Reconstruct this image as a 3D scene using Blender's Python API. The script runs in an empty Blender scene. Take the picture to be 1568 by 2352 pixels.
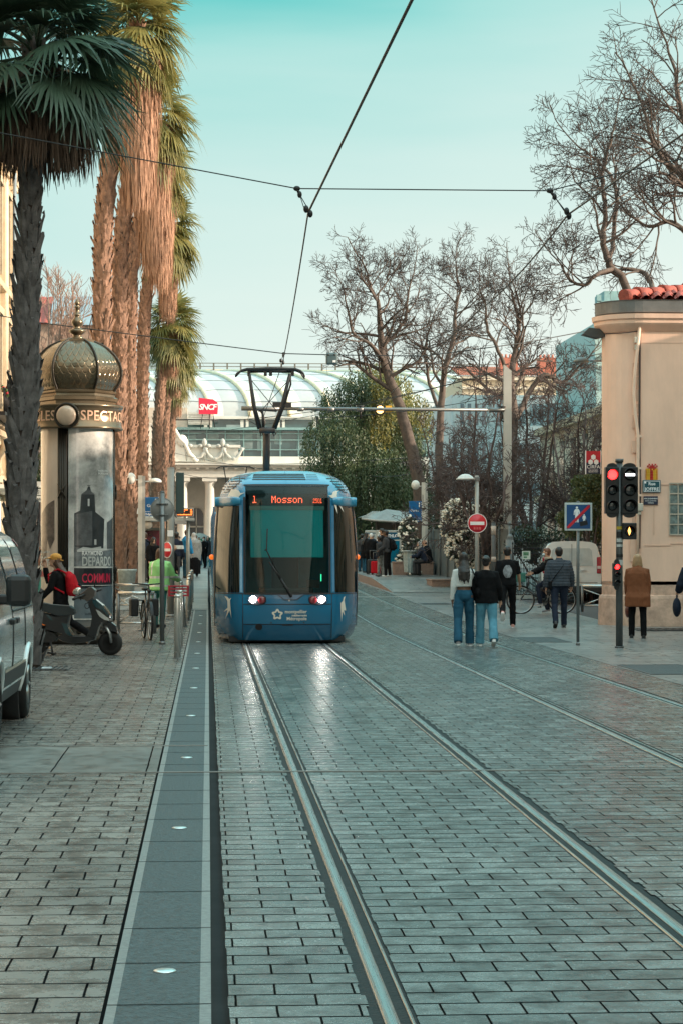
import bpy, bmesh, math, random
from mathutils import Vector as V, Matrix, noise, Euler
R = math.radians
random.seed(7)
sc = bpy.context.scene
COL = sc.collection
F, PX, PY, HC = 4900.0, 784.0, 1265.0, 1.68       # focal length and principal point in picture units, eye height
YAW = math.atan(306 / 4900)
CA, SA = math.cos(YAW), math.sin(YAW)
GZ = [(-400, 0), (43, 0), (48, .03), (60, .17), (72, .32), (86, .46), (107, .55), (140, .6), (900, .6)]
def gz(y):
    for (a, za), (b, zb) in zip(GZ, GZ[1:]):
        if y <= b: return za + (zb - za) * max(0, y - a) / (b - a)
    return GZ[-1][1]
def W(x, y, d):
    """the place at distance d (m) along the view that the picture position (x, y) shows"""
    c = (x - PX) / F * d
    return V((c * CA + d * SA, -c * SA + d * CA, HC + (PY - y) / F * d))
def WX(x, Y):
    """street x at street distance Y"""
    t = (x - PX) / F
    return Y * (t * CA + SA) / (CA - t * SA)
def WZ(y, d): return HC + (PY - y) / F * d
def G(x, y, lift=0):
    d = 20.0
    for _ in range(30):
        p = W(x, y, d); d = F * (HC - gz(p.y) - lift) / (y - PY)
    p = W(x, y, d); p.z = gz(p.y) + lift
    return p

# ---------------------------------------------------------------- materials
MATS = {}
def lin(c):
    """sRGB 0-255 triple to linear"""
    return tuple((v / 255 / 12.92 if v / 255 <= .04045 else ((v / 255 + .055) / 1.055) ** 2.4) for v in c)
def newmat(name):
    m = bpy.data.materials.new(name); m.use_nodes = True
    nt = m.node_tree; nt.nodes.clear()
    out = nt.nodes.new('ShaderNodeOutputMaterial')
    return m, nt, out
def N(nt, t, **kw):
    n = nt.nodes.new(t)
    for k, v in kw.items():
        if k.startswith('i_'): n.inputs[k[2:].replace('_', ' ')].default_value = v
        else: setattr(n, k, v)
    return n
def M(name, col, rough=.6, metal=0., var=.18, vs=3., bump=0., bs=30., coat=0., emit=0., ecol=None, spec=.5, tint=None, rv=.0, stretch=None, trans=0.):
    """a surface with broad colour variation, fine grain and an optional bump"""
    if name in MATS: return MATS[name]
    m, nt, out = newmat(name); L = nt.links
    b = N(nt, 'ShaderNodeBsdfPrincipled')
    b.inputs['Roughness'].default_value = rough; b.inputs['Metallic'].default_value = metal
    b.inputs['Coat Weight'].default_value = coat; b.inputs['Coat Roughness'].default_value = .05
    b.inputs['Specular IOR Level'].default_value = spec
    L.new(b.outputs[0], out.inputs[0])
    geo = N(nt, 'ShaderNodeNewGeometry')
    src = geo.outputs['Position']
    if stretch:
        mp = N(nt, 'ShaderNodeMapping'); mp.inputs['Scale'].default_value = stretch
        L.new(src, mp.inputs[0]); src = mp.outputs[0]
    n1 = N(nt, 'ShaderNodeTexNoise'); n1.inputs['Scale'].default_value = vs; n1.inputs['Detail'].default_value = 6; n1.inputs['Roughness'].default_value = .65
    L.new(src, n1.inputs['Vector'])
    rp = N(nt, 'ShaderNodeValToRGB')
    c1 = [max(0, v * (1 - var)) for v in col]
    c2 = [min(1, v * (1 + var)) for v in (tint or col)]
    rp.color_ramp.elements[0].position = .3; rp.color_ramp.elements[0].color = (*c1, 1)
    rp.color_ramp.elements[1].position = .7; rp.color_ramp.elements[1].color = (*c2, 1)
    L.new(n1.outputs['Fac'], rp.inputs[0]); L.new(rp.outputs[0], b.inputs['Base Color'])
    if rv:
        mr = N(nt, 'ShaderNodeMapRange'); mr.inputs['To Min'].default_value = max(.02, rough - rv); mr.inputs['To Max'].default_value = min(1, rough + rv)
        L.new(n1.outputs['Fac'], mr.inputs[0]); L.new(mr.outputs[0], b.inputs['Roughness'])
    if bump:
        n2 = N(nt, 'ShaderNodeTexNoise'); n2.inputs['Scale'].default_value = bs; n2.inputs['Detail'].default_value = 4
        L.new(src, n2.inputs['Vector'])
        bp = N(nt, 'ShaderNodeBump'); bp.inputs['Strength'].default_value = bump; bp.inputs['Distance'].default_value = .02
        L.new(n2.outputs['Fac'], bp.inputs['Height']); L.new(bp.outputs[0], b.inputs['Normal'])
    if emit:
        b.inputs['Emission Color'].default_value = (*(ecol or col), 1); b.inputs['Emission Strength'].default_value = emit
    if trans:
        b.inputs['Subsurface Weight'].default_value = 0
        tr = N(nt, 'ShaderNodeBsdfTranslucent'); L.new(rp.outputs[0], tr.inputs[0])
        mx = N(nt, 'ShaderNodeMixShader'); mx.inputs[0].default_value = trans
        L.new(b.outputs[0], mx.inputs[1]); L.new(tr.outputs[0], mx.inputs[2]); L.new(mx.outputs[0], out.inputs[0])
    MATS[name] = m
    return m
def glassmat(name, tint, alpha, rough=.02, ior=1.5):
    """tinted pane: lets part of the light through, mirrors by angle"""
    if name in MATS: return MATS[name]
    m, nt, out = newmat(name); L = nt.links
    t = N(nt, 'ShaderNodeBsdfTransparent'); t.inputs[0].default_value = (*[v * alpha for v in tint], 1)
    g = N(nt, 'ShaderNodeBsdfGlossy'); g.inputs['Roughness'].default_value = rough; g.inputs[0].default_value = (.95, 1, 1, 1)
    f = N(nt, 'ShaderNodeFresnel'); f.inputs[0].default_value = ior
    n = N(nt, 'ShaderNodeTexNoise'); n.inputs['Scale'].default_value = .9; n.inputs['Detail'].default_value = 1
    bp = N(nt, 'ShaderNodeBump'); bp.inputs['Strength'].default_value = .06; bp.inputs['Distance'].default_value = .1
    geo = N(nt, 'ShaderNodeNewGeometry'); L.new(geo.outputs['Position'], n.inputs['Vector'])
    L.new(n.outputs['Fac'], bp.inputs['Height']); L.new(bp.outputs[0], g.inputs['Normal']); L.new(bp.outputs[0], f.inputs['Normal'])
    mx = N(nt, 'ShaderNodeMixShader'); L.new(f.outputs[0], mx.inputs[0]); L.new(t.outputs[0], mx.inputs[1]); L.new(g.outputs[0], mx.inputs[2])
    L.new(mx.outputs[0], out.inputs[0]); MATS[name] = m
    return m

# ---------------------------------------------------------------- mesh builder
def basis(z):
    z = z.normalized(); a = V((0, 0, 1)) if abs(z.z) < .95 else V((1, 0, 0))
    x = a.cross(z).normalized(); return x, z.cross(x), z
class MB:
    def __init__(s): s.v = []; s.f = []; s.m = []; s.sm = []
    def face(s, idx, m=0, sm=False): s.f.append(tuple(idx)); s.m.append(m); s.sm.append(sm)
    def poly(s, pts, m=0):
        n = len(s.v); s.v += [tuple(p) for p in pts]; s.face(range(n, n + len(pts)), m); return s
    def box(s, a, b, m=0, rot=None, bev=0.):
        """box between two opposite corners; rot turns it about its centre"""
        a, b = V(a), V(b); lo = V((min(a[i], b[i]) for i in range(3))); hi = V((max(a[i], b[i]) for i in range(3)))
        c = (lo + hi) / 2; h = (hi - lo) / 2
        n = len(s.v)
        if bev > 0:
            bev = min(bev, min(h) * .9)
            bm = bmesh.new(); bmesh.ops.create_cube(bm, size=1)
            for q in bm.verts: q.co = V((q.co.x * 2 * h.x, q.co.y * 2 * h.y, q.co.z * 2 * h.z))
            bmesh.ops.bevel(bm, geom=bm.edges[:], offset=bev, segments=2, affect='EDGES', profile=.5)
            bm.verts.ensure_lookup_table()
            for q in bm.verts: s.v.append(tuple((rot @ q.co if rot else q.co) + c))
            for q in bm.faces: s.face([n + w.index for w in q.verts], m)
            bm.free(); return s
        for dx, dy, dz in ((-1,-1,-1),(1,-1,-1),(1,1,-1),(-1,1,-1),(-1,-1,1),(1,-1,1),(1,1,1),(-1,1,1)):
            q = V((dx * h.x, dy * h.y, dz * h.z))
            s.v.append(tuple((rot @ q if rot else q) + c))
        for q in ((0,3,2,1),(4,5,6,7),(0,1,5,4),(1,2,6,5),(2,3,7,6),(3,0,4,7)): s.face([n + i for i in q], m)
        return s
    def tube(s, pts, r, n=8, m=0, caps=True, sm=True, rr=None, up=None):
        """swept tube; r a number or list; rr = second radius (list) for an elliptic section; up fixes the section's first axis"""
        pts = [V(p) for p in pts]; k = len(pts)
        rs = r if isinstance(r, (list, tuple)) else [r] * k
        r2 = rr if rr is not None else rs
        base = len(s.v); px = None
        for i, p in enumerate(pts):
            t = (pts[min(i + 1, k - 1)] - pts[max(i - 1, 0)])
            if t.length < 1e-9: t = V((0, 0, 1))
            t.normalize()
            if up is not None:
                x = (up - t * up.dot(t)); x = x.normalized() if x.length > 1e-6 else basis(t)[0]
            elif px is None: x = basis(t)[0]
            else:
                x = px - t * px.dot(t); x = x.normalized() if x.length > 1e-6 else basis(t)[0]
            px = x; y = t.cross(x)
            for j in range(n):
                a = 2 * math.pi * j / n
                s.v.append(tuple(p + x * (math.cos(a) * rs[i]) + y * (math.sin(a) * r2[i])))
        for i in range(k - 1):
            for j in range(n):
                a = base + i * n + j; b = base + i * n + (j + 1) % n
                s.face((a, b, b + n, a + n), m, sm)
        if caps:
            s.face([base + j for j in range(n)][::-1], m); s.face([base + (k - 1) * n + j for j in range(n)], m)
        return s
    def lathe(s, prof, n=24, c=(0, 0, 0), m=0, sm=True, sides=None, a0=0., a1=2 * math.pi, axis=None):
        """profile of (radius, height) turned about an upright axis through c; axis = (x, y, z) vectors for another attitude"""
        c = V(c); base = len(s.v); X, Y, Z = axis or (V((1, 0, 0)), V((0, 1, 0)), V((0, 0, 1)))
        full = abs(a1 - a0 - 2 * math.pi) < 1e-6; cols = n if full else n + 1
        for r, z in prof:
            for j in range(cols):
                a = a0 + (a1 - a0) * j / n
                s.v.append(tuple(c + X * (r * math.cos(a)) + Y * (r * math.sin(a)) + Z * z))
        for i in range(len(prof) - 1):
            for j in range(n):
                j2 = (j + 1) % cols
                s.face((base + i * cols + j, base + i * cols + j2, base + (i + 1) * cols + j2, base + (i + 1) * cols + j), m, sm)
        if full:
            if prof[0][0] > 1e-6: s.face([base + j for j in range(n)][::-1], m)
            if prof[-1][0] > 1e-6: s.face([base + (len(prof) - 1) * cols + j for j in range(n)], m)
        return s
    def ell(s, c, r, m=0, nu=12, nv=8, rot=None):
        c = V(c); r = V(r) if hasattr(r, '__len__') else V((r, r, r)); base = len(s.v)
        for i in range(nv + 1):
            t = math.pi * i / nv
            for j in range(nu):
                a = 2 * math.pi * j / nu
                q = V((r.x * math.sin(t) * math.cos(a), r.y * math.sin(t) * math.sin(a), -r.z * math.cos(t)))
                s.v.append(tuple(c + (rot @ q if rot else q)))
        for i in range(nv):
            for j in range(nu):
                a = base + i * nu + j; b = base + i * nu + (j + 1) % nu
                s.face((a, b, b + nu, a + nu), m, True)
        return s
    def prism(s, pts, vec, m=0, side=None):
        """flat outline pushed along vec"""
        n = len(s.v); k = len(pts); vec = V(vec); pts = [V(p) for p in pts]
        s.v += [tuple(p) for p in pts] + [tuple(p + vec) for p in pts]
        s.face(list(range(n, n + k))[::-1], m); s.face(range(n + k, n + 2 * k), m)
        for i in range(k):
            j = (i + 1) % k; s.face((n + i, n + j, n + k + j, n + k + i), m if side is None else side)
        return s
    def grid(s, rows, m=0, sm=True, flip=False, mf=None):
        n = len(s.v); k = len(rows[0])
        for r in rows: s.v += [tuple(p) for p in r]
        for i in range(len(rows) - 1):
            for j in range(k - 1):
                q = (n + i * k + j, n + i * k + j + 1, n + (i + 1) * k + j + 1, n + (i + 1) * k + j)
                s.face(q[::-1] if flip else q, mf(i, j) if mf else m, sm)
        return s
    def move(s, start, mat):
        for i in range(start, len(s.v)): s.v[i] = tuple(mat @ V(s.v[i]))
    def mesh(s, name, mats):
        me = bpy.data.meshes.new(name)
        me.from_pydata(s.v, [], s.f)
        mats = mats if isinstance(mats, (list, tuple)) else [mats]
        for q in mats: me.materials.append(q)
        me.polygons.foreach_set('material_index', s.m); me.polygons.foreach_set('use_smooth', s.sm)
        me.update(); return me
    def build(s, name, mats, parent=None, fix=False):
        me = s.mesh(name, mats)
        if fix:
            bm = bmesh.new(); bm.from_mesh(me); bmesh.ops.recalc_face_normals(bm, faces=bm.faces); bm.to_mesh(me); bm.free()
        o = bpy.data.objects.new(name, me); COL.objects.link(o)
        if parent: o.parent = parent
        return o
def tag(o, label, cat, group=None, kind=None):
    o['label'] = label; o['category'] = cat
    if group: o['group'] = group
    if kind: o['kind'] = kind
    return o
def thing(name, label, cat, loc=(0, 0, 0), rz=0., group=None):
    o = bpy.data.objects.new(name, None); COL.objects.link(o); o.empty_display_size = .2
    o.location = loc; o.rotation_euler = (0, 0, rz)
    return tag(o, label, cat, group)
def struct(o): o['kind'] = 'structure'; return o
def dup(root, loc, rz=None, scale=None, label=None):
    r = root.copy(); COL.objects.link(r); r.location = loc
    if rz is not None: r.rotation_euler = (root.rotation_euler.x, root.rotation_euler.y, rz)
    if scale: r.scale = (scale,) * 3
    if label: r['label'] = label
    for ch in list(root.children):
        c = ch.copy(); COL.objects.link(c); c.parent = r
        for g in list(ch.children):
            d = g.copy(); COL.objects.link(d); d.parent = c
    return r
def evalmesh(o):
    dg = bpy.context.evaluated_depsgraph_get()
    return bpy.data.meshes.new_from_object(o.evaluated_get(dg))
FONT_CACHE = {}
def textmesh(body, size, ext=.004, bold=0., space=1., align='CENTER'):
    k = (body, size, ext, bold, space, align)
    if k in FONT_CACHE: return FONT_CACHE[k]
    cu = bpy.data.curves.new('lettering', 'FONT'); cu.body = body; cu.size = size; cu.extrude = ext; cu.offset = bold
    cu.align_x = align; cu.align_y = 'CENTER'; cu.space_character = space; cu.resolution_u = 3
    o = bpy.data.objects.new('tmp', cu); COL.objects.link(o)
    me = evalmesh(o); bpy.data.objects.remove(o); FONT_CACHE[k] = me
    return me
def text(body, size, mat, loc, parent=None, rot=None, ext=.004, bold=0., space=1., align='CENTER', sx=1., name='lettering', warp=None):
    """lettering standing upright facing -Y unless rot (a Matrix) says otherwise"""
    me = textmesh(body, size, ext, bold, space, align).copy()
    me.materials.clear(); me.materials.append(mat)
    base = Matrix(((1, 0, 0), (0, 0, -1), (0, 1, 0)))
    for q in me.vertices:
        p = base @ V((q.co.x * sx, q.co.y, q.co.z))
        if warp: p = warp(p)
        q.co = p
    o = bpy.data.objects.new(name, me); COL.objects.link(o)
    o.location = loc
    if rot is not None: o.rotation_euler = rot.to_euler()
    if parent: o.parent = parent
    return o
def bake(mb, name, mats, parent=None, voxel=.02, smooth=3, fold=0., fs=9., seed=0, keep=None):
    """close the pieces of mb into one continuous skin; fold = depth of cloth creases"""
    me = mb.mesh(name, mats)
    o = bpy.data.objects.new(name, me); COL.objects.link(o)
    a = o.modifiers.new('r', 'REMESH'); a.mode = 'VOXEL'; a.voxel_size = voxel; a.use_smooth_shade = True
    b = o.modifiers.new('s', 'SMOOTH'); b.factor = .5; b.iterations = smooth
    me2 = evalmesh(o); bpy.data.objects.remove(o); bpy.data.meshes.remove(me)
    me2.name = name
    if not me2.materials:
        for q in (mats if isinstance(mats, (list, tuple)) else [mats]): me2.materials.append(q)
    if fold:
        ns = [q.normal.copy() for q in me2.vertices]
        for q, nn in zip(me2.vertices, ns):
            p = q.co * fs; p = V((p.x + seed * 3.1, p.y, p.z * .75))
            w = noise.noise(p) + .5 * noise.noise(p * 2.1)
            r = 1 - abs(noise.noise(p * 1.3 + V((5, 5, 5)))) * 2
            q.co = q.co + nn * (fold * (w * .6 + r * .45))
    me2.polygons.foreach_set('use_smooth', [True] * len(me2.polygons))
    o = bpy.data.objects.new(name, me2); COL.objects.link(o)
    if parent: o.parent = parent
    return o
# ---------------------------------------------------------------- world, sun, camera
SUN_EL, SUN_AZ = 13.5, 101.0          # azimuth clockwise from +Y: low, behind the trees on the garden side
w = bpy.data.worlds.new("World"); sc.world = w; w.use_nodes = True
nt = w.node_tree; nt.nodes.clear(); L = nt.links
wo = N(nt, 'ShaderNodeOutputWorld'); bg = N(nt, 'ShaderNodeBackground')
sky = N(nt, 'ShaderNodeTexSky'); sky.sky_type = 'NISHITA'; sky.sun_disc = False
sky.sun_elevation = R(SUN_EL); sky.sun_rotation = R(SUN_AZ); sky.air_density = 1.0; sky.dust_density = .6; sky.ozone_density = 3.
tc = N(nt, 'ShaderNodeTexCoord'); sp = N(nt, 'ShaderNodeSeparateXYZ'); L.new(tc.outputs['Generated'], sp.inputs[0])
# winter haze whitening towards the horizon, teal overhead, thin veils of cirrus
nz = N(nt, 'ShaderNodeTexNoise'); nz.inputs['Scale'].default_value = 3.; nz.inputs['Detail'].default_value = 4
mp = N(nt, 'ShaderNodeMapping'); mp.inputs['Scale'].default_value = (1, 1, 7); L.new(tc.outputs['Generated'], mp.inputs[0]); L.new(mp.outputs[0], nz.inputs['Vector'])
ma = N(nt, 'ShaderNodeMath', operation='MULTIPLY_ADD'); L.new(nz.outputs['Fac'], ma.inputs[0]); ma.inputs[1].default_value = .11
ad = N(nt, 'ShaderNodeMath', operation='MULTIPLY_ADD'); L.new(sp.outputs['X'], ad.inputs[0]); ad.inputs[1].default_value = -.22; L.new(sp.outputs['Z'], ad.inputs[2])
sb = N(nt, 'ShaderNodeMath', operation='SUBTRACT'); L.new(ad.outputs[0], sb.inputs[0]); sb.inputs[1].default_value = .045
L.new(sb.outputs[0], ma.inputs[2])
rp = N(nt, 'ShaderNodeValToRGB'); cr = rp.color_ramp
stops = [(0., (240, 240, 230)), (.08, (226, 239, 231)), (.18, (200, 230, 224)), (.235, (164, 220, 214)), (.278, (100, 202, 198)), (.36, (150, 212, 210)), (1., (165, 205, 215))]
for i, (p, c) in enumerate(stops):
    e = cr.elements[i] if i < 2 else cr.elements.new(p)
    e.position = p; e.color = (*lin(c), 1)
L.new(ma.outputs[0], rp.inputs[0])
mx = N(nt, 'ShaderNodeMix', data_type='RGBA'); mx.inputs[0].default_value = .95
sm = N(nt, 'ShaderNodeVectorMath', operation='SCALE'); sm.inputs['Scale'].default_value = .1; L.new(sky.outputs[0], sm.inputs[0])
L.new(sm.outputs[0], mx.inputs[6]); L.new(rp.outputs[0], mx.inputs[7])
# brighter overhead, warm glow round the low sun
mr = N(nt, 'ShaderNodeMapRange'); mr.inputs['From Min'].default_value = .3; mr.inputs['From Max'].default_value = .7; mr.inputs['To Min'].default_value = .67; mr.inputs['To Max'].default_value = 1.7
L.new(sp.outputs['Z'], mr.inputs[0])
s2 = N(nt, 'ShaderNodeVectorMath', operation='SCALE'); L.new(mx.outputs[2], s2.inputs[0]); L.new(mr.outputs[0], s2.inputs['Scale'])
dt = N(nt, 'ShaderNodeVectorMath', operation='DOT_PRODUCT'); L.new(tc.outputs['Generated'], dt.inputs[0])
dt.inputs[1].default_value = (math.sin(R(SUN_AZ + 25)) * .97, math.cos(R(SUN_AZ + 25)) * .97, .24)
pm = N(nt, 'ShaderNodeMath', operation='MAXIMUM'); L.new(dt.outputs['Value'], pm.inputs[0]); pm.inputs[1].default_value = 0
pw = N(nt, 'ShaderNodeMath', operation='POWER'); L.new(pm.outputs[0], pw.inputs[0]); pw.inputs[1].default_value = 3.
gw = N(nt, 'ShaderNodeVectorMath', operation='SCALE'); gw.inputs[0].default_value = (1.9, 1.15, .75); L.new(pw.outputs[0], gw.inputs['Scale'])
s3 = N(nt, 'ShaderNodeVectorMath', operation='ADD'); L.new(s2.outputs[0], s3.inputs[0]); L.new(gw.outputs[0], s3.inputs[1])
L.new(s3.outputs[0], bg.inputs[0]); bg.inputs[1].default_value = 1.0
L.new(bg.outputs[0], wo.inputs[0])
sl = bpy.data.lights.new('sun', 'SUN'); sl.energy = 5.0; sl.angle = R(.6); sl.color = (1, .80, .62)
so = bpy.data.objects.new('sun', sl); COL.objects.link(so)
az = R(SUN_AZ); sd = V((math.sin(az) * math.cos(R(SUN_EL)), math.cos(az) * math.cos(R(SUN_EL)), math.sin(R(SUN_EL))))
so.rotation_euler = (-sd).to_track_quat('-Z', 'Y').to_euler()
cd = bpy.data.cameras.new('camera'); co = bpy.data.objects.new('camera', cd); COL.objects.link(co); sc.camera = co
co.location = (0, 0, HC); co.rotation_euler = (R(90), 0, -YAW)
cd.sensor_fit = 'VERTICAL'; cd.sensor_height = 36; cd.sensor_width = 24; cd.lens = 36 * F / 2352
cd.shift_y = (PY - 1176) / 2352; cd.clip_start = .1; cd.clip_end = 3000
vs = sc.view_settings; vs.view_transform = 'Standard'; vs.look = 'None'; vs.exposure = 0.72; vs.gamma = 1

# ---------------------------------------------------------------- paving
def paving(name, bw, bh, cA, cB, joint, ms=.007, rough=(.22, .5), off=(0, 0), bump=.85, warp=.006, bias=0., freq=2):
    m, nt, out = newmat(name); L = nt.links
    b = N(nt, 'ShaderNodeBsdfPrincipled'); L.new(b.outputs[0], out.inputs[0])
    geo = N(nt, 'ShaderNodeNewGeometry')
    wn = N(nt, 'ShaderNodeTexNoise'); wn.inputs['Scale'].default_value = 2.3; wn.inputs['Detail'].default_value = 3; L.new(geo.outputs['Position'], wn.inputs['Vector'])
    ws = N(nt, 'ShaderNodeVectorMath', operation='MULTIPLY_ADD'); L.new(wn.outputs['Color'], ws.inputs[0]); ws.inputs[1].default_value = (warp * 2, warp * 2, 0); L.new(geo.outputs['Position'], ws.inputs[2])
    mp = N(nt, 'ShaderNodeMapping'); mp.inputs['Location'].default_value = (off[0], off[1], 0); L.new(ws.outputs[0], mp.inputs[0])
    br = N(nt, 'ShaderNodeTexBrick'); br.offset = .5; br.offset_frequency = freq; br.squash = 1
    br.inputs['Scale'].default_value = 1; br.inputs['Brick Width'].default_value = bw; br.inputs['Row Height'].default_value = bh
    br.inputs['Mortar Size'].default_value = ms; br.inputs['Mortar Smooth'].default_value = .35; br.inputs['Bias'].default_value = bias
    br.inputs['Color1'].default_value = (*cA, 1); br.inputs['Color2'].default_value = (*cB, 1); br.inputs['Mortar'].default_value = (*joint, 1)
    L.new(mp.outputs[0], br.inputs['Vector'])
    # blotches of wear and dark tyre film
    n1 = N(nt, 'ShaderNodeTexNoise'); n1.inputs['Scale'].default_value = 5.; n1.inputs['Detail'].default_value = 8; n1.inputs['Roughness'].default_value = .75; L.new(geo.outputs['Position'], n1.inputs['Vector'])
    n2 = N(nt, 'ShaderNodeTexNoise'); n2.inputs['Scale'].default_value = .5; n2.inputs['Detail'].default_value = 4; L.new(geo.outputs['Position'], n2.inputs['Vector'])
    n3 = N(nt, 'ShaderNodeTexNoise'); n3.inputs['Scale'].default_value = 38.; n3.inputs['Detail'].default_value = 5; n3.inputs['Roughness'].default_value = .7; L.new(geo.outputs['Position'], n3.inputs['Vector'])
    r1 = N(nt, 'ShaderNodeValToRGB'); r1.color_ramp.elements[0].position = .36; r1.color_ramp.elements[0].color = (.22, .22, .22, 1); r1.color_ramp.elements[1].position = .56; r1.color_ramp.elements[1].color = (1.2, 1.2, 1.2, 1); L.new(n1.outputs['Fac'], r1.inputs[0])
    m1 = N(nt, 'ShaderNodeMix', data_type='RGBA', blend_type='MULTIPLY'); m1.inputs[0].default_value = .8; L.new(br.outputs['Color'], m1.inputs[6]); L.new(r1.outputs[0], m1.inputs[7])
    r2 = N(nt, 'ShaderNodeValToRGB'); r2.color_ramp.elements[0].position = .3; r2.color_ramp.elements[0].color = (.6, .62, .62, 1); r2.color_ramp.elements[1].position = .68; r2.color_ramp.elements[1].color = (1.12, 1.1, 1.08, 1); L.new(n2.outputs['Fac'], r2.inputs[0])
    m2 = N(nt, 'ShaderNodeMix', data_type='RGBA', blend_type='MULTIPLY'); m2.inputs[0].default_value = 1; L.new(m1.outputs[2], m2.inputs[6]); L.new(r2.outputs[0], m2.inputs[7])
    sy = N(nt, 'ShaderNodeSeparateXYZ'); L.new(mp.outputs[0], sy.inputs[0])
    dv = N(nt, 'ShaderNodeMath', operation='DIVIDE'); L.new(sy.outputs['Y'], dv.inputs[0]); dv.inputs[1].default_value = bh
    fc = N(nt, 'ShaderNodeMath', operation='FRACT'); L.new(dv.outputs[0], fc.inputs[0])
    lt = N(nt, 'ShaderNodeMath', operation='LESS_THAN'); L.new(fc.outputs[0], lt.inputs[0]); lt.inputs[1].default_value = .014 / bh
    m3 = N(nt, 'ShaderNodeMix', data_type='RGBA'); L.new(lt.outputs[0], m3.inputs[0]); L.new(m2.outputs[2], m3.inputs[6]); m3.inputs[7].default_value = (*joint, 1)
    L.new(m3.outputs[2], b.inputs['Base Color'])
    rr = N(nt, 'ShaderNodeMapRange'); rr.inputs['From Min'].default_value = .3; rr.inputs['From Max'].default_value = .7; rr.inputs['To Min'].default_value = rough[0]; rr.inputs['To Max'].default_value = rough[1]
    L.new(n1.outputs['Fac'], rr.inputs[0])
    rx = N(nt, 'ShaderNodeMath', operation='MAXIMUM'); L.new(rr.outputs[0], rx.inputs[0])
    rj = N(nt, 'ShaderNodeMath', operation='MULTIPLY'); rj.inputs[1].default_value = .9; L.new(br.outputs['Fac'], rj.inputs[0]); L.new(rj.outputs[0], rx.inputs[1]); L.new(rx.outputs[0], b.inputs['Roughness'])
    sk = N(nt, 'ShaderNodeMath', operation='MULTIPLY_ADD'); L.new(br.outputs['Fac'], sk.inputs[0]); sk.inputs[1].default_value = -.5; jm = N(nt, 'ShaderNodeMath', operation='MAXIMUM'); L.new(br.outputs['Fac'], jm.inputs[0]); L.new(lt.outputs[0], jm.inputs[1]); L.new(jm.outputs[0], sk.inputs[0]); sk.inputs[2].default_value = .5; sk2 = N(nt, 'ShaderNodeMath', operation='MULTIPLY'); L.new(sk.outputs[0], sk2.inputs[0]); L.new(r1.outputs[0], sk2.inputs[1]); L.new(sk2.outputs[0], b.inputs['Specular IOR Level'])
    # height: joints sunk, each stone at its own level, worn faces
    sv = N(nt, 'ShaderNodeSeparateColor'); L.new(br.outputs['Color'], sv.inputs[0])
    h1 = N(nt, 'ShaderNodeMath', operation='MULTIPLY_ADD'); L.new(br.outputs['Fac'], h1.inputs[0]); h1.inputs[1].default_value = -1.3
    h2 = N(nt, 'ShaderNodeMath', operation='MULTIPLY_ADD'); L.new(n1.outputs['Fac'], h2.inputs[0]); h2.inputs[1].default_value = .9
    h3 = N(nt, 'ShaderNodeMath', operation='MULTIPLY'); L.new(n3.outputs['Fac'], h3.inputs[0]); h3.inputs[1].default_value = .35
    L.new(h3.outputs[0], h2.inputs[2]); L.new(h2.outputs[0], h1.inputs[2])
    bp = N(nt, 'ShaderNodeBump'); bp.inputs['Strength'].default_value = bump; bp.inputs['Distance'].default_value = .008
    L.new(h1.outputs[0], bp.inputs['Height']); L.new(bp.outputs[0], b.inputs['Normal'])
    MATS[name] = m; return m
P_LEFT = paving('sidewalk_stone', .34, .262, (.25, .232, .21), (.15, .143, .133), (.014, .015, .016), ms=.006, off=(.12, .05), rough=(.12, .41))
P_TRACK = paving('track_stone', .30, .197, (.21, .225, .215), (.105, .12, .115), (.014, .017, .017), ms=.0052, off=(.04, 0), rough=(.09, .37))
P_RIGHT = paving('plaza_slab', 1.1, .8, (.25, .235, .22), (.18, .175, .168), (.06, .06, .06), ms=.006, rough=(.22, .5), bump=.3)
P_BAND = paving('band_slab', 1.5, 1.05, (.26, .25, .235), (.2, .195, .185), (.02, .02, .02), ms=.006, off=(.6, .3), rough=(.25, .5))
GRAN = M('dark_granite', (.055, .075, .08), rough=.48, var=.9, vs=26, bump=.6, bs=60, rv=.25, spec=.3)
GRANL = M('granite_edge', (.22, .225, .215), rough=.4, var=.3, vs=30, bump=.2, bs=90)
SEAL = M('rail_seal', (.012, .013, .013), rough=.6, var=.5, vs=14, bump=.6, bs=50, spec=.25)
STEEL = M('rail_steel', (.40, .44, .44), rough=.28, metal=1, var=.2, vs=4, rv=.1, stretch=(30, .5, 1), bump=.05, bs=8)
STEELD = M('rail_groove', (.03, .025, .02), rough=.7, var=.4, vs=12)
EARTH = M('ground_bed', (.03, .03, .028), rough=.95, var=.3)
ASPH = M('asphalt', (.07, .07, .07), rough=.85, var=.3, vs=6, bump=.3, bs=90)
BRK = sorted(set([-30, 0, 43, 48, 60, 72, 86, 107, 140, 300]))
def ys(y0, y1): return [y0] + [y for y in BRK if y0 < y < y1] + [y1]
def sheet(mb, x0, x1, y0, y1, dz, m=0):
    q = ys(y0, y1)
    mb.grid([[(x0, y, gz(y) + dz), (x1, y, gz(y) + dz)] for y in q], m, sm=False)
def jag(mb, x0, x1, y0, y1, j0, j1, step, dz, m=0, seed=0):
    """sheet whose long edges step in and out stone by stone (j = how far)"""
    rnd = random.Random(seed); y = y0
    while y < y1 - 1e-6:
        e = min(y + step, y1); a = x0 + rnd.uniform(-j0, j0); b = x1 + rnd.uniform(-j1, j1)
        n = len(mb.v); mb.v += [(a, y, gz(y) + dz), (b, y, gz(y) + dz), (b, e, gz(e) + dz), (a, e, gz(e) + dz)]; mb.face((n, n + 1, n + 2, n + 3), m); y = e
mb = MB(); q = [-60, 0, 43, 48, 60, 72, 86, 107, 140, 300, 2500]
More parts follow.
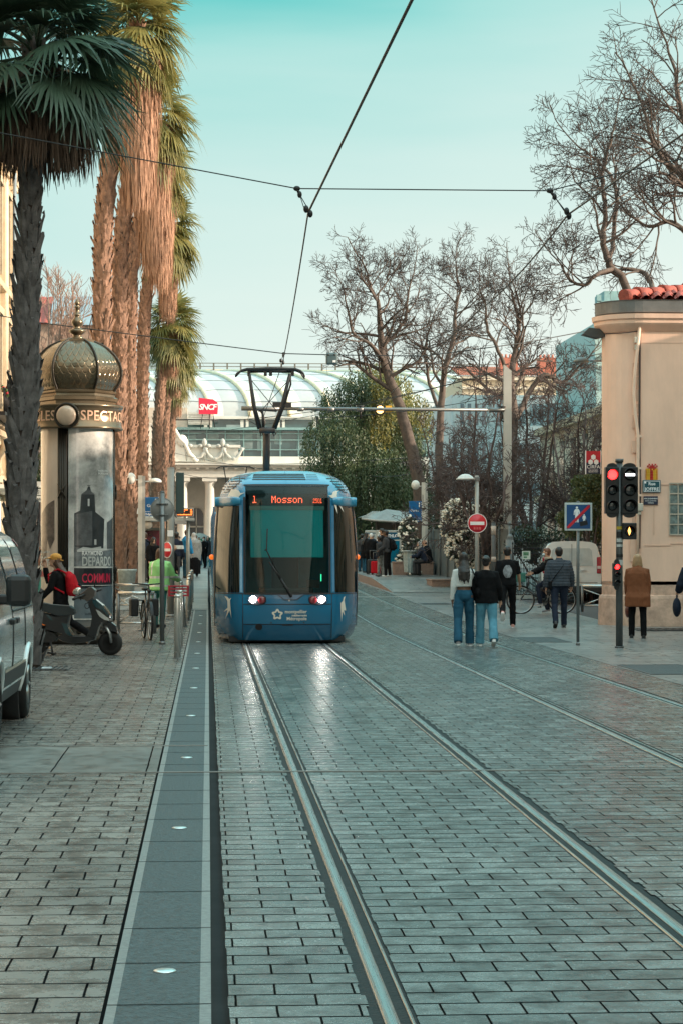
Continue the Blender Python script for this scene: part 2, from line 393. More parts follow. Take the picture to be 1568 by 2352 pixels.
mb.grid([[(x, y, gz(y) - .07) for x in (-2500, -60, 60, 2500)] for y in q], 0, sm=False)
struct(mb.build('ground', EARTH))
mb = MB(); sheet(mb, -9.0, -.387, -8, 300, 0); struct(mb.build('sidewalk', P_LEFT))
mb = MB()
sheet(mb, -.372, -.335, -8, 62, .001, 1); sheet(mb, -.335, -.03, -8, 62, 0, 0); sheet(mb, -.03, .012, -8, 62, .001, 1)
mb.box((.004, -8, -.06), (.012, 43, .0005), 1)
struct(mb.build('kerb_strip', [GRAN, GRANL]))
mb = MB()
yy = 6.9; rnd = random.Random(3)
while yy < 62: mb.box((-.372, yy - .004, gz(yy) + .0016), (.012, yy + .004, gz(yy) + .0024)); yy += rnd.choice((1.02, 1.02, .8))
struct(mb.build('strip_joint', SEAL))
mb = MB(); jag(mb, .078, .582, -2, 46, .004, .012, .197, 0, seed=1); sheet(mb, .078, .582, 46, 190, 0)
jag(mb, .752, 1.993, -2, 46, .004, .004, .197, 0, seed=2); sheet(mb, .752, 1.993, 46, 190, 0)
jag(mb, 2.165, 3.63, 4, 46, .014, .01, .197, 0, seed=3); sheet(mb, 2.165, 3.63, 46, 190, 0)
sheet(mb, 3.80, 5.03, 4, 190, 0); jag(mb, 5.20, 5.9, 10, 46, .012, .0, .197, 0, seed=4); sheet(mb, 5.20, 5.9, 46, 190, 0)
struct(mb.build('track_paving', P_TRACK))
mb = MB(); sheet(mb, 5.915, 9.2, 4, 64, 0); sheet(mb, 9.2, 40, 4, 46, 0); sheet(mb, 5.915, 40, 64, 190, 0); struct(mb.build('plaza_paving', P_RIGHT))
mb = MB(); sheet(mb, 9.2, 15.9, 46, 63.9, -.02); struct(mb.build('side_road', ASPH))
mb = MB()
for a, b in ((.53, .79), (1.965, 2.235), (3.555, 3.835), (4.99, 5.25)): sheet(mb, a, b, -2, 190, -.006)
struct(mb.build('rail_bed', SEAL))
# cross band of big slabs where the paving changes
mb = MB(); sheet(mb, -9, -.387, 16.25, 18.35, .004); struct(mb.build('slab_band', paving('slab_band_stone', .72, 2.2, (.22, .2, .18), (.17, .165, .155), (.02, .02, .02), off=(.1, -16.25), rough=(.25, .5))))
mb = MB()
for y, xe in ((16.2, 3.5), (18.4, .0)): mb.box((-9, y - .014, 0), (xe, y + .014, .0075))
struct(mb.build('light_joint', M('light_granite', (.24, .235, .22), rough=.35, var=.2)))
def rail(x, side, label):
    """grooved rail: head, groove and thin lip; side = +1 when the groove lies towards +x"""
    mb = MB(); s = side
    prof = [(-.031, -.03), (-.031, -.004), (-.024, .003), (.02, .003), (.027, -.003)]
    for y0, y1 in zip(ys(-2, 190), ys(-2, 190)[1:]):
        mb.grid([[(x + s * px_, y, gz(y) + pz) for px_, pz in prof] for y in (y0, y1)], 0, flip=s < 0)
        mb.grid([[(x + s * px_, y, gz(y) + pz) for px_, pz in ((.027, -.003), (.03, -.042), (.066, -.042), (.068, -.002))] for y in (y0, y1)], 1, sm=False, flip=s < 0)
        mb.grid([[(x + s * px_, y, gz(y) + pz) for px_, pz in ((.068, -.002), (.071, .001), (.080, .001), (.084, -.03))] for y in (y0, y1)], 0, flip=s < 0)
    tag(mb.build('tram_rail', [STEEL, STEELD]), label, 'rail', 'grooved tram rails set in the paving')
rail(.655, 1, 'shiny grooved rail nearest the dark kerb strip')
rail(2.09, -1, 'grooved rail running under the right headlight of the tram')
rail(3.70, 1, 'rail of the empty track closest to the tram')
rail(5.135, -1, 'thin rail of the empty track beside the pedestrian plaza')
# studs set in the dark strip
proto = None
for i in range(11):
    y = 8.55 + 4.4 * i
    if proto is None:
        mb = MB(); mb.lathe([(.047, 0), (.047, .003), (.042, .006), (.02, .0085), (0, .009)], 20)
        proto = mb.build('pavement_stud', M('stud_metal', (.75, .78, .76), rough=.28, metal=.85, var=.1)); proto.location = (-.172, y, gz(y))
        tag(proto, 'round white metal stud set in the dark granite strip', 'stud', 'metal studs along the granite strip')
    else: dup(proto, (-.172, y, gz(y) + .001))
# covers in the plaza
def cover(px, py, wx, wy, label, mat=None, grate=False, lift=0.):
    p = G(px, py); p.z += lift
    t = thing('grate' if grate else 'manhole_cover', label, 'grate' if grate else 'manhole', p)
    mb = MB(); mb.box((-wx / 2, -wy / 2, 0), (wx / 2, wy / 2, .005)); mb.build('plate', mat or M('cast_iron', (.035, .037, .038), rough=.5, metal=.3, var=.3, bump=.6, bs=60), t)
    mb = MB()
    if grate:
        for k in range(9): mb.box((-wx / 2 + wx * (k + .3) / 9, -wy / 2, .0055), (-wx / 2 + wx * (k + .6) / 9, wy / 2, .02))
    f = .03
    for a, b in (((-wx / 2, -wy / 2), (wx / 2, -wy / 2 + f)), ((-wx / 2, wy / 2 - f), (wx / 2, wy / 2)), ((-wx / 2, -wy / 2 + f), (-wx / 2 + f, wy / 2 - f)), ((wx / 2 - f, -wy / 2 + f), (wx / 2, wy / 2 - f))):
        mb.box((*a, .0052), (*b, .009 if not grate else .018))
    mb.build('bars' if grate else 'rim', M('iron_worn', (.1, .1, .1), rough=.45, metal=.6), t)
cover(1245, 1470, .75, 2.2, 'rectangular dark cover near the rails by the puffer jacket man')
cover(1528, 1538, .95, 2.4, 'large dark cover in the plaza before the brown coat woman')
cover(935, 1322, 1.0, 2.2, 'dark wide cover on the far stop platform', lift=.3)
cover(995, 1386, .8, 1.6, 'small dark cover on the plaza before the stone planter')
cover(1530, 1447, 1.4, 1.2, 'slotted drain at the foot of the pink house wall', grate=True)
cover(112, 1536, .62, 1.0, 'iron grate in the paving at the foot of the shaded palm', grate=True)
p = G(108, 1540); pp = MB(); pp.box((-.07, -.04, .02), (.07, .04, .05), bev=.01); o = pp.build('paper_scrap', M('paper_pale', (.6, .7, .75), rough=.7)); o.location = p; tag(o, 'crumpled pale paper scrap lying on the palm grate', 'litter')
# raised far platform with its ramp
PFY0, PFY1 = 70., 79.
def pz(y): return gz(y) + .27 * min(1, max(0, (y - PFY0) / (PFY1 - PFY0)))
mb = MB(); q = [70, 72, 74.5, 77, 79, 86, 107, 118]
def pxl(y): return 6.05 + .0 * y
mb.grid([[(6.05, y, pz(y) + .012), (6.75, y, pz(y) + .012)] for y in q], 1, sm=False)
mb.grid([[(6.75, y, pz(y) + .012), (14, y, pz(y) + .012)] for y in q], 0, sm=False)
mb.grid([[(6.05, y, gz(y) - .02), (6.05, y, pz(y) + .012)] for y in q], 2, sm=False)
struct(mb.build('platform', [P_RIGHT, P_BAND, M('pink_granite', (.26, .17, .13), rough=.6, var=.25, vs=6)]))
mb = MB(); q = [56, 60, 72, 86, 107, 125]
mb.grid([[(-.387, y, gz(y) + .012 + .2 * min(1, (y - 56) / 6)), (.0, y, gz(y) + .012 + .2 * min(1, (y - 56) / 6))] for y in q], 1, sm=False)
mb.grid([[(-4.5, y, gz(y) + .012 + .2 * min(1, (y - 56) / 6)), (-.387, y, gz(y) + .012 + .2 * min(1, (y - 56) / 6))] for y in q], 0, sm=False)
mb.grid([[(.0, y, gz(y) - .05), (.0, y, gz(y) + .012 + .2 * min(1, (y - 56) / 6))] for y in q], 2, sm=False, flip=True)
struct(mb.build('near_platform', [P_BAND, P_BAND, MATS['pink_granite']]))
def lz(y): return gz(y) + .012 + .2 * min(1, max(0, (y - 56) / 6))
mb = MB(); sheet(mb, 2.8, 6.3, 66.0, 66.14, .003); struct(mb.build('stop_line', M('road_white', (.75, .75, .72), rough=.6, var=.15)))
# ---------------------------------------------------------------- buildings
STONE = M('warm_limestone', (.55, .46, .33), rough=.8, var=.14, vs=2.5, bump=.25, bs=25)
STONED = M('carved_limestone', (.45, .36, .25), rough=.85, var=.25, vs=4, bump=.4, bs=20)
WHITEST = M('white_stone', (.62, .62, .57), rough=.75, var=.1, vs=1.2, bump=.15, bs=15)
ZINC = M('zinc_sheet', (.30, .34, .36), rough=.45, metal=.5, var=.15, vs=2)
TILE = M('clay_tile', (.30, .06, .04), rough=.7, var=.45, vs=7, bump=.3, bs=30)
GLASSD = M('window_glass', (.03, .045, .05), rough=.08, var=.3, vs=1.5, spec=.8)
IRON = M('black_iron', (.02, .02, .022), rough=.5, metal=.4, var=.2)
def ornate():
    """sunlit facade on the far side of the palms: fluted pilasters, consoles, cornice, balcony"""
    X = -9.0
    t = thing('corner_building', 'tall sunlit limestone facade with pilasters and cornices beside the shaded palm', 'building', (X, 97, 0))
    mb = MB(); mb.box((-10, -57, -.1), (0, 1.4, 22)); mb.build('wall', STONE, t)
    for z, d, h in ((6.5, .3, .32), (6.85, .45, .2), (12.9, .3, .3), (18.6, .35, .4), (19.0, .5, .3)):
        mb = MB(); mb.box((-.02, -57, z), (d, 1.4 + d * .9, z + h), bev=.04); mb.build('cornice', STONED if d < .6 else STONE, t)
    yy = 1.2; k = 0
    while yy > -22:
        mb = MB()
        for z0, z1 in ((.3, 6.4), (7.1, 18.5)):
            mb.box((0, yy - .95, z0), (.22, yy, z1))
            for j in range(4): mb.tube([(.22, yy - .14 - .22 * j, z0 + .5), (.22, yy - .14 - .22 * j, z1 - .6)], .075, 8)
            mb.box((0, yy - 1.05, z1 - .5), (.36, yy + .1, z1 - .3)); mb.box((0, yy - 1.1, z1 - .3), (.42, yy + .15, z1), bev=.03)
            mb.box((0, yy - 1.05, z0), (.34, yy + .1, z0 + .4))
        mb.build('pilaster', STONE, t)
        mb = MB()
        for c in (yy - .25, yy - .8):
            mb.tube([(.18, c, 6.45), (.5, c, 6.3), (.55, c, 6.0), (.3, c, 5.6), (.26, c, 5.2), (.34, c, 4.95), (.24, c, 4.8)], [.12, .16, .17, .12, .1, .12, .05], 8)
        mb.build('console', STONED, t)
        for z0, z1 in ((1.0, 4.6), (7.8, 11.8), (13.6, 17.4)):
            c = yy - 2.4
            if z0 > 2 or True:
                wnd = MB(); wnd.box((.02, c - .75, z0), (.07, c + .75, z1)); wo_ = wnd.build('window', GLASSD, t)
                fr = MB()
                for a, b in ((c - .95, c - .75), (c + .75, c + .95)): fr.box((.0, a, z0), (.16, b, z1))
                fr.box((0, c - 1.0, z1), (.24, c + 1.0, z1 + .3)); fr.box((.03, c - .04, z0), (.12, c + .04, z1)); fr.build('frame', STONED, wo_)
        yy -= 3.9; k += 1
    mb = MB(); mb.tube([(.42, -1.3, .3), (.42, -1.3, 18.5)], .085, 8)
    mb.build('drainpipe', ZINC, t)
    mb = MB(); mb.box((0, -12, 7.05), (1.0, -2.4, 7.2))
    for i in range(28): mb.tube([(.95, -12 + .34 * i, 7.2), (.95, -12 + .34 * i, 8.1)], .02, 5)
    mb.box((.92, -12, 8.1), (.98, -2.4, 8.15)); mb.build('balcony', IRON, t)
    mb = MB(); rnd = random.Random(5)
    for i in range(160): mb.ell((.95 + rnd.uniform(-.15, .2), rnd.uniform(-11.5, -2.6), 8.05 + rnd.uniform(-.2, .2)), .07, rnd.choice((0, 0, 1)), 5, 4)
    mb.build('flower_box', [M('balcony_leaf', (.06, .1, .03)), M('balcony_red', (.5, .03, .04))], t)
    # shop fronts under the first floor
    mb = MB(); mb.box((.02, -14, .3), (.12, -3.0, 4.0)); mb.build('shop_front', M('pale_shop', (.6, .66, .62), rough=.5, var=.25, vs=.8), t)
    mb = MB(); mb.box((.0, -14, 4.1), (1.3, -2.6, 4.25), rot=None); mb.build('awning', M('awning_white', (.7, .72, .68), var=.2, vs=2), t)
ornate()
def tiled_slope(mb, a, b, c, d, nu, m=0, amp=.06):
    """roof slope between eaves a-b and ridge d-c with rows of half-round tiles"""
    a, b, c, d = map(V, (a, b, c, d)); nrm = (b - a).cross(d - a).normalized()
    K = 6; rows = []
    for r in range(2):
        row = []
        for i in range(nu * K + 1):
            u = i / (nu * K); p = (a.lerp(b, u)) if r == 0 else (d.lerp(c, u))
            row.append(p + nrm * (amp * abs(math.sin(math.pi * i / K))))
        rows.append(row)
    mb.grid(rows, m)
def mansard():
    X0 = WX(213, 152) ; 
    t = thing('gabled_house', 'old house with red tiles, zinc gable and ivy-coloured end wall behind the kiosk dome', 'house', (X0, 152, .6))
    zr = WZ(665, 152) - .6; ze = WZ(748, 152) - .6
    mb = MB(); mb.box((-22, 0, 0), (0, 40, ze)); mb.build('wall', M('rose_render', (.36, .25, .19), rough=.85, var=.2, vs=.8), t)
    mb = MB(); tiled_slope(mb, (-22, -.3, ze), (-1.6 - 1.4, -.3, ze), (-1.6 - 1.4, 6, zr), (-22, 6, zr), 30, amp=.1)
    mb.poly([(-22, 12, ze), (-3, 12, ze), (-3, 6, zr), (-22, 6, zr)])
    rf = mb.build('roof', TILE, t)
    for k, y in enumerate((0, 15, 29)):
        mb = MB(); h = zr - ze - .15
        mb.poly([(-3.0, y - .4, ze), (.35, y - .4, ze - .1), (.1, y + 3.6, ze + h), (-3.0, y + 3.6, ze + h)])
        mb.poly([(-3.0, y + 7.6, ze), (.35, y + 7.6, ze - .1), (.1, y + 3.6, ze + h), (-3.0, y + 3.6, ze + h)]); mb.build('dormer_roof', ZINC, t)
        mb = MB(); mb.prism([(0.02, y, ze), (.02, y + 7.2, ze), (.02, y + 3.6, ze + h - .2)], (.15, 0, 0)); mb.build('gable', M('cream_sun', (.62, .5, .3), rough=.8, var=.15), t)
    mb = MB()
    for z in (ze - .3, ze - 4.2): mb.box((0, -.2, z), (.5, 40, z + .3))
    mb.build('cornice', M('cream_sun', (.62, .5, .3)), t)
    for i in range(8):
        for z in (3.5, 7.2, 11.2):
            mb = MB(); mb.box((.0, 2 + i * 4.6, z), (.06, 3.3 + i * 4.6, z + 2.2)); mb.build('window', GLASSD, t)
    mb = MB(); p = (-18, 4, zr)
    mb.tube([p, (-18, 4, zr + 3)], .05, 5)
    for k in range(5): mb.tube([(-18.9, 4, zr + 2.9 - k * .3), (-17.1, 4, zr + 2.9 - k * .3)], .025, 4)
    mb.build('antenna', IRON, t)
mansard()
def station():
    Y = 190; z0 = .6
    t = thing('railway_station', 'white classical station with columned arcade, glass storey and ribbed vaulted roof behind the tram', 'station', (0, Y, z0))
    xl, xr = -20., 30.
    zc = WZ(1097, Y) - z0; zcor = WZ(1066, Y) - z0; zpar = WZ(1052, Y + 2) - z0; zg0 = WZ(1052, Y + 3) - z0; zg1 = WZ(985, Y + 3) - z0; zr = WZ(852, Y + 20) - z0
    # arcade wall with arched openings
    cols = [WX(q, Y) for q in (352, 420, 482)]
    stepx = cols[2] - cols[1]; cx = [cols[1] + stepx * k for k in range(-6, 12)]
    wall = MB(); dz = zc; back = 4.0
    for x in cx:
        a, b = x, x + stepx; r = stepx * .27; mid = (a + b) / 2; zs = 4.3
        arch = [(mid + r * math.cos(q), zs + r * math.sin(q)) for q in [math.pi * i / 12 for i in range(13)]]
        pts = [(a, 0), (a, dz), (b, dz), (b, 0), (mid + r, 0)] + arch + [(mid - r, 0)]
        # split in two halves so that the outline stays simple
        up = [(mid, dz), (a, dz), (a, 0), (mid - r, 0)] + arch[::-1][:7]
        dn = [(mid, dz)] + arch[6::-1] + [(mid + r, 0), (b, 0), (b, dz)]
        for poly in (up, dn): wall.prism([(p[0], back, p[1]) for p in poly], (0, .5, 0))
    wall.box((xl - 6, back + 3, 0), (xr, 26, zcor - .2)); wall.build('arcade_wall', WHITEST, t)
    for x in cx:
        mid = x + stepx / 2; r = stepx * .27
        mb = MB(); mb.box((mid - r, back + .4, 0), (mid + r, back + .48, 4.3 + r)); d = mb.build('window', GLASSD, t)
        mb = MB(); mb.tube([(mid + (r + .12) * math.cos(q), back - .02, 4.3 + (r + .12) * math.sin(q)) for q in [math.pi * i / 14 for i in range(15)]], .1, 6)
        mb.box((mid - r - .3, back - .08, 4.1), (mid - r, back + .3, 4.3)); mb.box((mid + r, back - .08, 4.1), (mid + r + .3, back + .3, 4.3)); mb.box((mid - .05, back + .3, 0), (mid + .05, back + .42, 4.3 + r)); mb.box((mid - r, back + .3, 3.2), (mid + r, back + .41, 3.35))
        mb.build('frame', WHITEST, d)
        mb = MB(); mb.lathe([(.62, 0), (.62, .25), (.52, .35), (.5, .5), (.48, 2.5), (.4, zc - .75), (.44, zc - .7), (.42, zc - .6), (.58, zc - .4), (.58, zc - .35)], 16, (x, 0, 0)); mb.box((x - .66, -.66, zc - .36), (x + .66, .66, zc - .02)); mb.build('column', WHITEST, t)
    mb = MB(); mb.box((xl - 6, -.7, zc), (xr, 5, zc + .55)); mb.box((xl - 6, -.55, zc + .55), (xr, 5, zcor - .35)); mb.box((xl - 6, -1.0, zcor - .35), (xr, 5, zcor - .15)); mb.box((xl - 6, -1.35, zcor - .15), (xr, 5, zcor), bev=.04)
    for i in range(60):
        x = xl - 5.7 + .85 * i; mb.box((x, -.62, zc + .6), (x + .28, -.5, zcor - .45)); mb.box((x, -.95, zcor - .5), (x + .3, -.5, zcor - .36))
    mb.build('entablature', WHITEST, t)
    # attic with scrolls and garlands on the left half, plain parapet on the rest
    xa = WX(548, Y); zat = WZ(1005, Y) - z0
    mb = MB(); mb.box((xl - 6, .2, zcor), (xa, 1.4, zcor + (zat - zcor) * .62)); mb.box((xa, 1.0, zcor), (xr, 2.5, zg0 + .05))
    mb.box((xl - 6, .0, zcor + (zat - zcor) * .62), (xa + .2, 1.6, zcor + (zat - zcor) * .72))
    mb.build('attic', WHITEST, t)
    xm = WX(405, Y)
    mb = MB(); s = [(xm + 1.9, zcor + .2), (xm + 1.2, zcor + .9), (xm + .8, zcor + 1.8), (xm + .35, zcor + 2.2), (xm - .1, zcor + 3.0), (xm - .6, zcor + 3.4), (xm - 1.4, zcor + 3.6), (xm - 6, zcor + 3.6), (xm - 6, zcor + .2)]
    mb.prism([(a, -.1, b) for a, b in s], (0, .9, 0)); mb.tube([(a, -.15, b) for a, b in s[:7]], .18, 8)
    mb.lathe([(.0, -.15), (.45, -.1), (.5, 0), (.45, .1), (0, .15)], 14, (xm + .5, -.15, zcor + 2.1), axis=(V((1, 0, 0)), V((0, 0, 1)), V((0, -1, 0)))); mb.build('scroll_gable', WHITEST, t)
    mb = MB()
    for c in (WX(428, Y), WX(470, Y), WX(512, Y)):
        mb.ell((c, -.05, zat - .5), (.22, .2, .42), 0, 8, 6); mb.ell((c + .35, -.05, zat - .75), (.25, .2, .18), 0, 8, 6); mb.ell((c - .35, -.05, zat - .75), (.25, .2, .18), 0, 8, 6)
        pts = [(c + u, -.05, zat - .9 - 1.0 * (1 - ((u - .9) / .9) ** 2)) for u in [i * .15 for i in range(13)]]
        mb.tube(pts, [.16 + .05 * math.sin(i * 2.2) for i in range(13)], 6)
        mb.tube([(c, -.05, zat - 1), (c + .05, -.05, zat - 2.1)], [.16, .08], 6)
    mb.build('garland', M('grey_stone', (.4, .41, .38), var=.25, vs=5), t)
    # glass storey
    teal = M('teal_glass', (.035, .085, .09), rough=.06, var=.5, vs=.35, spec=.9)
    mb = MB(); mb.box((xl, 4.0, zg0), (xr, 4.1, zg1 - .05)); gl = mb.build('glass_storey', teal, t)
    mull = M('teal_frame', (.22, .36, .36), rough=.4, metal=.3)
    mb = MB()
    x = xl
    while x < xr:
        mb.box((x - .05, 3.86, zg0), (x + .05, 3.98, zg1)); x += 1.66
    for z, h in ((zg0, .12), (zg0 + .75, .08), (zg0 + (zg1 - zg0) * .62, .09), (zg0 + (zg1 - zg0) * .84, .1)): mb.box((xl, 3.84, z), (xr, 3.985, z + h))
    mb.box((xl, 3.2, zg1 - .08), (xr, 5, zg1 + .14)); mb.build('mullion', mull, t)
    mb = MB(); x = xl + .6
    while x < xr: mb.tube([(x, 5.2, zg0), (x, 5.2, zg1)], .17, 10); x += 3.3
    mb.build('pillar_row', WHITEST, t).name = 'inner_pillar'
    rnd = random.Random(4)
    for i in range(22):
        mb = MB(); x = -14 + 1.66 * i + rnd.uniform(.1, .8); mb.box((x, 3.99, zg0 + rnd.uniform(.1, 2)), (x + rnd.uniform(.4, 1.4), 3.998, zg0 + rnd.uniform(2.2, 3.2))); mb.build('blind', M('pale_blind', (.2, .26, .26), rough=.6, var=.4, vs=.6), gl)
    # clerestory and vault
    mb = MB(); mb.box((xl, 4.6, zg1 + .14), (xr, 5.0, zg1 + .95)); mb.build('clerestory', teal, t)
    mb = MB(); x = xl
    while x < xr: mb.box((x - .15, 4.4, zg1 + .14), (x + .15, 4.62, zg1 + .95)); mb.box((x + .35, 4.4, zg1 + .14), (x + .6, 4.62, zg1 + .95)); x += 3.3
    mb.box((xl, 4.2, zg1 + .95), (xr, 5, zg1 + 1.2)); mb.build('clerestory_frame', WHITEST, t)
    zv = zg1 + 1.15; hv = zr - zv; dv = 20.; skew = -11.5
    def vp(u, k): # k 0..1 up the vault; skewed so that the ribs lean
        a = k * math.pi / 2
        return V((u + skew * (1 - math.cos(a)) * .62, 4.4 + dv * (1 - math.cos(a)), zv + hv * math.sin(a) ** .95))
    PAN = M('roof_panel', (.42, .45, .45), rough=.65, var=.1, vs=.4); PANL = M('roof_panel_lit_edge', (.66, .67, .63), rough=.65, var=.08, vs=.4)
    RIB = M('roof_rib', (.66, .56, .38), rough=.6, var=.1)
    ww = (WX(575, Y + 4) - WX(484, Y + 4)); x = WX(575, Y + 4) - ww * 7; q = 0
    pan = MB(); rib = MB(); seam = MB()
    while x < xr + 12:
        K = 14
        pan.grid([[vp(x + ww * j / 6, i / K) + V((0, 0, .12 * math.sin(math.pi * j / 6))) for j in range(7)] for i in range(K + 1)], 0, mf=lambda i, j: 1 if j < 2 else 0)  # paler left edge: each bay's shading put into the colour
        rib.tube([vp(x, i / K) + V((0, -.1, .05)) for i in range(K + 1)], .21, 6)
        for i in range(2, K, 2): (seam).tube([vp(x + ww * j / 6, i / K) + V((0, -.03, .03 + .12 * math.sin(math.pi * j / 6))) for j in range(7)], .025, 4, caps=False)
        x += ww; q += 1
    rf = pan.build('vaulted_roof', [PAN, PANL], t, fix=False); rib.build('roof_rib', RIB, rf); seam.build('roof_seam', ZINC, rf)
    mb = MB(); zt = zr + .05
    mb.box((-60, 4.4 + dv - 1, zt - .1), (xr + 10, 4.4 + dv + 8, zt + .35)); mb.build('ridge_walk', RIB, rf)
    mb = MB(); x = -40
    for z in (zt + .62, zt + .95): mb.box((-40, 4.4 + dv - 1, z), (xr + 10, 4.4 + dv - .9, z + .07))
    while x < xr + 10: mb.box((x, 4.4 + dv - 1.05, zt + .3), (x + .16, 4.4 + dv - .85, zt + 1.0)); x += 1.35
    mb.build('railing', M('bronze_rail', (.12, .11, .09), rough=.5), rf)
    mb = MB(); mb.box((WX(330, Y), 3.3, zg1 + .1), (WX(430, Y), 6, zg1 + 1.9)); mb.build('plant_room', M('pale_concrete', (.5, .45, .38), rough=.8, var=.1), t)
    mb = MB(); xa_, xb_ = WX(432, Y), WX(487, Y)
    mb.box((xa_, 2.9, zg1 + .35), (xb_, 3.5, zg1 + 1.45))
    for k in range(5): mb.box((xa_, 2.84, zg1 + .45 + .2 * k), (xb_, 2.9, zg1 + .56 + .2 * k))
    mb.build('air_unit', M('unit_grey', (.5, .52, .48), rough=.6), t)
    # operator sign on its stand
    s = thing('station_sign', 'red sign with white slanted letters standing on the station roof edge', 'sign', (WX(479, Y), Y + 2.0, WZ(952, Y + 2)))
    h = (951 - 913) / F * Y; wd = 44 / F * Y
    mb = MB(); pts = [(-wd / 2, 0), (wd / 2 * .97, 0), (wd / 2 + .02, h * .42), (wd / 2 * .95, h * .72), (wd / 4, h * .9), (-wd / 2, h)]
    mb.prism([(a, -.12, b) for a, b in pts], (0, .14, 0)); mb.build('board', M('sign_red', (.62, .02, .06), rough=.4, var=.06), s)
    text('SNCF', .70, M('sign_white', (.85, .85, .85), rough=.5, var=.03), (-.03, -.135, h * .42), s, ext=.008, bold=.018, sx=1.0, space=.86, warp=lambda p: V((p.x + p.z * .22, p.y, p.z)))
    mb = MB(); mb.tube([(-.7, .1, -1.3), (-.5, .05, .1)], .035, 5); mb.tube([(.1, .1, -1.3), (.1, .05, .1)], .05, 5); mb.tube([(.6, .1, -1.2), (.4, .05, .1)], .035, 5); mb.tube([(-3, .1, -.5), (.9, .1, -.5)], .06, 5); mb.build('stand', IRON, s)
station()
PINK = M('salmon_render', (.87, .565, .425), rough=.82, var=.12, vs=1.3, stretch=(1, 1, .35), bump=.12, bs=18)
PINKD = M('salmon_worn', (.72, .46, .34), rough=.85, var=.12, vs=2)
BASEST = M('plinth_render', (.55, .36, .27), rough=.85, var=.35, vs=3.5, bump=.3, bs=20)
def pink_house():
    d0 = 47.2; c = W(1395, 1439, d0); Y = c.y; xw = c.x; cz = lambda y: WZ(y, d0)
    t = thing('corner_house', 'salmon rendered corner house with grey gutter and red tiled roof', 'house', (0, 0, 0))
    zc = cz(760); r = .75; xe = xw + 14; ye = Y + 20
    def ring(o, n=8):   # plan of the wall with a rounded street corner, pushed out by o
        cx, cy = xw + r, Y + r; pts = []
        for i in range(n + 1):
            a = math.pi + (math.pi / 2) * i / n; pts.append((cx + (r + o) * math.cos(a), cy + (r + o) * math.sin(a)))
        return [(xw - o + 5.6, ye)] + pts + [(xe, Y - o)]
    def band(levels, m, name, mat=PINK):
        mb = MB(); mb.grid([[(a, b, z) for a, b in ring(o)] for o, z in levels], m, sm=False); return mb.build(name, mat, t)
    band([(0, gz(Y) - .1 + 1.0), (0, zc)], 0, 'wall')
    mb = MB()
    mb.grid([[(a, b, z) for a, b in ring(o)] for o, z in ((.09, -.1), (.07, .62), (.05, .68), (0, .70), (0, 1.0))], 0, sm=False); mb.build('plinth', BASEST, t)
    band([(0, zc), (.02, zc), (.04, zc + .02), (.15, zc + .13), (.18, zc + .17), (.18, zc + .24), (.22, zc + .27), (.23, zc + .37), (.05, zc + .39)], 0, 'cornice')
    zg = zc + .39
    band([(.06, zg - .02), (.15, zg + .02), (.16, zg + .26), (.18, zg + .29), (.1, zg + .29), (.1, zg + .24), (-.1, zg + .24)], 0, 'gutter', M('gutter_zinc', (.17, .165, .16), rough=.55, metal=.3, var=.2))
    mb = MB(); zt = zg + .29
    x0 = xw + .35; n = 34; 
    K = 8; sl = .2
    for kk in range(5):      # courses stepping up the roof
        y0 = Y + .05 + kk * .42; z0 = zt + .04 + kk * .42 * sl
        rows = []
        for yy_, zz_ in ((y0, z0), (y0 + .52, z0 + .52 * sl - .05)):
            rows.append([(x0 + max(0, kk * .47 - .1) + .26 * (i / K), yy_, zz_ + .085 * abs(math.cos(math.pi * i / K))) for i in range(n * K)])
        mb.grid(rows, 0)
        for i in range(n):   # open ends of the cover tiles
            xx = x0 + max(0, kk * .47 - .1) + .26 * (i + 1)
            mb.tube([(xx, y0 - .015, z0 + .005), (xx, y0 + .2, z0 + .1)], .085, 8, 0, caps=False)
    p0 = V((x0, Y + .0, zt + .1)); p1 = V((x0 + 3.2, Y + 3.2, zt + .1 + 3.2 * sl)) 
    for k in range(9):
        a = p0.lerp(p1, k / 9); b = p0.lerp(p1, (k + 1.12) / 9); mb.tube([a + V((0, 0, .03 * (k % 2))), b], [.15, .12], 10)
    mb.poly([(x0, Y + .1, zt), (x0 + 3.6, Y + 3.2, zt + 3.2 * sl), (x0 + 9, ye, zt + 3.2 * sl), (x0 + 5.4, ye, zt)])
    mb.poly([(x0, Y + .1, zt), (x0 + 14, Y + .1, zt), (x0 + 14, Y + 3.2, zt + 3.2 * sl - .02), (x0 + 3.6, Y + 3.2, zt + 3.2 * sl - .02)])
    mb.build('tiled_roof', TILE, t)
    # scored line under the cornice, toothing of patched stones, window recess of glass blocks
    mb = MB(); mb.box((xw + r, Y - .006, cz(788)), (xe, Y - .001, cz(786))); 
    bx = lambda a: W(a, 1300, d0).x
    edges = MB()
    for k, (ya, yb, xa) in enumerate(((765, 800, 1453), (800, 832, 1461), (833, 863, 1452), (863, 894, 1460), (894, 921, 1452), (925, 952, 1461), (953, 983, 1451), (984, 1012, 1459), (1012, 1040, 1450), (1077, 1108, 1450), (1110, 1160, 1459), (1180, 1230, 1451), (1230, 1290, 1446))):
        a, b = bx(xa), bx(1466); z1, z2 = cz(ya), cz(yb)
        if k % 2 == 0:
            edges.box((a, Y - .03, z2), (b, Y - .002, z1), bev=.006)
        else: edges.box((a, Y - .022, z2 + .02), (b, Y - .002, z1 - .02), bev=.006)
    edges.build('toothing_joint', PINKD, t); mb.build('scored_line', PINKD, t)
    mb = MB(); mb.tube([(bx(1466), Y - .04, cz(755)), (bx(1468), Y - .05, cz(800)), (bx(1467), Y - .05, cz(1000)), (bx(1469), Y - .05, cz(1130)), (bx(1467), Y - .05, cz(1260))], .022, 6)
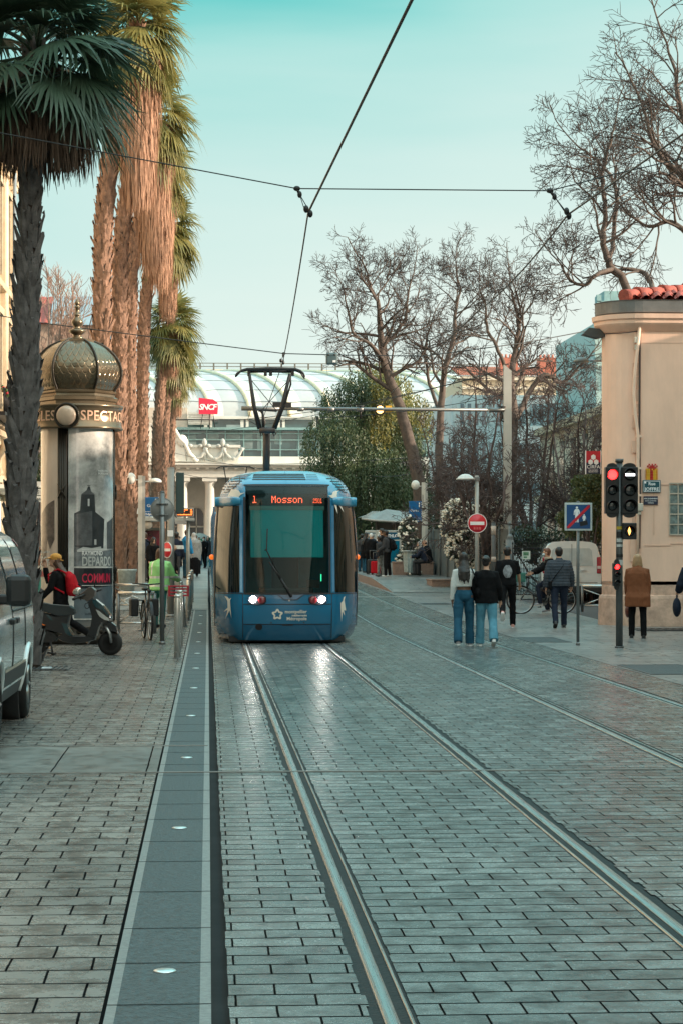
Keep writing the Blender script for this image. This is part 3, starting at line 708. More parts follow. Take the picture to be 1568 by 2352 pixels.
    mb.tube([(bx(1398), Y - .06 + .5, cz(762)), (bx(1440), Y - .05, cz(764)), (bx(1466), Y - .04, cz(760))], .012, 5); mb.build('cable', M('cable_dark', (.07, .05, .045), rough=.7), t)
    mb = MB(); mb.tube([(bx(1468), Y - .06, cz(745)), (bx(1462), Y - .08, cz(800)), (bx(1456), Y - .09, cz(850)), (bx(1453), Y - .09, cz(905)), (bx(1457), Y - .09, cz(955)), (bx(1463), Y - .08, cz(1000)), (bx(1463), Y - .06, cz(1150)), (bx(1463), Y - .06, cz(1290))], .038, 8)
    for y in (1005, 1078, 1140): mb.box((bx(1459), Y - .1, cz(y)), (bx(1472), Y, cz(y) + .05))
    mb.build('conduit', M('pink_conduit', (.82, .58, .45), rough=.5, var=.08), t)
    mb = MB(); mb.box((bx(1460), Y - .16, cz(1174)), (bx(1474), Y, cz(1156)), bev=.015); mb.box((bx(1462), Y - .12, cz(1182)), (bx(1470), Y, cz(1175))); mb.box((bx(1455), Y - .1, cz(788)), (bx(1462), Y, cz(774)), bev=.01); mb.box((bx(1456), Y - .1, cz(804)), (bx(1463), Y, cz(792)), bev=.01)
    mb.build('meter_box', M('box_beige', (.55, .5, .42), rough=.6), t)
    xa, xb = bx(1538), bx(1600); za, zb = cz(1228), cz(1110)
    mb = MB(); mb.box((xa, Y - .012, za), (xb, Y + .05, zb)); wn = mb.build('window', M('glass_block', (.16, .2, .19), rough=.15, var=.55, vs=7, bump=.4, bs=14), t)
    mb = MB(); nn = 5
    for i in range(nn + 1):
        z = za + (zb - za) * i / nn; mb.box((xa, Y - .03, z - .014), (xb, Y - .013, z + .014))
    for i in range(5):
        x = xa + .19 * i; mb.box((x - .012, Y - .028, za), (x + .012, Y - .0135, zb))
    mb.build('frame', M('block_mortar', (.5, .42, .34), rough=.8), wn)
    mb = MB()
    for a, b, c_, e in ((1500, 1503, 1115, 1228), (1500, 1568, 1112, 1114), (1480, 1540, 1252, 1254), (1540, 1600, 1248, 1250)): mb.box((bx(a), Y - .012, cz(e)), (bx(b), Y - .001, cz(c_)))
    mb.build('moulding', PINKD, t)
    # side windows and floodlight under the cornice
    f = thing('floodlight', 'dark floodlight hanging under the cornice of the salmon house', 'lamp', (xw - .02, Y + r * .9, cz(757)))
    mb = MB(); mb.tube([(.05, 0, 0), (-.35, -.05, .02)], .03, 6); mb.build('arm', IRON, f)
    mb = MB(); mb.prism([(-.45, -.15, -.05), (-.1, -.15, -.14), (.05, -.15, -.1), (.05, -.15, .06), (-.3, -.15, .1)], (0, .3, 0)); mb.build('housing', M('flood_dark', (.06, .055, .05), rough=.5), f)
    # hanging banner on the side wall
    bn = thing('banner_sign', 'red and navy hanging sign with white hexagons on the salmon house corner', 'sign', W(1361, 1062, 50)); bn.rotation_euler = (0, 0, -.05)
    ww_, hh = 33 / F * 50, 52 / F * 50
    mb = MB(); mb.box((-ww_ / 2, -.03, -hh / 2), (ww_ / 2, .03, 0)); mb.build('lower_panel', M('sign_navy', (.012, .02, .05), rough=.5), bn)
    mb = MB(); mb.box((-ww_ / 2, -.03, .0), (ww_ / 2, .03, hh / 2)); mb.build('upper_panel', M('sign_crimson', (.5, .015, .03), rough=.5, var=.2), bn)
    mb = MB(); wtm = M('sign_white', (.85, .85, .85))
    for a, b in ((0, .12), (-.066, .005), (.066, .005)): mb.prism([(a + .06 * math.sin(q), -.038, b + .066 * math.cos(q)) for q in [math.pi * i / 3 for i in range(6)]], (0, .006, 0))
    fr = ww_ / 2; mb.box((-fr - .015, -.032, -hh / 2 - .012), (-fr, .032, hh / 2 + .012)); mb.box((fr, -.032, -hh / 2 - .012), (fr + .015, .032, hh / 2 + .012)); mb.box((fr + .08, -.05, -hh / 2), (fr + .14, .05, hh / 2 + .0))
    mb.build('emblem', wtm, bn); text('CIRFA', .115, wtm, (0, -.036, -.11), bn); text('DES ARMÉES', .04, wtm, (0, -.036, -.185), bn); text('RECRUTENT', .04, wtm, (0, -.036, -.225), bn)
    mb = MB(); mb.tube([(fr, 0, hh * .35), (.5, .2, hh * .35)], .015, 5); mb.tube([(fr, 0, -hh * .3), (.5, .2, -hh * .3)], .015, 5); mb.build('bracket', ZINC, bn)
    # street name plate, old name plate, pixel gift
    sg = thing('street_sign', 'dark blue street name plate with white letters on the salmon wall', 'sign', (bx(1496), Y - .03, cz(1117)))
    a, b = 21 / F * d0, 14.5 / F * d0
    mb = MB(); mb.box((-a, -.015, -b), (a, .02, b), bev=.012); mb.build('plate', M('plate_teal', (.008, .075, .10), rough=.3, coat=.5), sg)
    mb = MB(); q = .012
    for (x0_, z0_, x1_, z1_) in ((-a + .02, b - .03, a - .02, b - .02), (-a + .02, -b + .02, a - .02, -b + .03), (-a + .02, -b + .03, -a + .03, b - .03), (a - .03, -b + .03, a - .02, b - .03)): mb.box((x0_, -.019, z0_), (x1_, -.0155, z1_))
    mb.box((-a + .035, -.019, b - .075), (-a + .075, -.0155, b - .035)); mb.build('border', wtm, sg)
    text('Rue', .10, wtm, (0, -.019, .055), sg, bold=.002); text('JOFFRE', .10, wtm, (0, -.019, -.065), sg, bold=.002)
    s2 = thing('old_name_plate', 'small navy plate with pale lettering under the street sign', 'sign', (bx(1494), Y - .02, cz(1150)))
    mb = MB(); mb.box((-.16, -.01, -.09), (.16, .012, .1), bev=.006); mb.build('plate', M('plate_navy', (.02, .025, .05), rough=.4), s2)
    text('ANCIENNEMENT', .042, wtm, (0, -.013, .045), s2); text('Bd DU QUARTIER', .032, wtm, (0, -.013, -.005), s2); text('GENERAL', .032, wtm, (0, -.013, -.05), s2)
    g = thing('pixel_gift', 'mosaic of a yellow gift box with red ribbon above the street sign', 'mosaic', (bx(1496), Y - .012, cz(1102)))
    pix = ["..R.R.R.", ".R.RRR.R", "..RRRRR.", "YYYRYRYY", "OYYRRYYO", "OYYRRYYO", "OYYRRYYO", "OYYRRYYO", "OYYRRYYO", "OYYRRYYO"]
    mb = MB(); u = .034
    for i, row in enumerate(pix):
        for j, ch in enumerate(row):
            if ch != '.': mb.box(((j - 4) * u, -.02, (9 - i) * u * 1.05), ((j - 3) * u - .003, .0, (10 - i) * u * 1.05 - .003), 'RYO'.index(ch))
    mb.build('tile_mosaic', [M('mosaic_red', (.5, .02, .02), rough=.3), M('mosaic_yellow', (.75, .4, .03), rough=.3), M('mosaic_orange', (.65, .24, .02), rough=.3)], g)
    # street lamp on a bracket from the side wall
    lp = thing('wall_street_lamp', 'grey domed street lamp on an arm beside the salmon house corner', 'lamp', W(1390, 830, 50)); 
    mb = MB(); mb.tube([(0, 0, 0), (-.5, 0, .02)], .022, 6); mb.tube([(-.2, 0, .01), (-.36, 0, .02)], .032, 6); mb.build('arm', ZINC, lp)
    mb = MB(); mb.lathe([(.0, .1), (.08, .09), (.15, .05), (.185, .0), (.17, -.02), (0, -.02)], 18, (-.58, 0, .0)); mb.build('lamp_head', M('lamp_grey', (.16, .18, .17), rough=.4), lp)
pink_house()
def far_blocks():
    # long block with red roof behind the bare trees
    Y = 165; t = thing('red_roof_block', 'cream block with red tiled roof and chimneys beyond the bare trees', 'building', (0, Y, .6))
    xa, xb = WX(1060, Y), WX(1352, Y); ze = WZ(862, Y) - .6; zr = WZ(826, Y) - .6
    mb = MB(); mb.box((xa, 0, 0), (xb, 12, ze)); mb.build('wall', M('cream_wall', (.62, .52, .38), rough=.8, var=.1), t)
    mb = MB(); tiled_slope(mb, (xa - .3, -.4, ze), (xb + .3, -.4, ze), (xb + .3, 6, zr), (xa - .3, 6, zr), 60, amp=.08); rf = mb.build('roof', M('orange_tile', (.50, .13, .06), rough=.75, var=.2, vs=2), t)
    mb = MB()
    for x in (WX(1160, Y), WX(1250, Y), WX(1310, Y)):
        mb.box((x, 3, zr - 1), (x + 1.4, 4.2, zr + .55)); 
        for k in range(4): mb.tube([(x + .2 + .33 * k, 3.6, zr + .55), (x + .2 + .33 * k, 3.6, zr + .85)], .1, 6)
    mb.build('chimney', M('chimney_red', (.4, .15, .1)), rf)
    mb = MB(); mb.box((xa - .2, -.3, ze - .3), (xb + .2, 0, ze)); mb.box((xa, -.2, ze - 1.0), (xb, 0, ze - .8)); mb.build('cornice', M('pale_trim', (.7, .62, .5)), t)
    for k in range(14):
        for r_ in range(3):
            x = xa + .8 + (xb - xa) * k / 14; z = ze - 3.4 - 3.2 * r_
            if z > 0: mb = MB(); mb.box((x, -.03, z), (x + .9, .03, z + 1.7)); mb.build('window', GLASSD, t)
    # blue glass offices
    Y = 135; t = thing('glass_office', 'pale blue glass office block half hidden by bare branches', 'building', (0, Y, .6))
    xa, xb = WX(1035, Y), WX(1400, Y); zt = WZ(905, Y) - .6
    mb = MB(); mb.box((xa, 0, 0), (xb, 14, zt)); mb.build('wall', M('pale_blue_panel', (.42, .52, .55), rough=.4, var=.12, vs=.6), t)
    nx = 22
    for r_ in range(4):
        z = zt - 1.9 - 2.5 * r_
        for k in range(nx):
            x = xa + (xb - xa) * k / nx
            mb = MB(); mb.box((x + .12, -.05, z), (x + (xb - xa) / nx - .12, .0, z + 1.35)); mb.build('window', M('office_glass', (.10, .15, .18), rough=.08, var=.5, vs=.4, spec=.8) if (k * 7 + r_ * 3) % 5 else M('office_glass_pale', (.4, .48, .5), rough=.2), t)
    Y = 120; t = thing('teal_tower', 'tall pale teal tower with roof railing behind the salmon house', 'building', (0, Y, .6))
    xa, xb = WX(1368, Y), WX(1470, Y); zt = WZ(735, Y) - .6
    mb = MB(); mb.box((xa, 0, 0), (xb, 14, zt)); mb.box((xa - .1, -.15, zt - 2.0), (xb, 0, zt - .1)); mb.build('wall', M('teal_wall', (.33, .47, .46), rough=.5, var=.1), t)
    mb = MB(); mb.box((xa + .1, .3, zt), (xa + .35, .6, zt + 1.6)); 
    for k in range(3): mb.box((xa + .1, .3, zt + .4 + .4 * k), (xa + 3, .36, zt + .45 + .4 * k))
    mb.box((xa + .65, 1, zt), (xa + 5, 4, zt + 1.9)); mb.build('roof_railing', M('teal_rail', (.22, .36, .37)), t)
    for r_ in range(6):
        for k in range(3):
            mb = MB(); mb.box((xa + .25 + .7 * k, -.04, zt - 3.9 - 2.2 * r_), (xa + .75 + .7 * k, .0, zt - 2.6 - 2.2 * r_)); mb.build('window', M('tower_glass', (.16, .24, .25), rough=.1, spec=.8, var=.3), t)
far_blocks()
def street_block(label, x0, x1, y0, y1, h, col, step=3.2, face=1):
    """plain street house: storeys of windows with sills, cornice"""
    t = thing('street_house', label, 'building', (0, 0, 0))
    mb = MB(); mb.box((x0, y0, -.1), (x1, y1, h)); mb.build('wall', M('render_%d' % int(col[0] * 100), col, rough=.85, var=.12, vs=.7), t)
    mb = MB(); xf = x0 if face < 0 else x1
    for z in (4.2, h - .5): mb.box((xf, y0, z), (xf + .35 * face, y1, z + .35))
    mb.build('cornice', STONED, t)
    y = y0 + 1.5
    gl = MB(); fr = MB()
    while y < y1 - 2:
        z = 5.2
        while z < h - 2.4:
            gl.box((xf, y, z), (xf + .05 * face, y + 1.1, z + 1.9))
            if h < 10: wn_ = gl.build('window', GLASSD, t); gl = MB()
            fr.box((xf, y - .15, z - .15), (xf + .16 * face, y + 1.25, z)); fr.box((xf, y - .12, z + 1.9), (xf + .12 * face, y + 1.22, z + 2.1)); z += 3.3
            if h < 10: fr.build('frame', STONED, wn_); fr = MB()
        gl.box((xf, y - .5, .4), (xf + .06 * face, y + 1.7, 3.4))
        if h < 10: gl.build('window', GLASSD, t); gl = MB()
        y += step
    
    if h > 10: fr.build('frame', STONED, gl.build('glazing', GLASSD, t))
    return t
# houses lining the street beside and behind the viewpoint, outside the frame: they shade the street and mirror in the tram
street_block('unseen ochre house added past the frame edge to shade the paving', 17.5, 30, -70, 32.0, 19.5, (.42, .33, .24), face=-1)  # added out of view, length and height set by the shade wanted
street_block('low cream house added behind the salmon house to shade the street', 17.5, 26, 32.3, 112, 8.2, (.5, .44, .35), face=-1)  # added block; its height sets where shade ends on the palm trunks
street_block('stone street house facing the palms past the frame edge', -22, -9, -70, 39.5, 17, (.48, .4, .3), face=1)
street_block('rose street house closing the street behind the viewpoint', 18, 60, -110, -72, 15, (.4, .3, .25), face=-1)
# ---------------------------------------------------------------- the tram
TY, TX = 38.45, 1.43
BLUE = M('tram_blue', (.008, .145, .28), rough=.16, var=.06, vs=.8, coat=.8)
BLUEL = M('tram_blue_sky_sheen', (.03, .25, .42), rough=.25, var=.06, vs=.8, coat=.8)  # paler blue for the top: reflected sky put into the colour
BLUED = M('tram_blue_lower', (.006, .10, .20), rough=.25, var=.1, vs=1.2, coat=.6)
BIRD = M('bird_white', (.80, .74, .64), rough=.4, var=.03)
BLACK = M('matt_black', (.012, .012, .013), rough=.55, var=.3)
WIN = glassmat('tram_windscreen', (.60, .80, .80), .86, rough=.015, ior=1.36)
WINS = glassmat('tram_side_glass', (.30, .26, .24), .5, rough=.02, ior=1.75)
def interp(tab, z):
    if z <= tab[0][0]: return tab[0][1]
    for (a, va), (b, vb) in zip(tab, tab[1:]):
        if z <= b: t = (z - a) / (b - a); return va + (vb - va) * t
    return tab[-1][1]
HW = [(.06, 1.14), (.10, 1.2), (.18, 1.25), (.35, 1.30), (.7, 1.325), (1.3, 1.335), (1.9, 1.32), (2.3, 1.29), (2.5, 1.26), (2.7, 1.21), (2.86, 1.15), (2.96, 1.08), (3.04, .99), (3.10, .88), (3.14, .76), (3.16, .62)]
def hw(z): return interp(HW, z)
def rake(z):
    a = .14 * max(0, (.75 - z) / .7) ** 2
    b = .34 * max(0, z - .9) / 2
    c = .75 * max(0, (z - 2.75) / .42) ** 2.2
    return a + b + c
def dep(x, z):
    a = abs(x) * 1.33 / hw(z) if hw(z) < 1.33 else abs(x)
    d = .09 * min(1, a / .8) ** 2
    if a > .8: d += .78 * ((a - .8) / .53) ** 2.1
    return d + rake(z)
def TP(x, z, off=0.):
    """point on the tram's nose, off metres out of the skin"""
    e = .01; p = V((x, dep(x, z), z))
    if off:
        n = (V((x + e, dep(x + e, z), z)) - V((x - e, dep(x - e, z), z))).cross(V((x, dep(x, z + e), z + e)) - V((x, dep(x, z - e), z - e)))
        n.normalize()
        if n.y > 0: n = -n
        p = p + n * off
    return p
tram = thing('tram', 'blue tram with white swallows heading towards the viewer, headlights on', 'tram', (TX, TY, 0))
def tx(px): return (px - 663) * .00786
def tz(py): return 1.68 - (py - 1265) * .00786
ZR = [.06, .10, .18, .28, .345, .355, .5, .62, .715, .725, .80, .90, .92, 1.2, 1.5, 1.8, 2.1, 2.3, 2.5, 2.6, 2.72, 2.86, 2.92, 2.96, 3.0, 3.04, 3.07, 3.10, 3.12, 3.14, 3.15, 3.16]
XC = [0, .15, .3, .45, .6, .75, .80, .86]
TF = [0.12, .25, .4, .55, .7, .8, .88, .94, .98, 1.]
def colx(z):
    h = hw(z); k = min(1, h / 1.12); inner = [x * k for x in XC]; l = inner[-1]
    half = inner + [l + (h - l) * t for t in TF]
    return [-x for x in half[:0:-1]] + half
nc = len(colx(1.)); mid = nc // 2
body = MB(); ws = MB(); sw = MB()
rows = [[V((x, dep(x, z), z)) for x in colx(z)] for z in ZR]
def cell(i, j):
    zm = (ZR[i] + ZR[i + 1]) / 2; c = j - mid if j >= mid else mid - 1 - j
    if .92 < zm < 2.86 and c < 5: return 'ws'
    if .92 < zm < 2.5 and 7 <= c < 15: return 'sw'
    return 'body'
def addcells(mb, kind, off=0., mf=None):
    idx = {}
    for i in range(len(ZR) - 1):
        for j in range(nc - 1):
            if cell(i, j) != kind: continue
            q = []
            for a, b in ((i, j), (i, j + 1), (i + 1, j + 1), (i + 1, j)):
                if (a, b) not in idx:
                    p = rows[a][b]; idx[(a, b)] = len(mb.v)
                    mb.v.append(tuple(TP(p.x * .9995, min(p.z, 3.14), off) if off else p))
                q.append(idx[(a, b)])
            mb.face(q, mf(i, j) if mf else 0, True)
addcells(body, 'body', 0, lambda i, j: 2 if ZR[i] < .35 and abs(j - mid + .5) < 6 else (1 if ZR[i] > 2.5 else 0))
# flanks running back from the nose, roof, stern
LEN = 30.; back = []
for z in ZR: back.append((hw(z), dep(hw(z), z)))
for s in (-1, 1):
    r = [[V((s * h, d, z)), V((s * h, d + 1.2, z)), V((s * h, LEN, z))] for (h, d), z in zip(back, ZR)]
    for i in range(len(ZR) - 1):
        for j in range(2):
            if j == 1 and .95 < (ZR[i] + ZR[i + 1]) / 2 < 2.5: continue
            n = len(body.v); body.v += [tuple(r[i][j]), tuple(r[i][j + 1]), tuple(r[i + 1][j + 1]), tuple(r[i + 1][j])]
            body.face((n, n + 1, n + 2, n + 3) if s > 0 else (n + 3, n + 2, n + 1, n), 1 if ZR[i] > 2.6 else 0, True)
top = rows[-1]; n = len(body.v)
body.v += [tuple(p) for p in top] + [(p.x, LEN, p.z) for p in top]
for j in range(nc - 1): body.face((n + j, n + j + 1, n + nc + j + 1, n + nc + j), 1, True)
prof = [V((-h, LEN, z)) for (h, d), z in zip(back, ZR)]; body.poly([*prof, *[V((-p.x, p.y, p.z)) for p in prof[::-1]]])
bodyo = body.build('body', [BLUE, BLUEL, BLUED], tram)
addcells(ws, 'ws', .004); ws.build('windscreen', WIN, tram)
sp_ = {}
for s in (-1, 1):
    q = MB(); idx = {}
    for i in range(len(ZR) - 1):
        for j in range(nc - 1):
            if cell(i, j) != 'sw' or (j - mid + .5) * s < 0: continue
            f = []
            for a, b in ((i, j), (i, j + 1), (i + 1, j + 1), (i + 1, j)):
                if (a, b) not in idx: idx[(a, b)] = len(q.v); q.v.append(tuple(TP(rows[a][b].x * .9995, rows[a][b].z, -.006)))
                f.append(idx[(a, b)])
            q.face(f, 0, True)
    q.build('quarter_window', WINS, tram)
    q = MB(); h = 1.318
    q.box((s * h, 2.4, .95), (s * (h - .01), LEN - 1, 2.5)); o = q.build('side_window', WINS, tram)
    q = MB(); y = 2.3
    while y < LEN - 1: q.box((s * (h + .014), y, .94), (s * (h - .02), y + .16, 2.52)); y += 2.1
    q.build('window_post', BLUE, o)
# cab interior seen through the glass: dark shell, blind, desk, driver seat
q = MB(); q.box((-1.12, 1.55, .5), (1.12, 1.6, 2.8)); q.box((-1.12, .5, .86), (1.12, 1.55, .9)); q.box((-1.12, .95, 2.62), (1.12, 1.55, 2.66)); q.build('cab_lining', M('cab_dark', (.03, .24, .30), rough=.8), tram)
q = MB(); K = 10
q.grid([[V((x, dep(x, z) + .06, z)) for x in [-.66 + 1.32 * i / K for i in range(K + 1)]] for z in (1.56, 1.9, 2.2, 2.42)], 0); q.build('sun_blind', M('teal_blind', (.0, .48, .50), rough=.75, var=.05, vs=3, emit=0), tram)
q = MB(); q.grid([[V((x, dep(x, z) + .05, z)) for x in [-.68 + 1.36 * i / K for i in range(K + 1)]] for z in (2.42, 2.50)], 0); q.build('blind_roller', M('pale_teal', (.12, .30, .28), rough=.5), tram)
q = MB(); q.box((-.5, .55, .9), (.5, .95, 1.0), bev=.03); q.box((-.25, 1.1, .9), (.25, 1.22, 1.65), bev=.05); q.box((.38, .6, 1.0), (.6, .7, 1.15)); q.build('driver_desk', BLACK, tram)
q = MB(); q.box((.63, .62, 1.12), (.645, .63, 1.25)); q.build('cab_screen', M('green_led', (.05, .9, .4), emit=1.5), tram)
# destination display: black pane with red dot letters
q = MB(); q.grid([[V((x, dep(x, z) + .03, z)) for x in [-.69 + 1.38 * i / K for i in range(K + 1)]] for z in (2.51, 2.72)], 0); disp = q.build('destination_display', M('display_black', (.01, .013, .015), rough=.4, var=.1), tram)
q = MB(); q.grid([[V((x, dep(x, z) + .025, z)) for x in [-.73 + 1.46 * i / K for i in range(K + 1)]] for z in (2.72, 2.85)], 0); q.build('upper_lining', M('lining_dark', (.02, .03, .035), rough=.5), tram)
GL = {'1': ["01100", "00100", "00100", "00100", "00100", "00100", "11111"], 'M': ["10001", "11011", "10101", "10101", "10001", "10001", "10001"], 'o': ["00000", "00000", "01110", "10001", "10001", "10001", "01110"],
      's': ["00000", "00000", "01111", "10000", "01110", "00001", "11110"], 'n': ["00000", "00000", "11110", "10001", "10001", "10001", "10001"], '2': ["01110", "10001", "00001", "00110", "01000", "10000", "11111"],
      '5': ["11111", "10000", "11110", "00001", "00001", "10001", "01110"], '0': ["01110", "10001", "10001", "10001", "10001", "10001", "01110"]}
LED = M('led_red', (.9, .12, .06), emit=2.6, ecol=(1, .10, .04))
def dots(word, x0, z0, w, h, adv):
    q = MB()
    for k, ch in enumerate(word):
        for r_, row in enumerate(GL[ch]):
            for c_, b in enumerate(row):
                if b == '1':
                    x = x0 + k * adv + c_ * w; z = z0 + (6 - r_) * h
                    q.poly([TP(x, z, -.012), TP(x + w * .84, z, -.012), TP(x + w * .84, z + h * .84, -.012), TP(x, z + h * .84, -.012)])
    return q
# text is read from the front: x grows to the viewer's right
for word, x0, z0, w, h, adv in (('1', tx(584), tz(1154), .014, .0185, .085), ('Mosson', tx(628), tz(1154), .0155, .0185, .0965), ('2501', tx(724), tz(1154), .0072, .0115, .0425)): dots(word, x0, z0, w, h, adv).build('dot_lettering', LED, disp)
# windscreen surround, seams
def strip(pts, wdt, off=.004, mat=BLACK, name='seam', par=tram, n=8):
    """ribbon lying on the nose along a chain of (x, z) points"""
    P = []
    for (a, b), (c, d) in zip(pts, pts[1:]):
        for i in range(n): P.append((a + (c - a) * i / n, b + (d - b) * i / n))
    P.append(pts[-1]); q = MB(); l = []; r_ = []
    for i, (x, z) in enumerate(P):
        a = P[max(i - 1, 0)]; b = P[min(i + 1, len(P) - 1)]; t = V((b[0] - a[0], b[1] - a[1], 0)).normalized()
        l.append(TP(x - t.y * wdt / 2, z + t.x * wdt / 2, off)); r_.append(TP(x + t.y * wdt / 2, z - t.x * wdt / 2, off))
    q.grid([l, r_], 0); return q.build(name, mat, par)
strip([(-.77, .905), (.77, .905), (.77, 2.875), (-.77, 2.875), (-.77, .905)], .035, .006, name='windscreen_seal', mat=BLACK)
strip([(-1.3, .905), (-.77, .905)], .014); strip([(1.3, .905), (.77, .905)], .014)
strip([(-.80, .10), (-.80, .9)], .013); strip([(.80, .10), (.80, .9)], .013)
strip([(-.79, .715), (.79, .715)], .014); strip([(-.79, .352), (.79, .352)], .014)
for s in (-1, 1): strip([(s * 1.30, .3), (s * 1.315, 1.6), (s * 1.25, 2.5)], .02, .003)
# strips down the pillars between the panes, bright sheen put into the colour
for s in (-1, 1):
    strip([(s * .83, .93), (s * .83, 2.5)], .045, .012, mat=M('pillar_sheen', (.10, .30, .52), rough=.12, coat=1, metal=.5), name='pillar')
# blisters holding the mirrors
for s in (-1, 1):
    q = MB(); rows_ = []
    for i in range(10):
        t_ = i / 9; x = s * (.84 + .47 * t_); xx_ = min(abs(x), 1.22); y0 = dep(xx_, 2.56); k = min(1, t_ * 3) * (1 if t_ < .95 else .82)
        o = .03 + .065 * k; hgt = .088 * (.75 + .25 * k); c = .03
        rows_.append([V((x, y0 + a, 2.585 + b * hgt)) for a, b in ((.12, 1.02), (-o + c, .92), (-o, .62), (-o - .01, -.6), (-o + c, -1), (.12, -1), (.12, 1.02))])
    q.grid(rows_, 0); q.poly(rows_[-1][:-1]); q.poly(rows_[0][:-1])
    q.build('mirror_pod', BLUEL, tram, fix=True)
# headlamp clusters
for s in (-1, 1):
    c = s * .545; z0 = .795
    def oval(rx, rz, off, cx=c, n=26, pw=2.6):
        return [TP(cx + rx * math.copysign(abs(math.cos(a)) ** (2 / pw), math.cos(a)), z0 + rz * math.copysign(abs(math.sin(a)) ** (2 / pw), math.sin(a)), off) for a in [2 * math.pi * i / n for i in range(n)]]
    q = MB(); o1 = oval(.168, .098, .002); o2 = oval(.155, .085, .018); q.grid([o1 + o1[:1], o2 + o2[:1]], 0, sm=False); q.poly(oval(.156, .086, .008)); hl = q.build('headlight', M('lamp_socket', (.03, .035, .045), rough=.3), tram)
    q = MB()
    for i in range(6):
        rr_ = .058 * math.cos(i / 5 * math.pi / 2); ring = [TP(c + s * .075 + rr_ * math.cos(a), z0 + .005 + rr_ * math.sin(a), .012 + .03 * math.sin(i / 5 * math.pi / 2)) for a in [2 * math.pi * k / 20 for k in range(21)]]
        if i: q.grid([prev, ring], 0)
        prev = ring
    q.build('lamp', M('headlamp_glow', (1, .97, .9), emit=70, ecol=(1, .95, .85)), hl)
    q = MB()
    for i in range(6):
        rr_ = .068 * math.cos(i / 5 * math.pi / 2); ring = [TP(c - s * .08 + rr_ * math.cos(a), z0 - .004 + rr_ * math.sin(a), .010 + .02 * math.sin(i / 5 * math.pi / 2)) for a in [2 * math.pi * k / 20 for k in range(21)]]
        if i: q.grid([prev, ring], 0)
        prev = ring
    q.build('tail_lamp', M('tail_red', (.22, .02, .03), rough=.15, coat=1), hl)
# wiper
q = MB(); a, b, c = TP(tx(672), tz(1371), .05), TP(tx(648), tz(1330), .06), TP(tx(612), tz(1265), .05)
q.tube([a, b], [.028, .02], 8); q.tube([b, TP(tx(622), tz(1292), .06)], [.02, .012], 8); q.tube([TP(tx(618), tz(1215), .03), TP(tx(616), tz(1265), .03), TP(tx(645), tz(1325), .03)], .011, 6); q.tube([c, TP(tx(617), tz(1262), .03)], .01, 6)
q.build('wiper', BLACK, tram)
q = MB(); q.poly([TP(x, z, .006) for x, z in ((tx(640), .895), (tx(656), .80), (tx(684), .80), (tx(700), .895))]); q.build('wiper_plate', BLUED, tram)
strip([(tx(640), .89), (tx(656), .795), (tx(684), .795), (tx(700), .89)], .012, .009)
# coupler flap details
q = MB(); q.poly([TP(tx(598) + .065 * math.cos(a), tz(1440) + .058 * math.sin(a), .004) for a in [2 * math.pi * k / 24 for k in range(24)]]); q.build('horn_opening', BLACK, tram)
strip([(tx(651), .338), (tx(676), .338)], .02)
q = MB()
for px in (626, 701): q.poly([TP(tx(px) + .014 * math.cos(a), tz(1430) + .014 * math.sin(a), .004) for a in [2 * math.pi * k / 12 for k in range(12)]])
q.poly([TP(tx(667) + .016 * math.cos(a), tz(1379) + .016 * math.sin(a), .012) for a in [2 * math.pi * k / 12 for k in range(12)]], 1)
q.build('bolt', [BLACK, STEEL], tram)
# roof louvres
def louvre(x0, x1, z, h=.022): strip([(x0, z), (x1, z)], h, .004, name='louvre', n=10)
for k, z in enumerate((2.985, 3.022, 3.056, 3.088)): louvre(-.62 + .01 * k, .36 - .01 * k, z, .02)
for k, z in enumerate((2.985, 3.022, 3.056, 3.088)): strip([(.37, z), (.60 - .01 * k, z)], .014, .004, name='louvre', mat=BLUED)
for s in (-1, 1):
    for k in range(5):
        z = 2.80 + .052 * k; w0 = hw(z); strip([(s * (w0 * .80 - .02 * k), z), (s * w0 * .93, z + .008)], .017, .004, name='louvre', n=5)
        strip([(s * w0 * .955, z + .012), (s * w0 * .995, z + .02)], .017, .004, name='louvre', n=3)
    strip([(s * .84, 3.06), (s * .85, 2.93), (s * .98, 2.82), (s * 1.06, 2.76), (s * 1.13, 2.76)], .012, .003, n=5)
# swallows
SW1 = [(433, 365), (345, 335), (372, 375), (365, 400), (350, 430), (275, 462), (325, 455), (330, 470), (352, 445), (348, 480), (362, 458), (395, 478), (404, 440), (402, 405), (412, 390), (448, 372)]
def bird(poly, mat=BIRD, off=.009):
    """outline in picture units of the nose's close-up, laid on the skin as small triangles"""
    pts = []
    for px_, py_ in poly:
        sx_ = 780 + px_ * 720 / 1568; sy_ = 1800 + py_ * 820 / 1786
        pts.append((tx(sx_ * .57416), tz(sy_ * .57416)))
    bm = bmesh.new(); vs_ = [bm.verts.new((a, b, 0)) for a, b in pts]; bm.faces.new(vs_)
    bmesh.ops.triangulate(bm, faces=bm.faces[:]); bmesh.ops.subdivide_edges(bm, edges=bm.edges[:], cuts=3, use_grid_fill=True)
    bm.verts.ensure_lookup_table(); q = MB()
    for v_ in bm.verts:
        x, z = v_.co.x, v_.co.y; x = max(-hw(z) * .99, min(hw(z) * .99, x)); q.v.append(tuple(TP(x, z, off)))
    for f in bm.faces: q.face([v_.index for v_ in f.verts])
    bm.free(); return q.build('swallow', mat, tram, fix=True)
bird([(448, 370), (412, 372), (402, 352), (375, 340), (336, 335), (362, 350), (370, 378), (366, 402), (345, 428), (275, 458), (330, 450), (332, 470), (362, 448), (384, 474), (402, 470), (404, 440), (400, 405), (414, 388)])
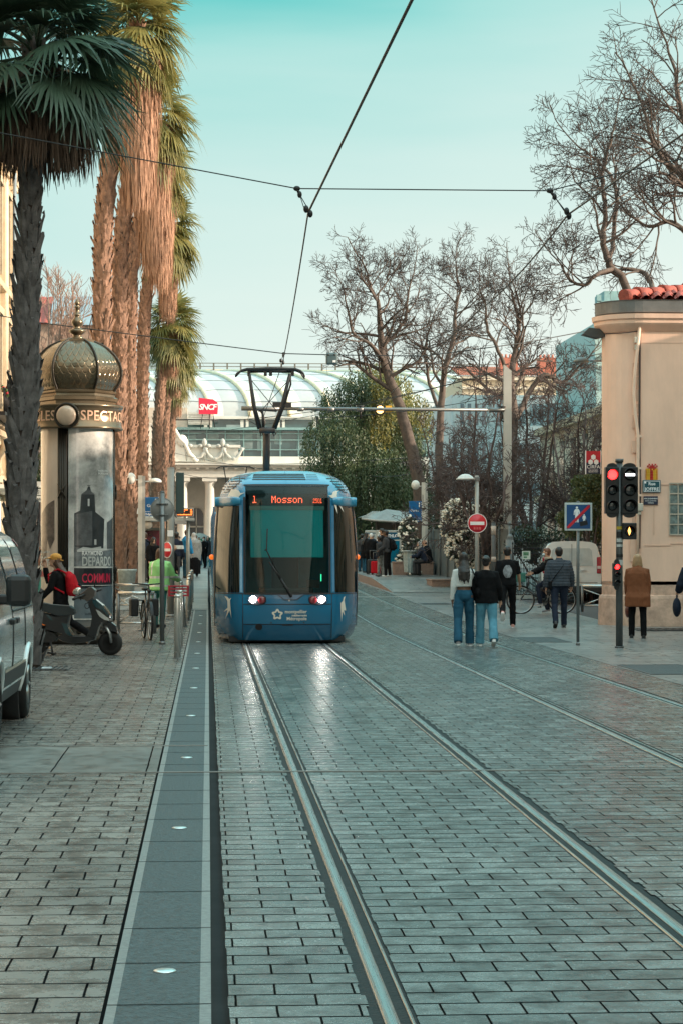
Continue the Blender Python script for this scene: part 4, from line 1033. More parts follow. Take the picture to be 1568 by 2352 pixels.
bird([(1183, 392), (1212, 388), (1222, 362), (1245, 350), (1280, 347), (1262, 358), (1256, 392), (1262, 418), (1342, 478), (1290, 464), (1318, 540), (1278, 486), (1252, 470), (1262, 556), (1236, 490), (1226, 452), (1222, 418), (1205, 410)])
bird([(275, 1276), (300, 1280), (315, 1300), (333, 1290), (322, 1312), (326, 1370), (335, 1470), (318, 1400), (284, 1472), (302, 1395), (268, 1412), (302, 1375), (300, 1318), (288, 1296)])
bird([(1322, 1277), (1306, 1284), (1298, 1318), (1280, 1335), (1290, 1345), (1280, 1378), (1288, 1502), (1296, 1410), (1318, 1450), (1308, 1400), (1328, 1402), (1308, 1385), (1304, 1345), (1312, 1312)])
# operator emblem and name on the lower panel
cx_, cz_ = tx(640), tz(1411)
q = MB(); out = []; inn = []
for i in range(50):
    a = 2 * math.pi * i / 50 + math.pi / 2; r_ = .086 + .017 * math.cos(5 * (a - math.pi / 2)); out.append(TP(cx_ + r_ * math.cos(a), cz_ + r_ * math.sin(a), .006))
    t = ((a - math.pi / 2) % (2 * math.pi / 5)) / (2 * math.pi / 5); k = abs(t - .5) * 2; r2_ = .034 + .026 * k; inn.append(TP(cx_ + r2_ * math.cos(a), cz_ + r2_ * math.sin(a), .006))
q.grid([out + out[:1], inn + inn[:1]], 0, sm=False); q.build('emblem', BIRD, tram)
def onskin(ox, oz): return lambda p: TP(ox + p.x, oz + p.z, .006 - p.y) 
for body_, px_, py_, sz in (('montpellier', 657, 1405, .085), ('méditerranée', 673, 1413.5, .05), ('Métropole', 661, 1421, .085)):
    text(body_, sz, BIRD, (0, 0, 0), tram, align='LEFT', bold=.0015, ext=.001, warp=onskin(tx(px_), tz(py_)))
# orange repeaters, underside, bogie gear, roof gear
for s in (-1, 1):
    q = MB(); q.ell((s * 1.36, 1.45, tz(1280)), (.05, .05, .05), 0, 12, 8); q.build('indicator', M('indicator_orange', (.75, .12, .02), rough=.2, emit=.5, ecol=(1, .2, .02)), tram)
q = MB(); q.box((-1.05, .35, .03), (1.05, 2.2, .12)); q.box((-.95, .6, .0), (-.7, 1.4, .1)); q.box((.7, .6, .0), (.95, 1.4, .1)); q.box((-1.1, 2.2, .03), (1.1, LEN, .3)); q.build('underframe', BLACK, tram)
q = MB()
for y in (3.0, 4.8, 14, 15.8, 25, 26.8):
    for s in (-1, 1): q.lathe([(.28, -.06), (.30, -.02), (.30, .06)], 20, (s * .72, y, .30), axis=(V((0, 1, 0)), V((0, 0, 1)), V((1, 0, 0))))
q.build('wheel', STEELD, tram)
q = MB(); q.box((-.7, 14, 3.16), (.7, 20, 3.45), bev=.06); q.build('roof_equipment', M('roof_grey', (.35, .38, .4), rough=.5), tram)
# pantograph
def tl(px, py, d):
    p = W(px, py, d); return p - V((TX, TY, 0))
DP = 49.8
q = MB(); base_ = tl(614, 1078, DP); kn = tl(613, 992, DP + .2)
q.tube([V((base_.x, base_.y + .9, 3.3)), kn], .085, 12); q.tube([V((base_.x - .25, base_.y + .9, 3.35)), V((base_.x + .25, base_.y + .9, 3.35))], .12, 10)
q.tube([tl(596, 988, DP), tl(632, 988, DP)], .075, 10); q.tube([tl(598, 990, DP), tl(600, 1002, DP), tl(604, 998, DP), tl(603, 990, DP)], .02, 6); q.tube([tl(625, 990, DP), tl(630, 1002, DP), tl(634, 996, DP), tl(630, 990, DP)], .02, 6)
pg = q.build('pantograph', M('panto_grey', (.07, .065, .065), rough=.5, metal=.4), tram)
q = MB()
q.tube([tl(597, 985, DP), tl(584, 935, DP), tl(573, 858, DP)], [.06, .05, .035], 8); q.tube([tl(630, 985, DP), tl(648, 935, DP), tl(666, 858, DP)], [.06, .05, .035], 8)
q.tube([tl(633, 985, DP), tl(654, 930, DP), tl(668, 882, DP), tl(667, 858, DP)], .025, 6)
q.tube([tl(594, 944, DP), tl(606, 942, DP), tl(636, 944, DP)], .025, 6); q.tube([tl(605, 985, DP), tl(603, 940, DP)], .03, 6)
for a, b in (((575, 870), (636, 944)), ((664, 872), (600, 944))): q.tube([tl(*a, DP), tl(*b, DP)], .009, 4)
q.build('arm', BLACK, pg)
q = MB()
q.tube([tl(541, 864, DP), tl(545, 858, DP), tl(556, 851, DP), tl(568, 848, DP), tl(620, 847, DP), tl(678, 848, DP), tl(690, 852, DP), tl(697, 858, DP), tl(700, 866, DP)], [.02, .025, .03, .035, .04, .035, .03, .025, .02], 8)
q.tube([tl(570, 852, DP + .3), tl(620, 851, DP + .3), tl(676, 852, DP + .3)], .05, 8); q.tube([tl(541, 866, DP + .3), tl(552, 854, DP + .3), tl(570, 850, DP + .3)], .022, 6); q.tube([tl(676, 850, DP + .3), tl(690, 856, DP + .3), tl(700, 870, DP + .3)], .022, 6)
for px in (572, 610, 622, 672): q.box(tl(px - 3, 862, DP + .1), tl(px + 3, 850, DP + .35))
q.build('collector_bow', BLACK, pg)
# second tram waiting far behind
t2 = thing('tram', 'second blue tram far behind, only its roof bow and a sliver of flank showing', 'tram', (TX - .02, 108, gz(108)))
q = MB(); q.box((-1.25, 0, .2), (1.25, 28, 3.1), bev=.25); q.build('body', BLUE, t2)
q = MB(); q.box((-1.0, -.03, 1.0), (1.0, .0, 2.6)); q.build('windscreen', GLASSD, t2)
q = MB(); y = 2.0; zt_ = WZ(1072, 110) - gz(108)
q.tube([(-1.0, y, zt_ - .12), (-.75, y, zt_), (.75, y, zt_), (1.0, y, zt_ - .12)], .035, 6); q.tube([(-.6, y, zt_), (-.2, y + 1, 3.2)], .03, 5); q.tube([(.6, y, zt_), (.2, y + 1, 3.2)], .03, 5); q.build('pantograph', BLACK, t2)
# ---------------------------------------------------------------- people
def skin(i): return M(['skin_light', 'skin_tan', 'skin_brown'][i], [(.55, .32, .22), (.42, .23, .14), (.12, .06, .035)][i], rough=.5, var=.08)
def cloth(name, col, var=.2, rough=.85, vs=9.): return M(name, col, rough=rough, var=var, vs=vs, bump=.25, bs=160, spec=.12)
CL = dict(black=cloth('cloth_black', (.007, .007, .008), .4), navy=cloth('cloth_navy', (.018, .024, .04)), grey=cloth('cloth_grey', (.28, .28, .27)), dgrey=cloth('cloth_dark_grey', (.05, .05, .053)), white=cloth('cloth_white', (.66, .68, .66), .06),
    denim=cloth('denim', (.022, .085, .14), .35, vs=5), ldenim=cloth('light_denim', (.10, .27, .36), .3, vs=4), brown=cloth('coat_brown', (.20, .072, .034), .2, vs=4), blue=cloth('jacket_blue', (.03, .25, .5)), slate=cloth('puffer_slate', (.055, .065, .08), .2),
    hivis=M('hi_vis_green', (.27, .60, .21), rough=.6, var=.12, vs=4, emit=.0), refl=M('reflective_tape', (.6, .62, .58), rough=.3, metal=.3), red=cloth('backpack_red', (.42, .012, .02), .2), tan=cloth('tan', (.38, .2, .1)), beige=cloth('beige', (.42, .36, .28)), camo=M('camo', (.03, .03, .03), var=.2, vs=14, tint=(.3, .3, .28)), teal=cloth('teal_cloth', (.05, .22, .2)), rose=cloth('rose', (.4, .08, .12)))
HAIR = dict(black=M('hair_black', (.012, .009, .008), rough=.45, var=.4, vs=30), brown=M('hair_brown', (.07, .032, .018), rough=.45, var=.4, vs=30), auburn=M('hair_auburn', (.16, .07, .04), rough=.45, var=.3, vs=30), grey=M('hair_grey', (.4, .38, .36), rough=.5), blond=M('hair_blond', (.34, .2, .1), rough=.5))
SHOE = dict(black=M('shoe_black', (.015, .015, .015), rough=.5), white=M('shoe_white', (.7, .7, .68), rough=.5), tan=M('shoe_tan', (.55, .36, .22), rough=.6), pink=M('shoe_pink', (.6, .3, .26), rough=.6), grey=M('shoe_grey', (.3, .3, .32), rough=.6))
EYE = M('eye_dark', (.01, .008, .008), rough=.2); LIP = M('lip', (.35, .12, .1), rough=.5); MASK = M('mask_pale', (.5, .62, .66), rough=.8, var=.05); MASKW = M('mask_white', (.75, .75, .73), rough=.8)
def person(loc, face, label, h=1.7, legs=((12, 8), (-14, 22)), arms=((-8, 6, 12), (10, 6, 14)), lean=3, top='black', topkind='long', bottom='denim', loose=1., shoes='black', hair=('short', 'black'), sk=0, head=(0, 0), mask=None, hem=.0, flare=1., det=1., build_=1., group=None, seat=None, twist=0, extras=(), width=1., stripes=None, foot=None):
    """face: heading in degrees, 0 looks along +Y (away from the viewer); legs ((thigh, knee) left, right) in degrees forward; arms ((pitch, out, elbow) ...)"""
    s = h / 1.76; vx = .013 * det
    t = thing('person', label, 'person', loc, R(-face), group)
    rnd = random.Random(label)
    def leg(side, a, k, spread=3):
        hip = V((side * .092, 0, -.02)); a, k, sp_ = R(a), R(k), R(spread)
        d1 = V((side * math.sin(sp_), math.sin(a) * math.cos(sp_), -math.cos(a) * math.cos(sp_))); kn = hip + d1 * .435
        d2 = V((side * math.sin(sp_) * .3, math.sin(a - k), -math.cos(a - k))).normalized(); an = kn + d2 * .42
        return hip, kn, an, a - k
    LG = [leg(-1, *legs[0]), leg(1, *legs[1])]
    low = min(l[2].z for l in LG); zp = seat / s if seat is not None else -low + .085
    P = V((0, 0, zp)); LG = [[q + P for q in l[:3]] + [l[3]] for l in LG]
    ln = R(lean); ax = V((0, math.sin(ln), math.cos(ln))); fw = V((0, math.cos(ln), -math.sin(ln)))
    C = lambda k, f=0., x=0.: P + ax * k + fw * f + V((x, 0, 0))
    tw = R(twist); sx_ = .163 * build_
    SH = [C(.445, .02 + sx_ * math.sin(tw) * sd, sd * sx_ * math.cos(tw)) for sd in (-1, 1)]
    AR = []
    for sd, (p, o, e) in zip((-1, 1), arms):
        inw = 0.
        if isinstance(e, tuple): e, inw = e
        p, o, e = R(p), R(o), R(e)
        d1 = V((sd * math.sin(o), math.sin(p) * math.cos(o), -math.cos(p) * math.cos(o))); el = SH[sd > 0] + d1 * .285
        o2 = o * .4 - R(inw); d2 = V((sd * math.sin(o2), math.sin(p + e) * math.cos(o2), -math.cos(p + e) * math.cos(o2))); wr = el + d2 * .25
        AR.append((SH[sd > 0], el, wr, d2))
    hy, hp = R(head[0]), R(head[1])
    NK = C(.52, .01); HD = NK + ax * .155 + V((0, .03, .0)) + V((0, math.sin(hp) * -.05, 0))
    RH = Matrix.Rotation(-hy, 3, 'Z') @ Matrix.Rotation(hp, 3, 'X')
    hd = lambda x, y, z: HD + RH @ V((x, y, z))
    S = Matrix.Scale(s, 4)
    def fin(mb): mb.move(0, S); return mb
    # ---- body: one skin from head to ankles
    b = MB(); B = build_
    b.tube([C(-.06), C(0), C(.12), C(.26), C(.38), C(.47), C(.52)], [.12 * B, .165 * B, .14 * B, .15 * B, .16 * B, .12 * B, .06], 14, rr=[.09, .11, .095, .105, .11, .085, .055], up=V((1, 0, 0)))
    b.tube([C(.47), NK, NK + ax * .09 + V((0, .015, 0))], [.065, .056, .054], 10)
    b.ell(HD + RH @ V((0, -.008, .02)), (.075, .095, .105), 0, 14, 10, RH); b.ell(hd(0, .028, -.055), (.056, .062, .062), 0, 12, 8, RH)
    b.ell(hd(0, .096, -.012), (.014, .02, .026), 0, 8, 6, RH); b.ell(hd(0, .08, .022), (.05, .018, .016), 0, 8, 6, RH)
    b.ell(hd(0, .082, -.088), (.026, .02, .018), 0, 8, 6, RH)
    for sd in (-1, 1): b.ell(hd(sd * .077, -.005, -.005), (.012, .02, .033), 0, 6, 6, RH)
    for hip, kn, an, _ in LG:
        b.tube([hip + V((0, 0, .05)), hip, hip.lerp(kn, .5), kn, kn.lerp(an, .3), kn.lerp(an, .75), an, an + V((0, 0, -.03))], [.07, .085, .07, .055, .055, .042, .036, .03], 10)
    for a, e, w_, d2 in AR:
        b.tube([a + (C(.45) - a) * .25, a, a.lerp(e, .5), e, e.lerp(w_, .35), w_, w_ + d2 * .04], [.05, .055, .045, .038, .038, .027, .026], 10)
        b.tube([w_, w_ + d2 * .05, w_ + d2 * .095], [.026, .042, .038], 10, rr=[.02, .016, .014])
    fin(b); hm = skin(sk)
    bo = bake(b, 'body', [hm], t, voxel=.012 * s * det, smooth=2)
    if det < 1.5:   # fingers, thumb, eyes, mouth joined to the body's own mesh
        f = MB()
        for i, (a, e, w_, d2) in enumerate(AR):
            sd = -1 if i == 0 else 1
            xx, yy, zz = basis(d2); side_ = V((0, 1, 0)) - d2 * d2.y; side_ = side_.normalized() if side_.length > .2 else xx
            nrm_ = d2.cross(side_) * (1 if sd > 0 else -1); curl = -nrm_ if nrm_.x * sd > 0 else nrm_
            for j, ln_ in enumerate((.062, .074, .07, .055)):
                r0 = w_ + d2 * .088 + side_ * (.027 - .018 * j)
                f.tube([r0 - d2 * .02, r0 + d2 * ln_ * .4 + curl * .004, r0 + d2 * ln_ * .75 + curl * .016, r0 + d2 * ln_ * .92 + curl * .034], [.0095, .0092, .0085, .006], 6)
            r0 = w_ + d2 * .03 + side_ * .03
            f.tube([r0, r0 + d2 * .025 + side_ * .022 + curl * .008, r0 + d2 * .055 + side_ * .026 + curl * .02], [.012, .011, .007], 6)
        for sd in (-1, 1): f.ell(hd(sd * .031, .086, .008), (.011, .007, .006), 1, 8, 6, RH)
        f.ell(hd(0, .09, -.052), (.022, .008, .007), 2, 8, 5, RH)
        fin(f); bm = bmesh.new(); bm.from_mesh(bo.data); me2 = f.mesh('x', [hm, EYE, LIP]); bm.from_mesh(me2); bm.to_mesh(bo.data); bm.free(); bpy.data.meshes.remove(me2)
        bo.data.materials.append(EYE); bo.data.materials.append(LIP)
        # faces added last carry the face materials
    # ---- trousers
    q = MB(); L_ = loose
    if bottom != 'none':
        q.tube([C(.10), C(.02), C(-.06), C(-.10)], [.152 * B, .176 * B, .165 * B, .12 * B], 14, rr=[.105, .125, .125, .1], up=V((1, 0, 0)))
        for hip, kn, an, ang in LG:
            q.tube([hip + V((0, 0, .04)), hip + (kn - hip) * .12, hip.lerp(kn, .5), kn, kn.lerp(an, .4), kn.lerp(an, .85), an + (an - kn).normalized() * .035], [.088 * B, .098 * B, .084 * L_, .068 * L_, .066 * L_, .062 * L_ * L_, .062 * L_ * L_], 12)
        fin(q); bake(q, 'trousers', [CL[bottom]], t, voxel=vx * s, smooth=2, fold=.009 * s, fs=9, seed=rnd.random() * 9)
    # ---- top
    q = MB(); inf = {'tee': .012, 'long': .014, 'sweat': .02, 'jacket': .035, 'puffer': .042, 'coat': .045, 'crop': .012}[topkind]; hm_ = {'crop': .16, 'coat': -.34}.get(topkind, -.04) + hem
    ks = [hm_]; ks += [k for k in (-.2, -.1, 0., .12, .26, .38, .45, .49, .52) if k > hm_ + .03]
    wr_ = {-.2: .17, -.1: .175, 0.: .166, .12: .150, .26: .156, .38: .166, .45: .125, .49: .088, .52: .062}; dr_ = {-.2: .125, -.1: .13, 0.: .118, .12: .105, .26: .112, .38: .115, .45: .095, .49: .075, .52: .062}
    def near(tab, k): return tab[min(tab, key=lambda u: abs(u - k))]
    wl = [(near(wr_, k) * B * width + inf) * (flare if k < 0 else 1) for k in ks]; dl = [(near(dr_, k) * width + inf) * (flare if k < 0 else 1) for k in ks]
    dn = MB
    def CC(k): return C(k) if k > 0 else P + V((0, math.sin(ln) * k * .3, k))
    q.tube([CC(k) for k in ks], wl, 16, rr=dl, up=V((1, 0, 0)))
    cut = .45 if topkind == 'tee' else 1
    for a, e, w_, d2 in AR:
        if topkind == 'tee': q.tube([a + (C(.42) - a) * .35, a + V((0, 0, .005)), a.lerp(e, .45), a.lerp(e, .85)], [.07, .074, .068, .07], 12)
        else: q.tube([a + (C(.42) - a) * .35, a, a.lerp(e, .5), e, e.lerp(w_, .5), w_ - d2 * .005], [.055 + inf * .8, .055 + inf * .8, .052 + inf, .047 + inf, .042 + inf, .034 + inf * .9], 12)
    if topkind in ('jacket', 'puffer', 'coat'): q.tube([C(.49), C(.56, .0)], [.085, .075], 12, rr=[.08, .07], up=V((1, 0, 0)))
    fin(q)
    if topkind == 'puffer':
        for i, p in enumerate(q.v): pass
    to = bake(q, {'tee': 'shirt', 'long': 'shirt', 'sweat': 'sweatshirt', 'crop': 'shirt', 'coat': 'coat'}.get(topkind, 'jacket'), [CL[top]], t, voxel=vx * s, smooth=2, fold=(.012 if topkind in ('sweat', 'coat', 'jacket') else .007) * s, fs=8, seed=rnd.random() * 9)
    if topkind == 'puffer':
        me = to.data; ns = [v_.normal.copy() for v_ in me.vertices]
        for v_, n_ in zip(me.vertices, ns): v_.co += n_ * (.011 * abs(math.sin((v_.co.z / s) * math.pi / .062)) - .006)
    if stripes:   # bands of another cloth going round the garment
        to.data.materials.append(CL[stripes[0]])
        for p in to.data.polygons:
            z = p.center.z / s - zp; x = abs(p.center.x / s)
            if any(a < z < b_ for a, b_ in stripes[1]) or (len(stripes) > 2 and stripes[2][0] < x < stripes[2][1] and z > .2): p.material_index = 1
    # ---- shoes
    for i, (hip, kn, an, ang) in enumerate(LG):
        q = MB(); pit = 0 if abs(an.z - .085) < .04 else max(-75, math.degrees(ang) * .8)
        if foot: pit = foot[i]
        fr = Matrix.Rotation(R(pit), 3, 'X'); fy = fr @ V((0, 1, 0)); fz = fr @ V((0, 0, 1)); o = an - fz * .045
        q.tube([o - fy * .065, o - fy * .03, o + fy * .05, o + fy * .12, o + fy * .165], [.034, .042, .045, .046, .03], 10, rr=[.04, .046, .04, .03, .02], up=V((1, 0, 0)))
        q.tube([o, an + fz * .02], [.042, .044], 10); fin(q); sh = bake(q, 'shoe', [SHOE[shoes]], t, voxel=.011 * s * max(1, det * .8), smooth=2)
        if det < 1.5:
            q = MB(); q.tube([o - fy * .068 - fz * .032, o - fy * .02 - fz * .036, o + fy * .06 - fz * .034, o + fy * .13 - fz * .034, o + fy * .17 - fz * .03], [.036, .044, .046, .048, .03], 10, rr=[.01] * 5, up=V((1, 0, 0))); fin(q); q.build('sole', SHOE['white'] if shoes in ('white', 'pink', 'grey') else SHOE['grey'] if shoes == 'tan' else SHOE['black'], sh)
    # ---- hair and hats
    kind, hc = hair; q = MB(); hmat = HAIR.get(hc) or CL.get(hc)
    q.ell(hd(0, -.022, .035), (.084, .096, .098), 0, 14, 10, RH)
    if kind == 'short': q.ell(hd(0, -.045, -.015), (.075, .062, .075), 0, 12, 8, RH); q.ell(hd(0, .04, .085), (.06, .05, .04), 0, 10, 6, RH)
    if kind == 'bun': q.ell(hd(0, -.05, -.02), (.072, .06, .07), 0, 12, 8, RH); q.ell(hd(0, -.115, .055), (.045, .04, .042), 0, 10, 8, RH)
    if kind == 'bob':
        q.tube([hd(0, -.03, .05), hd(0, -.035, -.03), hd(0, -.04, -.11), hd(0, -.045, -.15)], [.085, .1, .112, .1], 14, rr=[.085, .085, .08, .07], up=V((1, 0, 0)))
    if kind in ('long', 'cap'):
        e = C(.28, -.15) if kind == 'long' else C(.30, -.14)
        q.tube([hd(0, -.03, .04), hd(0, -.05, -.05), NK + V((0, -.075, 0)), C(.42, -.13), e], [.085, .095, .105, .105, .055], 14, rr=[.085, .075, .062, .05, .03], up=V((1, 0, 0)))
        for k in range(7):
            x = -.09 + .03 * k + rnd.uniform(-.01, .01); q.tube([NK + V((x, -.1, 0)), C(.38, -.15, x * 1.1), C(.24 + rnd.uniform(-.04, .04), -.16, x * .9)], [.02, .02, .008], 6)
    if kind == 'hood': q.ell(hd(0, -.02, .01), (.1, .115, .125), 0, 14, 10, RH); q.tube([hd(0, -.03, -.08), C(.48)], [.1, .13], 12)
    if kind == 'bald': q = MB(); q.ell(hd(0, -.05, -.01), (.08, .055, .05), 0, 12, 8, RH)
    if kind == 'beanie': q.ell(hd(0, -.02, .06), (.09, .1, .08), 0, 12, 8, RH)
    fin(q); bake(q, 'hood' if kind == 'hood' else 'hair', [hmat], t, voxel=.011 * s * det, smooth=1, fold=.005 * s if kind != 'hood' else .003, fs=26, seed=rnd.random())
    if mask:
        q = MB(); q.ell(hd(0, .066, -.05), (.06, .048, .05), 0, 12, 8, RH); fin(q); q.build('face_mask', mask, t)
    t['_'] = 0; del t['_']
    ctx = dict(s=s, C=C, AR=AR, LG=LG, hd=hd, fin=fin, t=t, NK=NK, RH=RH, P=P, B=B)
    for ex in extras: ex(ctx)
    return t
def ex_cap(mat, back=False):
    def f(c):
        hd = c['hd']; q = MB(); RH = c['RH']
        q.ell(hd(0, -.015, .065), (.092, .108, .075), 0, 16, 10, RH); q.ell(hd(0, -.015, .03), (.093, .108, .03), 0, 16, 6, RH)
        d = -1 if back else 1
        q.tube([hd(0, .05 * d, .045), hd(0, .12 * d, .04), hd(0, .175 * d, .03)], [.075, .075, .05], 12, rr=[.02, .012, .006], up=RH @ V((1, 0, 0)))
        if not back: q.tube([hd(-.03, -.1, .02), hd(-.02, -.165, .015)], [.012, .008], 6)
        c['fin'](q); q.build('cap', mat, c['t'])
    return f
def ex_backpack(mat, mat2=None):
    def f(c):
        C = c['C']; q = MB()
        q.tube([C(.02, -.2), C(.08, -.22), C(.22, -.235), C(.36, -.215), C(.45, -.17)], [.12, .165, .17, .155, .08], 14, rr=[.06, .10, .11, .09, .05], up=V((1, 0, 0)))
        q.tube([C(.06, -.31), C(.12, -.335), C(.20, -.33)], [.1, .125, .1], 12, rr=[.03, .05, .04], up=V((1, 0, 0)))
        for sd in (-1, 1): q.tube([C(.44, -.16, sd * .09), C(.52, -.03, sd * .1), C(.44, .15, sd * .12), C(.25, .14, sd * .15), C(.08, -.12, sd * .16)], .02, 6)
        c['fin'](q); o = bake(q, 'backpack', [mat], None, voxel=.013 * c['s'], smooth=2, fold=.006); o.parent = c['t']
        q = MB(); q.box(C(.19, -.335, -.05), C(.215, -.39, .05)); c['fin'](q); q.build('label_patch', mat2 or CL['navy'], o)
    return f
def ex_crossbag(mat, side=-1):
    def f(c):
        C = c['C']; q = MB(); sd = side
        pts = [C(.03, -.12, sd * .2), C(.2, -.165, sd * .08), C(.38, -.165, -sd * .06), C(.5, -.06, -sd * .11), C(.46, .13, -sd * .08), C(.2, .18, sd * .08), C(.03, .05, sd * .21)]
        q.tube(pts, .017, 6, rr=[.006] * 7); q.box(C(-.12, -.13, sd * .17), C(.06, .05, sd * .24), bev=.02); c['fin'](q); q.build('shoulder_bag', mat, c['t'])
    return f
def ex_shoulderbag(mat, side=1):
    def f(c):
        C = c['C']; q = MB(); sd = side
        q.tube([C(.14, -.10, sd * .24), C(.35, -.12, sd * .2), C(.5, -.02, sd * .15), C(.36, .12, sd * .2), C(.14, .06, sd * .25)], .014, 6); q.ell(C(.04, -.02, sd * .26), (.06, .14, .12), 0, 12, 8); c['fin'](q); q.build('handbag', mat, c['t'])
    return f
def ex_handbag(mat, i=0, size=(.06, .15, .14)):
    def f(c):
        w_ = c['AR'][i][2] + c['AR'][i][3] * .12; q = MB(); q.ell(w_ + V((0, 0, -.26)), size, 0, 12, 8); q.tube([w_ + V((0, -.07, -.18)), w_ + V((0, -.03, .0)), w_ + V((0, .03, .0)), w_ + V((0, .07, -.18))], .01, 6); c['fin'](q); q.build('handbag', mat, c['t'])
    return f
def ex_scarf(mat):
    def f(c):
        C = c['C']; q = MB(); q.lathe([(.07, -.04), (.105, -.03), (.115, 0), (.105, .035), (.075, .05)], 16, c['NK']); q.tube([C(.5, .09, .03), C(.38, .145, .04), C(.2, .16, .05)], [.05, .055, .04], 8, rr=[.025, .02, .012], up=V((1, 0, 0))); c['fin'](q); q.build('scarf', mat, c['t'])
    return f
def ex_phone(i=1):
    def f(c):
        w_ = c['AR'][i][2] + c['AR'][i][3] * .1; q = MB(); q.box(w_ + V((-.035, .0, -.01)), w_ + V((.035, .1, .075)), rot=Matrix.Rotation(R(35), 3, 'X')); c['fin'](q); q.build('phone', BLACK, c['t'])
    return f
def ex_skirt(mat, z0=.04, z1=-.62, r=.23):
    def f(c):
        C = c['C']; q = MB(); P = c['P']; q.tube([C(.1), C(0), P + V((0, 0, -.3)), P + V((0, 0, z1))], [.155, .19, r, r], 14, rr=[.11, .14, r * .85, r * .8], up=V((1, 0, 0))); c['fin'](q); bake(q, 'skirt', [mat], c['t'], voxel=.016, smooth=2, fold=.012)
    return f
def at(px, py, lift=0): return G(px, py, lift)
# the walkers before the salmon house
GW = None
person(at(1064, 1484), 3, 'woman with long black hair in a white cropped top and blue jeans', h=1.66, legs=((-10, 14), (10, 4)), arms=((-4, 9, 12), (18, 22, (35, 25))), lean=2, top='white', topkind='crop', bottom='denim', loose=1.16, shoes='grey', hair=('long', 'black'), sk=2, build_=.9, extras=(ex_shoulderbag(CL['black']),), hem=.0)
person(at(1116, 1484), 4, 'walker with a low bun, loose black sweatshirt and light blue jeans', h=1.60, legs=((8, 4), (-12, 20)), arms=((4, 12, 20), (-6, 14, 25)), lean=2, top='black', topkind='sweat', bottom='ldenim', loose=1.2, shoes='white', hair=('bun', 'black'), sk=0, head=(18, 0), build_=1.08, width=1.1, hem=-.08)
def ex_print(c):
    C = c['C']; q = MB()
    m = M('shirt_print', (.04, .04, .045), var=.3, vs=8, tint=(.32, .33, .35))
    rows = []
    for k in range(7):
        z = .12 + .045 * k; w_ = .10 * math.sin(math.pi * (k + 1) / 8); rows.append([C(z, -(.135 + .012 * math.cos(i / 6 * math.pi - math.pi / 2) + .01), (i / 6 - .5) * 2 * w_) for i in range(7)])
    q.grid(rows, 0, flip=True); c['fin'](q); q.build('shirt_print', m, c['t'])
person(at(1164, 1442), 6, 'man in black tee and trousers with a pale printed back, pink soled shoes', h=1.78, legs=((-28, 34), (14, 4)), arms=((-14, 10, 22), (10, 14, 30)), lean=3, top='black', topkind='tee', bottom='black', shoes='pink', hair=('short', 'black'), sk=1, extras=(ex_print, ), build_=1.08, width=1.06)
person(at(1283, 1442), 2, 'man in a slate quilted jacket with a bag strap across his back', h=1.76, legs=((-14, 18), (12, 4)), arms=((-6, 14, 16), (16, 16, 10)), lean=2, top='slate', topkind='puffer', bottom='navy', shoes='black', hair=('short', 'black'), sk=0, build_=1.12, width=1.08, extras=(ex_crossbag(CL['black']),))
person(at(1463, 1466), 8, 'older woman with grey blond bob in a long brown coat carrying a bag', h=1.62, legs=((3, 2), (-4, 4)), arms=((6, 3, 30), (0, 5, 8)), lean=4, top='brown', topkind='coat', bottom='black', shoes='black', hair=('bob', 'blond'), sk=0, build_=1.0, width=1.12, flare=1.12, hem=.04, extras=(ex_handbag(M('bag_maroon', (.12, .03, .02), rough=.5)),))
person(at(1592, 1466), 0, 'passer-by cut by the picture edge carrying a navy bag', h=1.65, arms=((10, 14, 40), (0, 8, 8)), top='navy', topkind='coat', bottom='black', hair=('short', 'brown'), extras=(ex_handbag(CL['navy'], 0, (.08, .2, .2)),))
# girl with the cap walking behind the scooter
person(at(140, 1492), -80, 'girl in a yellow cap and black top with a red backpack behind the scooter', h=1.66, legs=((17, 4), (-20, 38)), arms=((14, 14, 30), (60, 16, (112, 10))), lean=6, top='black', topkind='long', bottom='black', shoes='tan', hair=('cap', 'brown'), sk=0, head=(0, 4), extras=(ex_cap(M('cap_mustard', (.62, .30, .06), rough=.8, var=.08)), ex_backpack(CL['red'])), foot=(0, -55))
# worker with the crate
def crate_prop(c): pass
hv = person(at(366, 1441), 28, 'worker in a green hi-vis jacket with reflective bands behind the parked bicycle', h=1.72, legs=((4, 3), (-4, 6)), arms=((14, 8, 40), (24, 12, 45)), lean=4, top='hivis', topkind='jacket', bottom='teal', shoes='black', hair=('bob', 'brown'), sk=0, build_=1.15, width=1.15, head=(10, 8), hem=-.1, stripes=('refl', ((-.06, -.01), (.13, .18)), (.10, .135)))
cp = W(411, 1350, 45.5)
cr = thing('crate', 'red plastic crate held out by the hi-vis worker', 'crate', (cp.x, cp.y, cp.z - .18))
q = MB()
for z in (.0, .07, .14, .2): q.box((-.22, -.15, z), (.22, .15, z + .03))
for sx in (-1, 1):
    for sy in (-1, 1): q.box((sx * .2 - .02, sy * .14 - .015, .0), (sx * .2 + .02, sy * .14 + .015, .23))
q.build('shell', M('crate_red', (.45, .02, .04), rough=.4), cr)
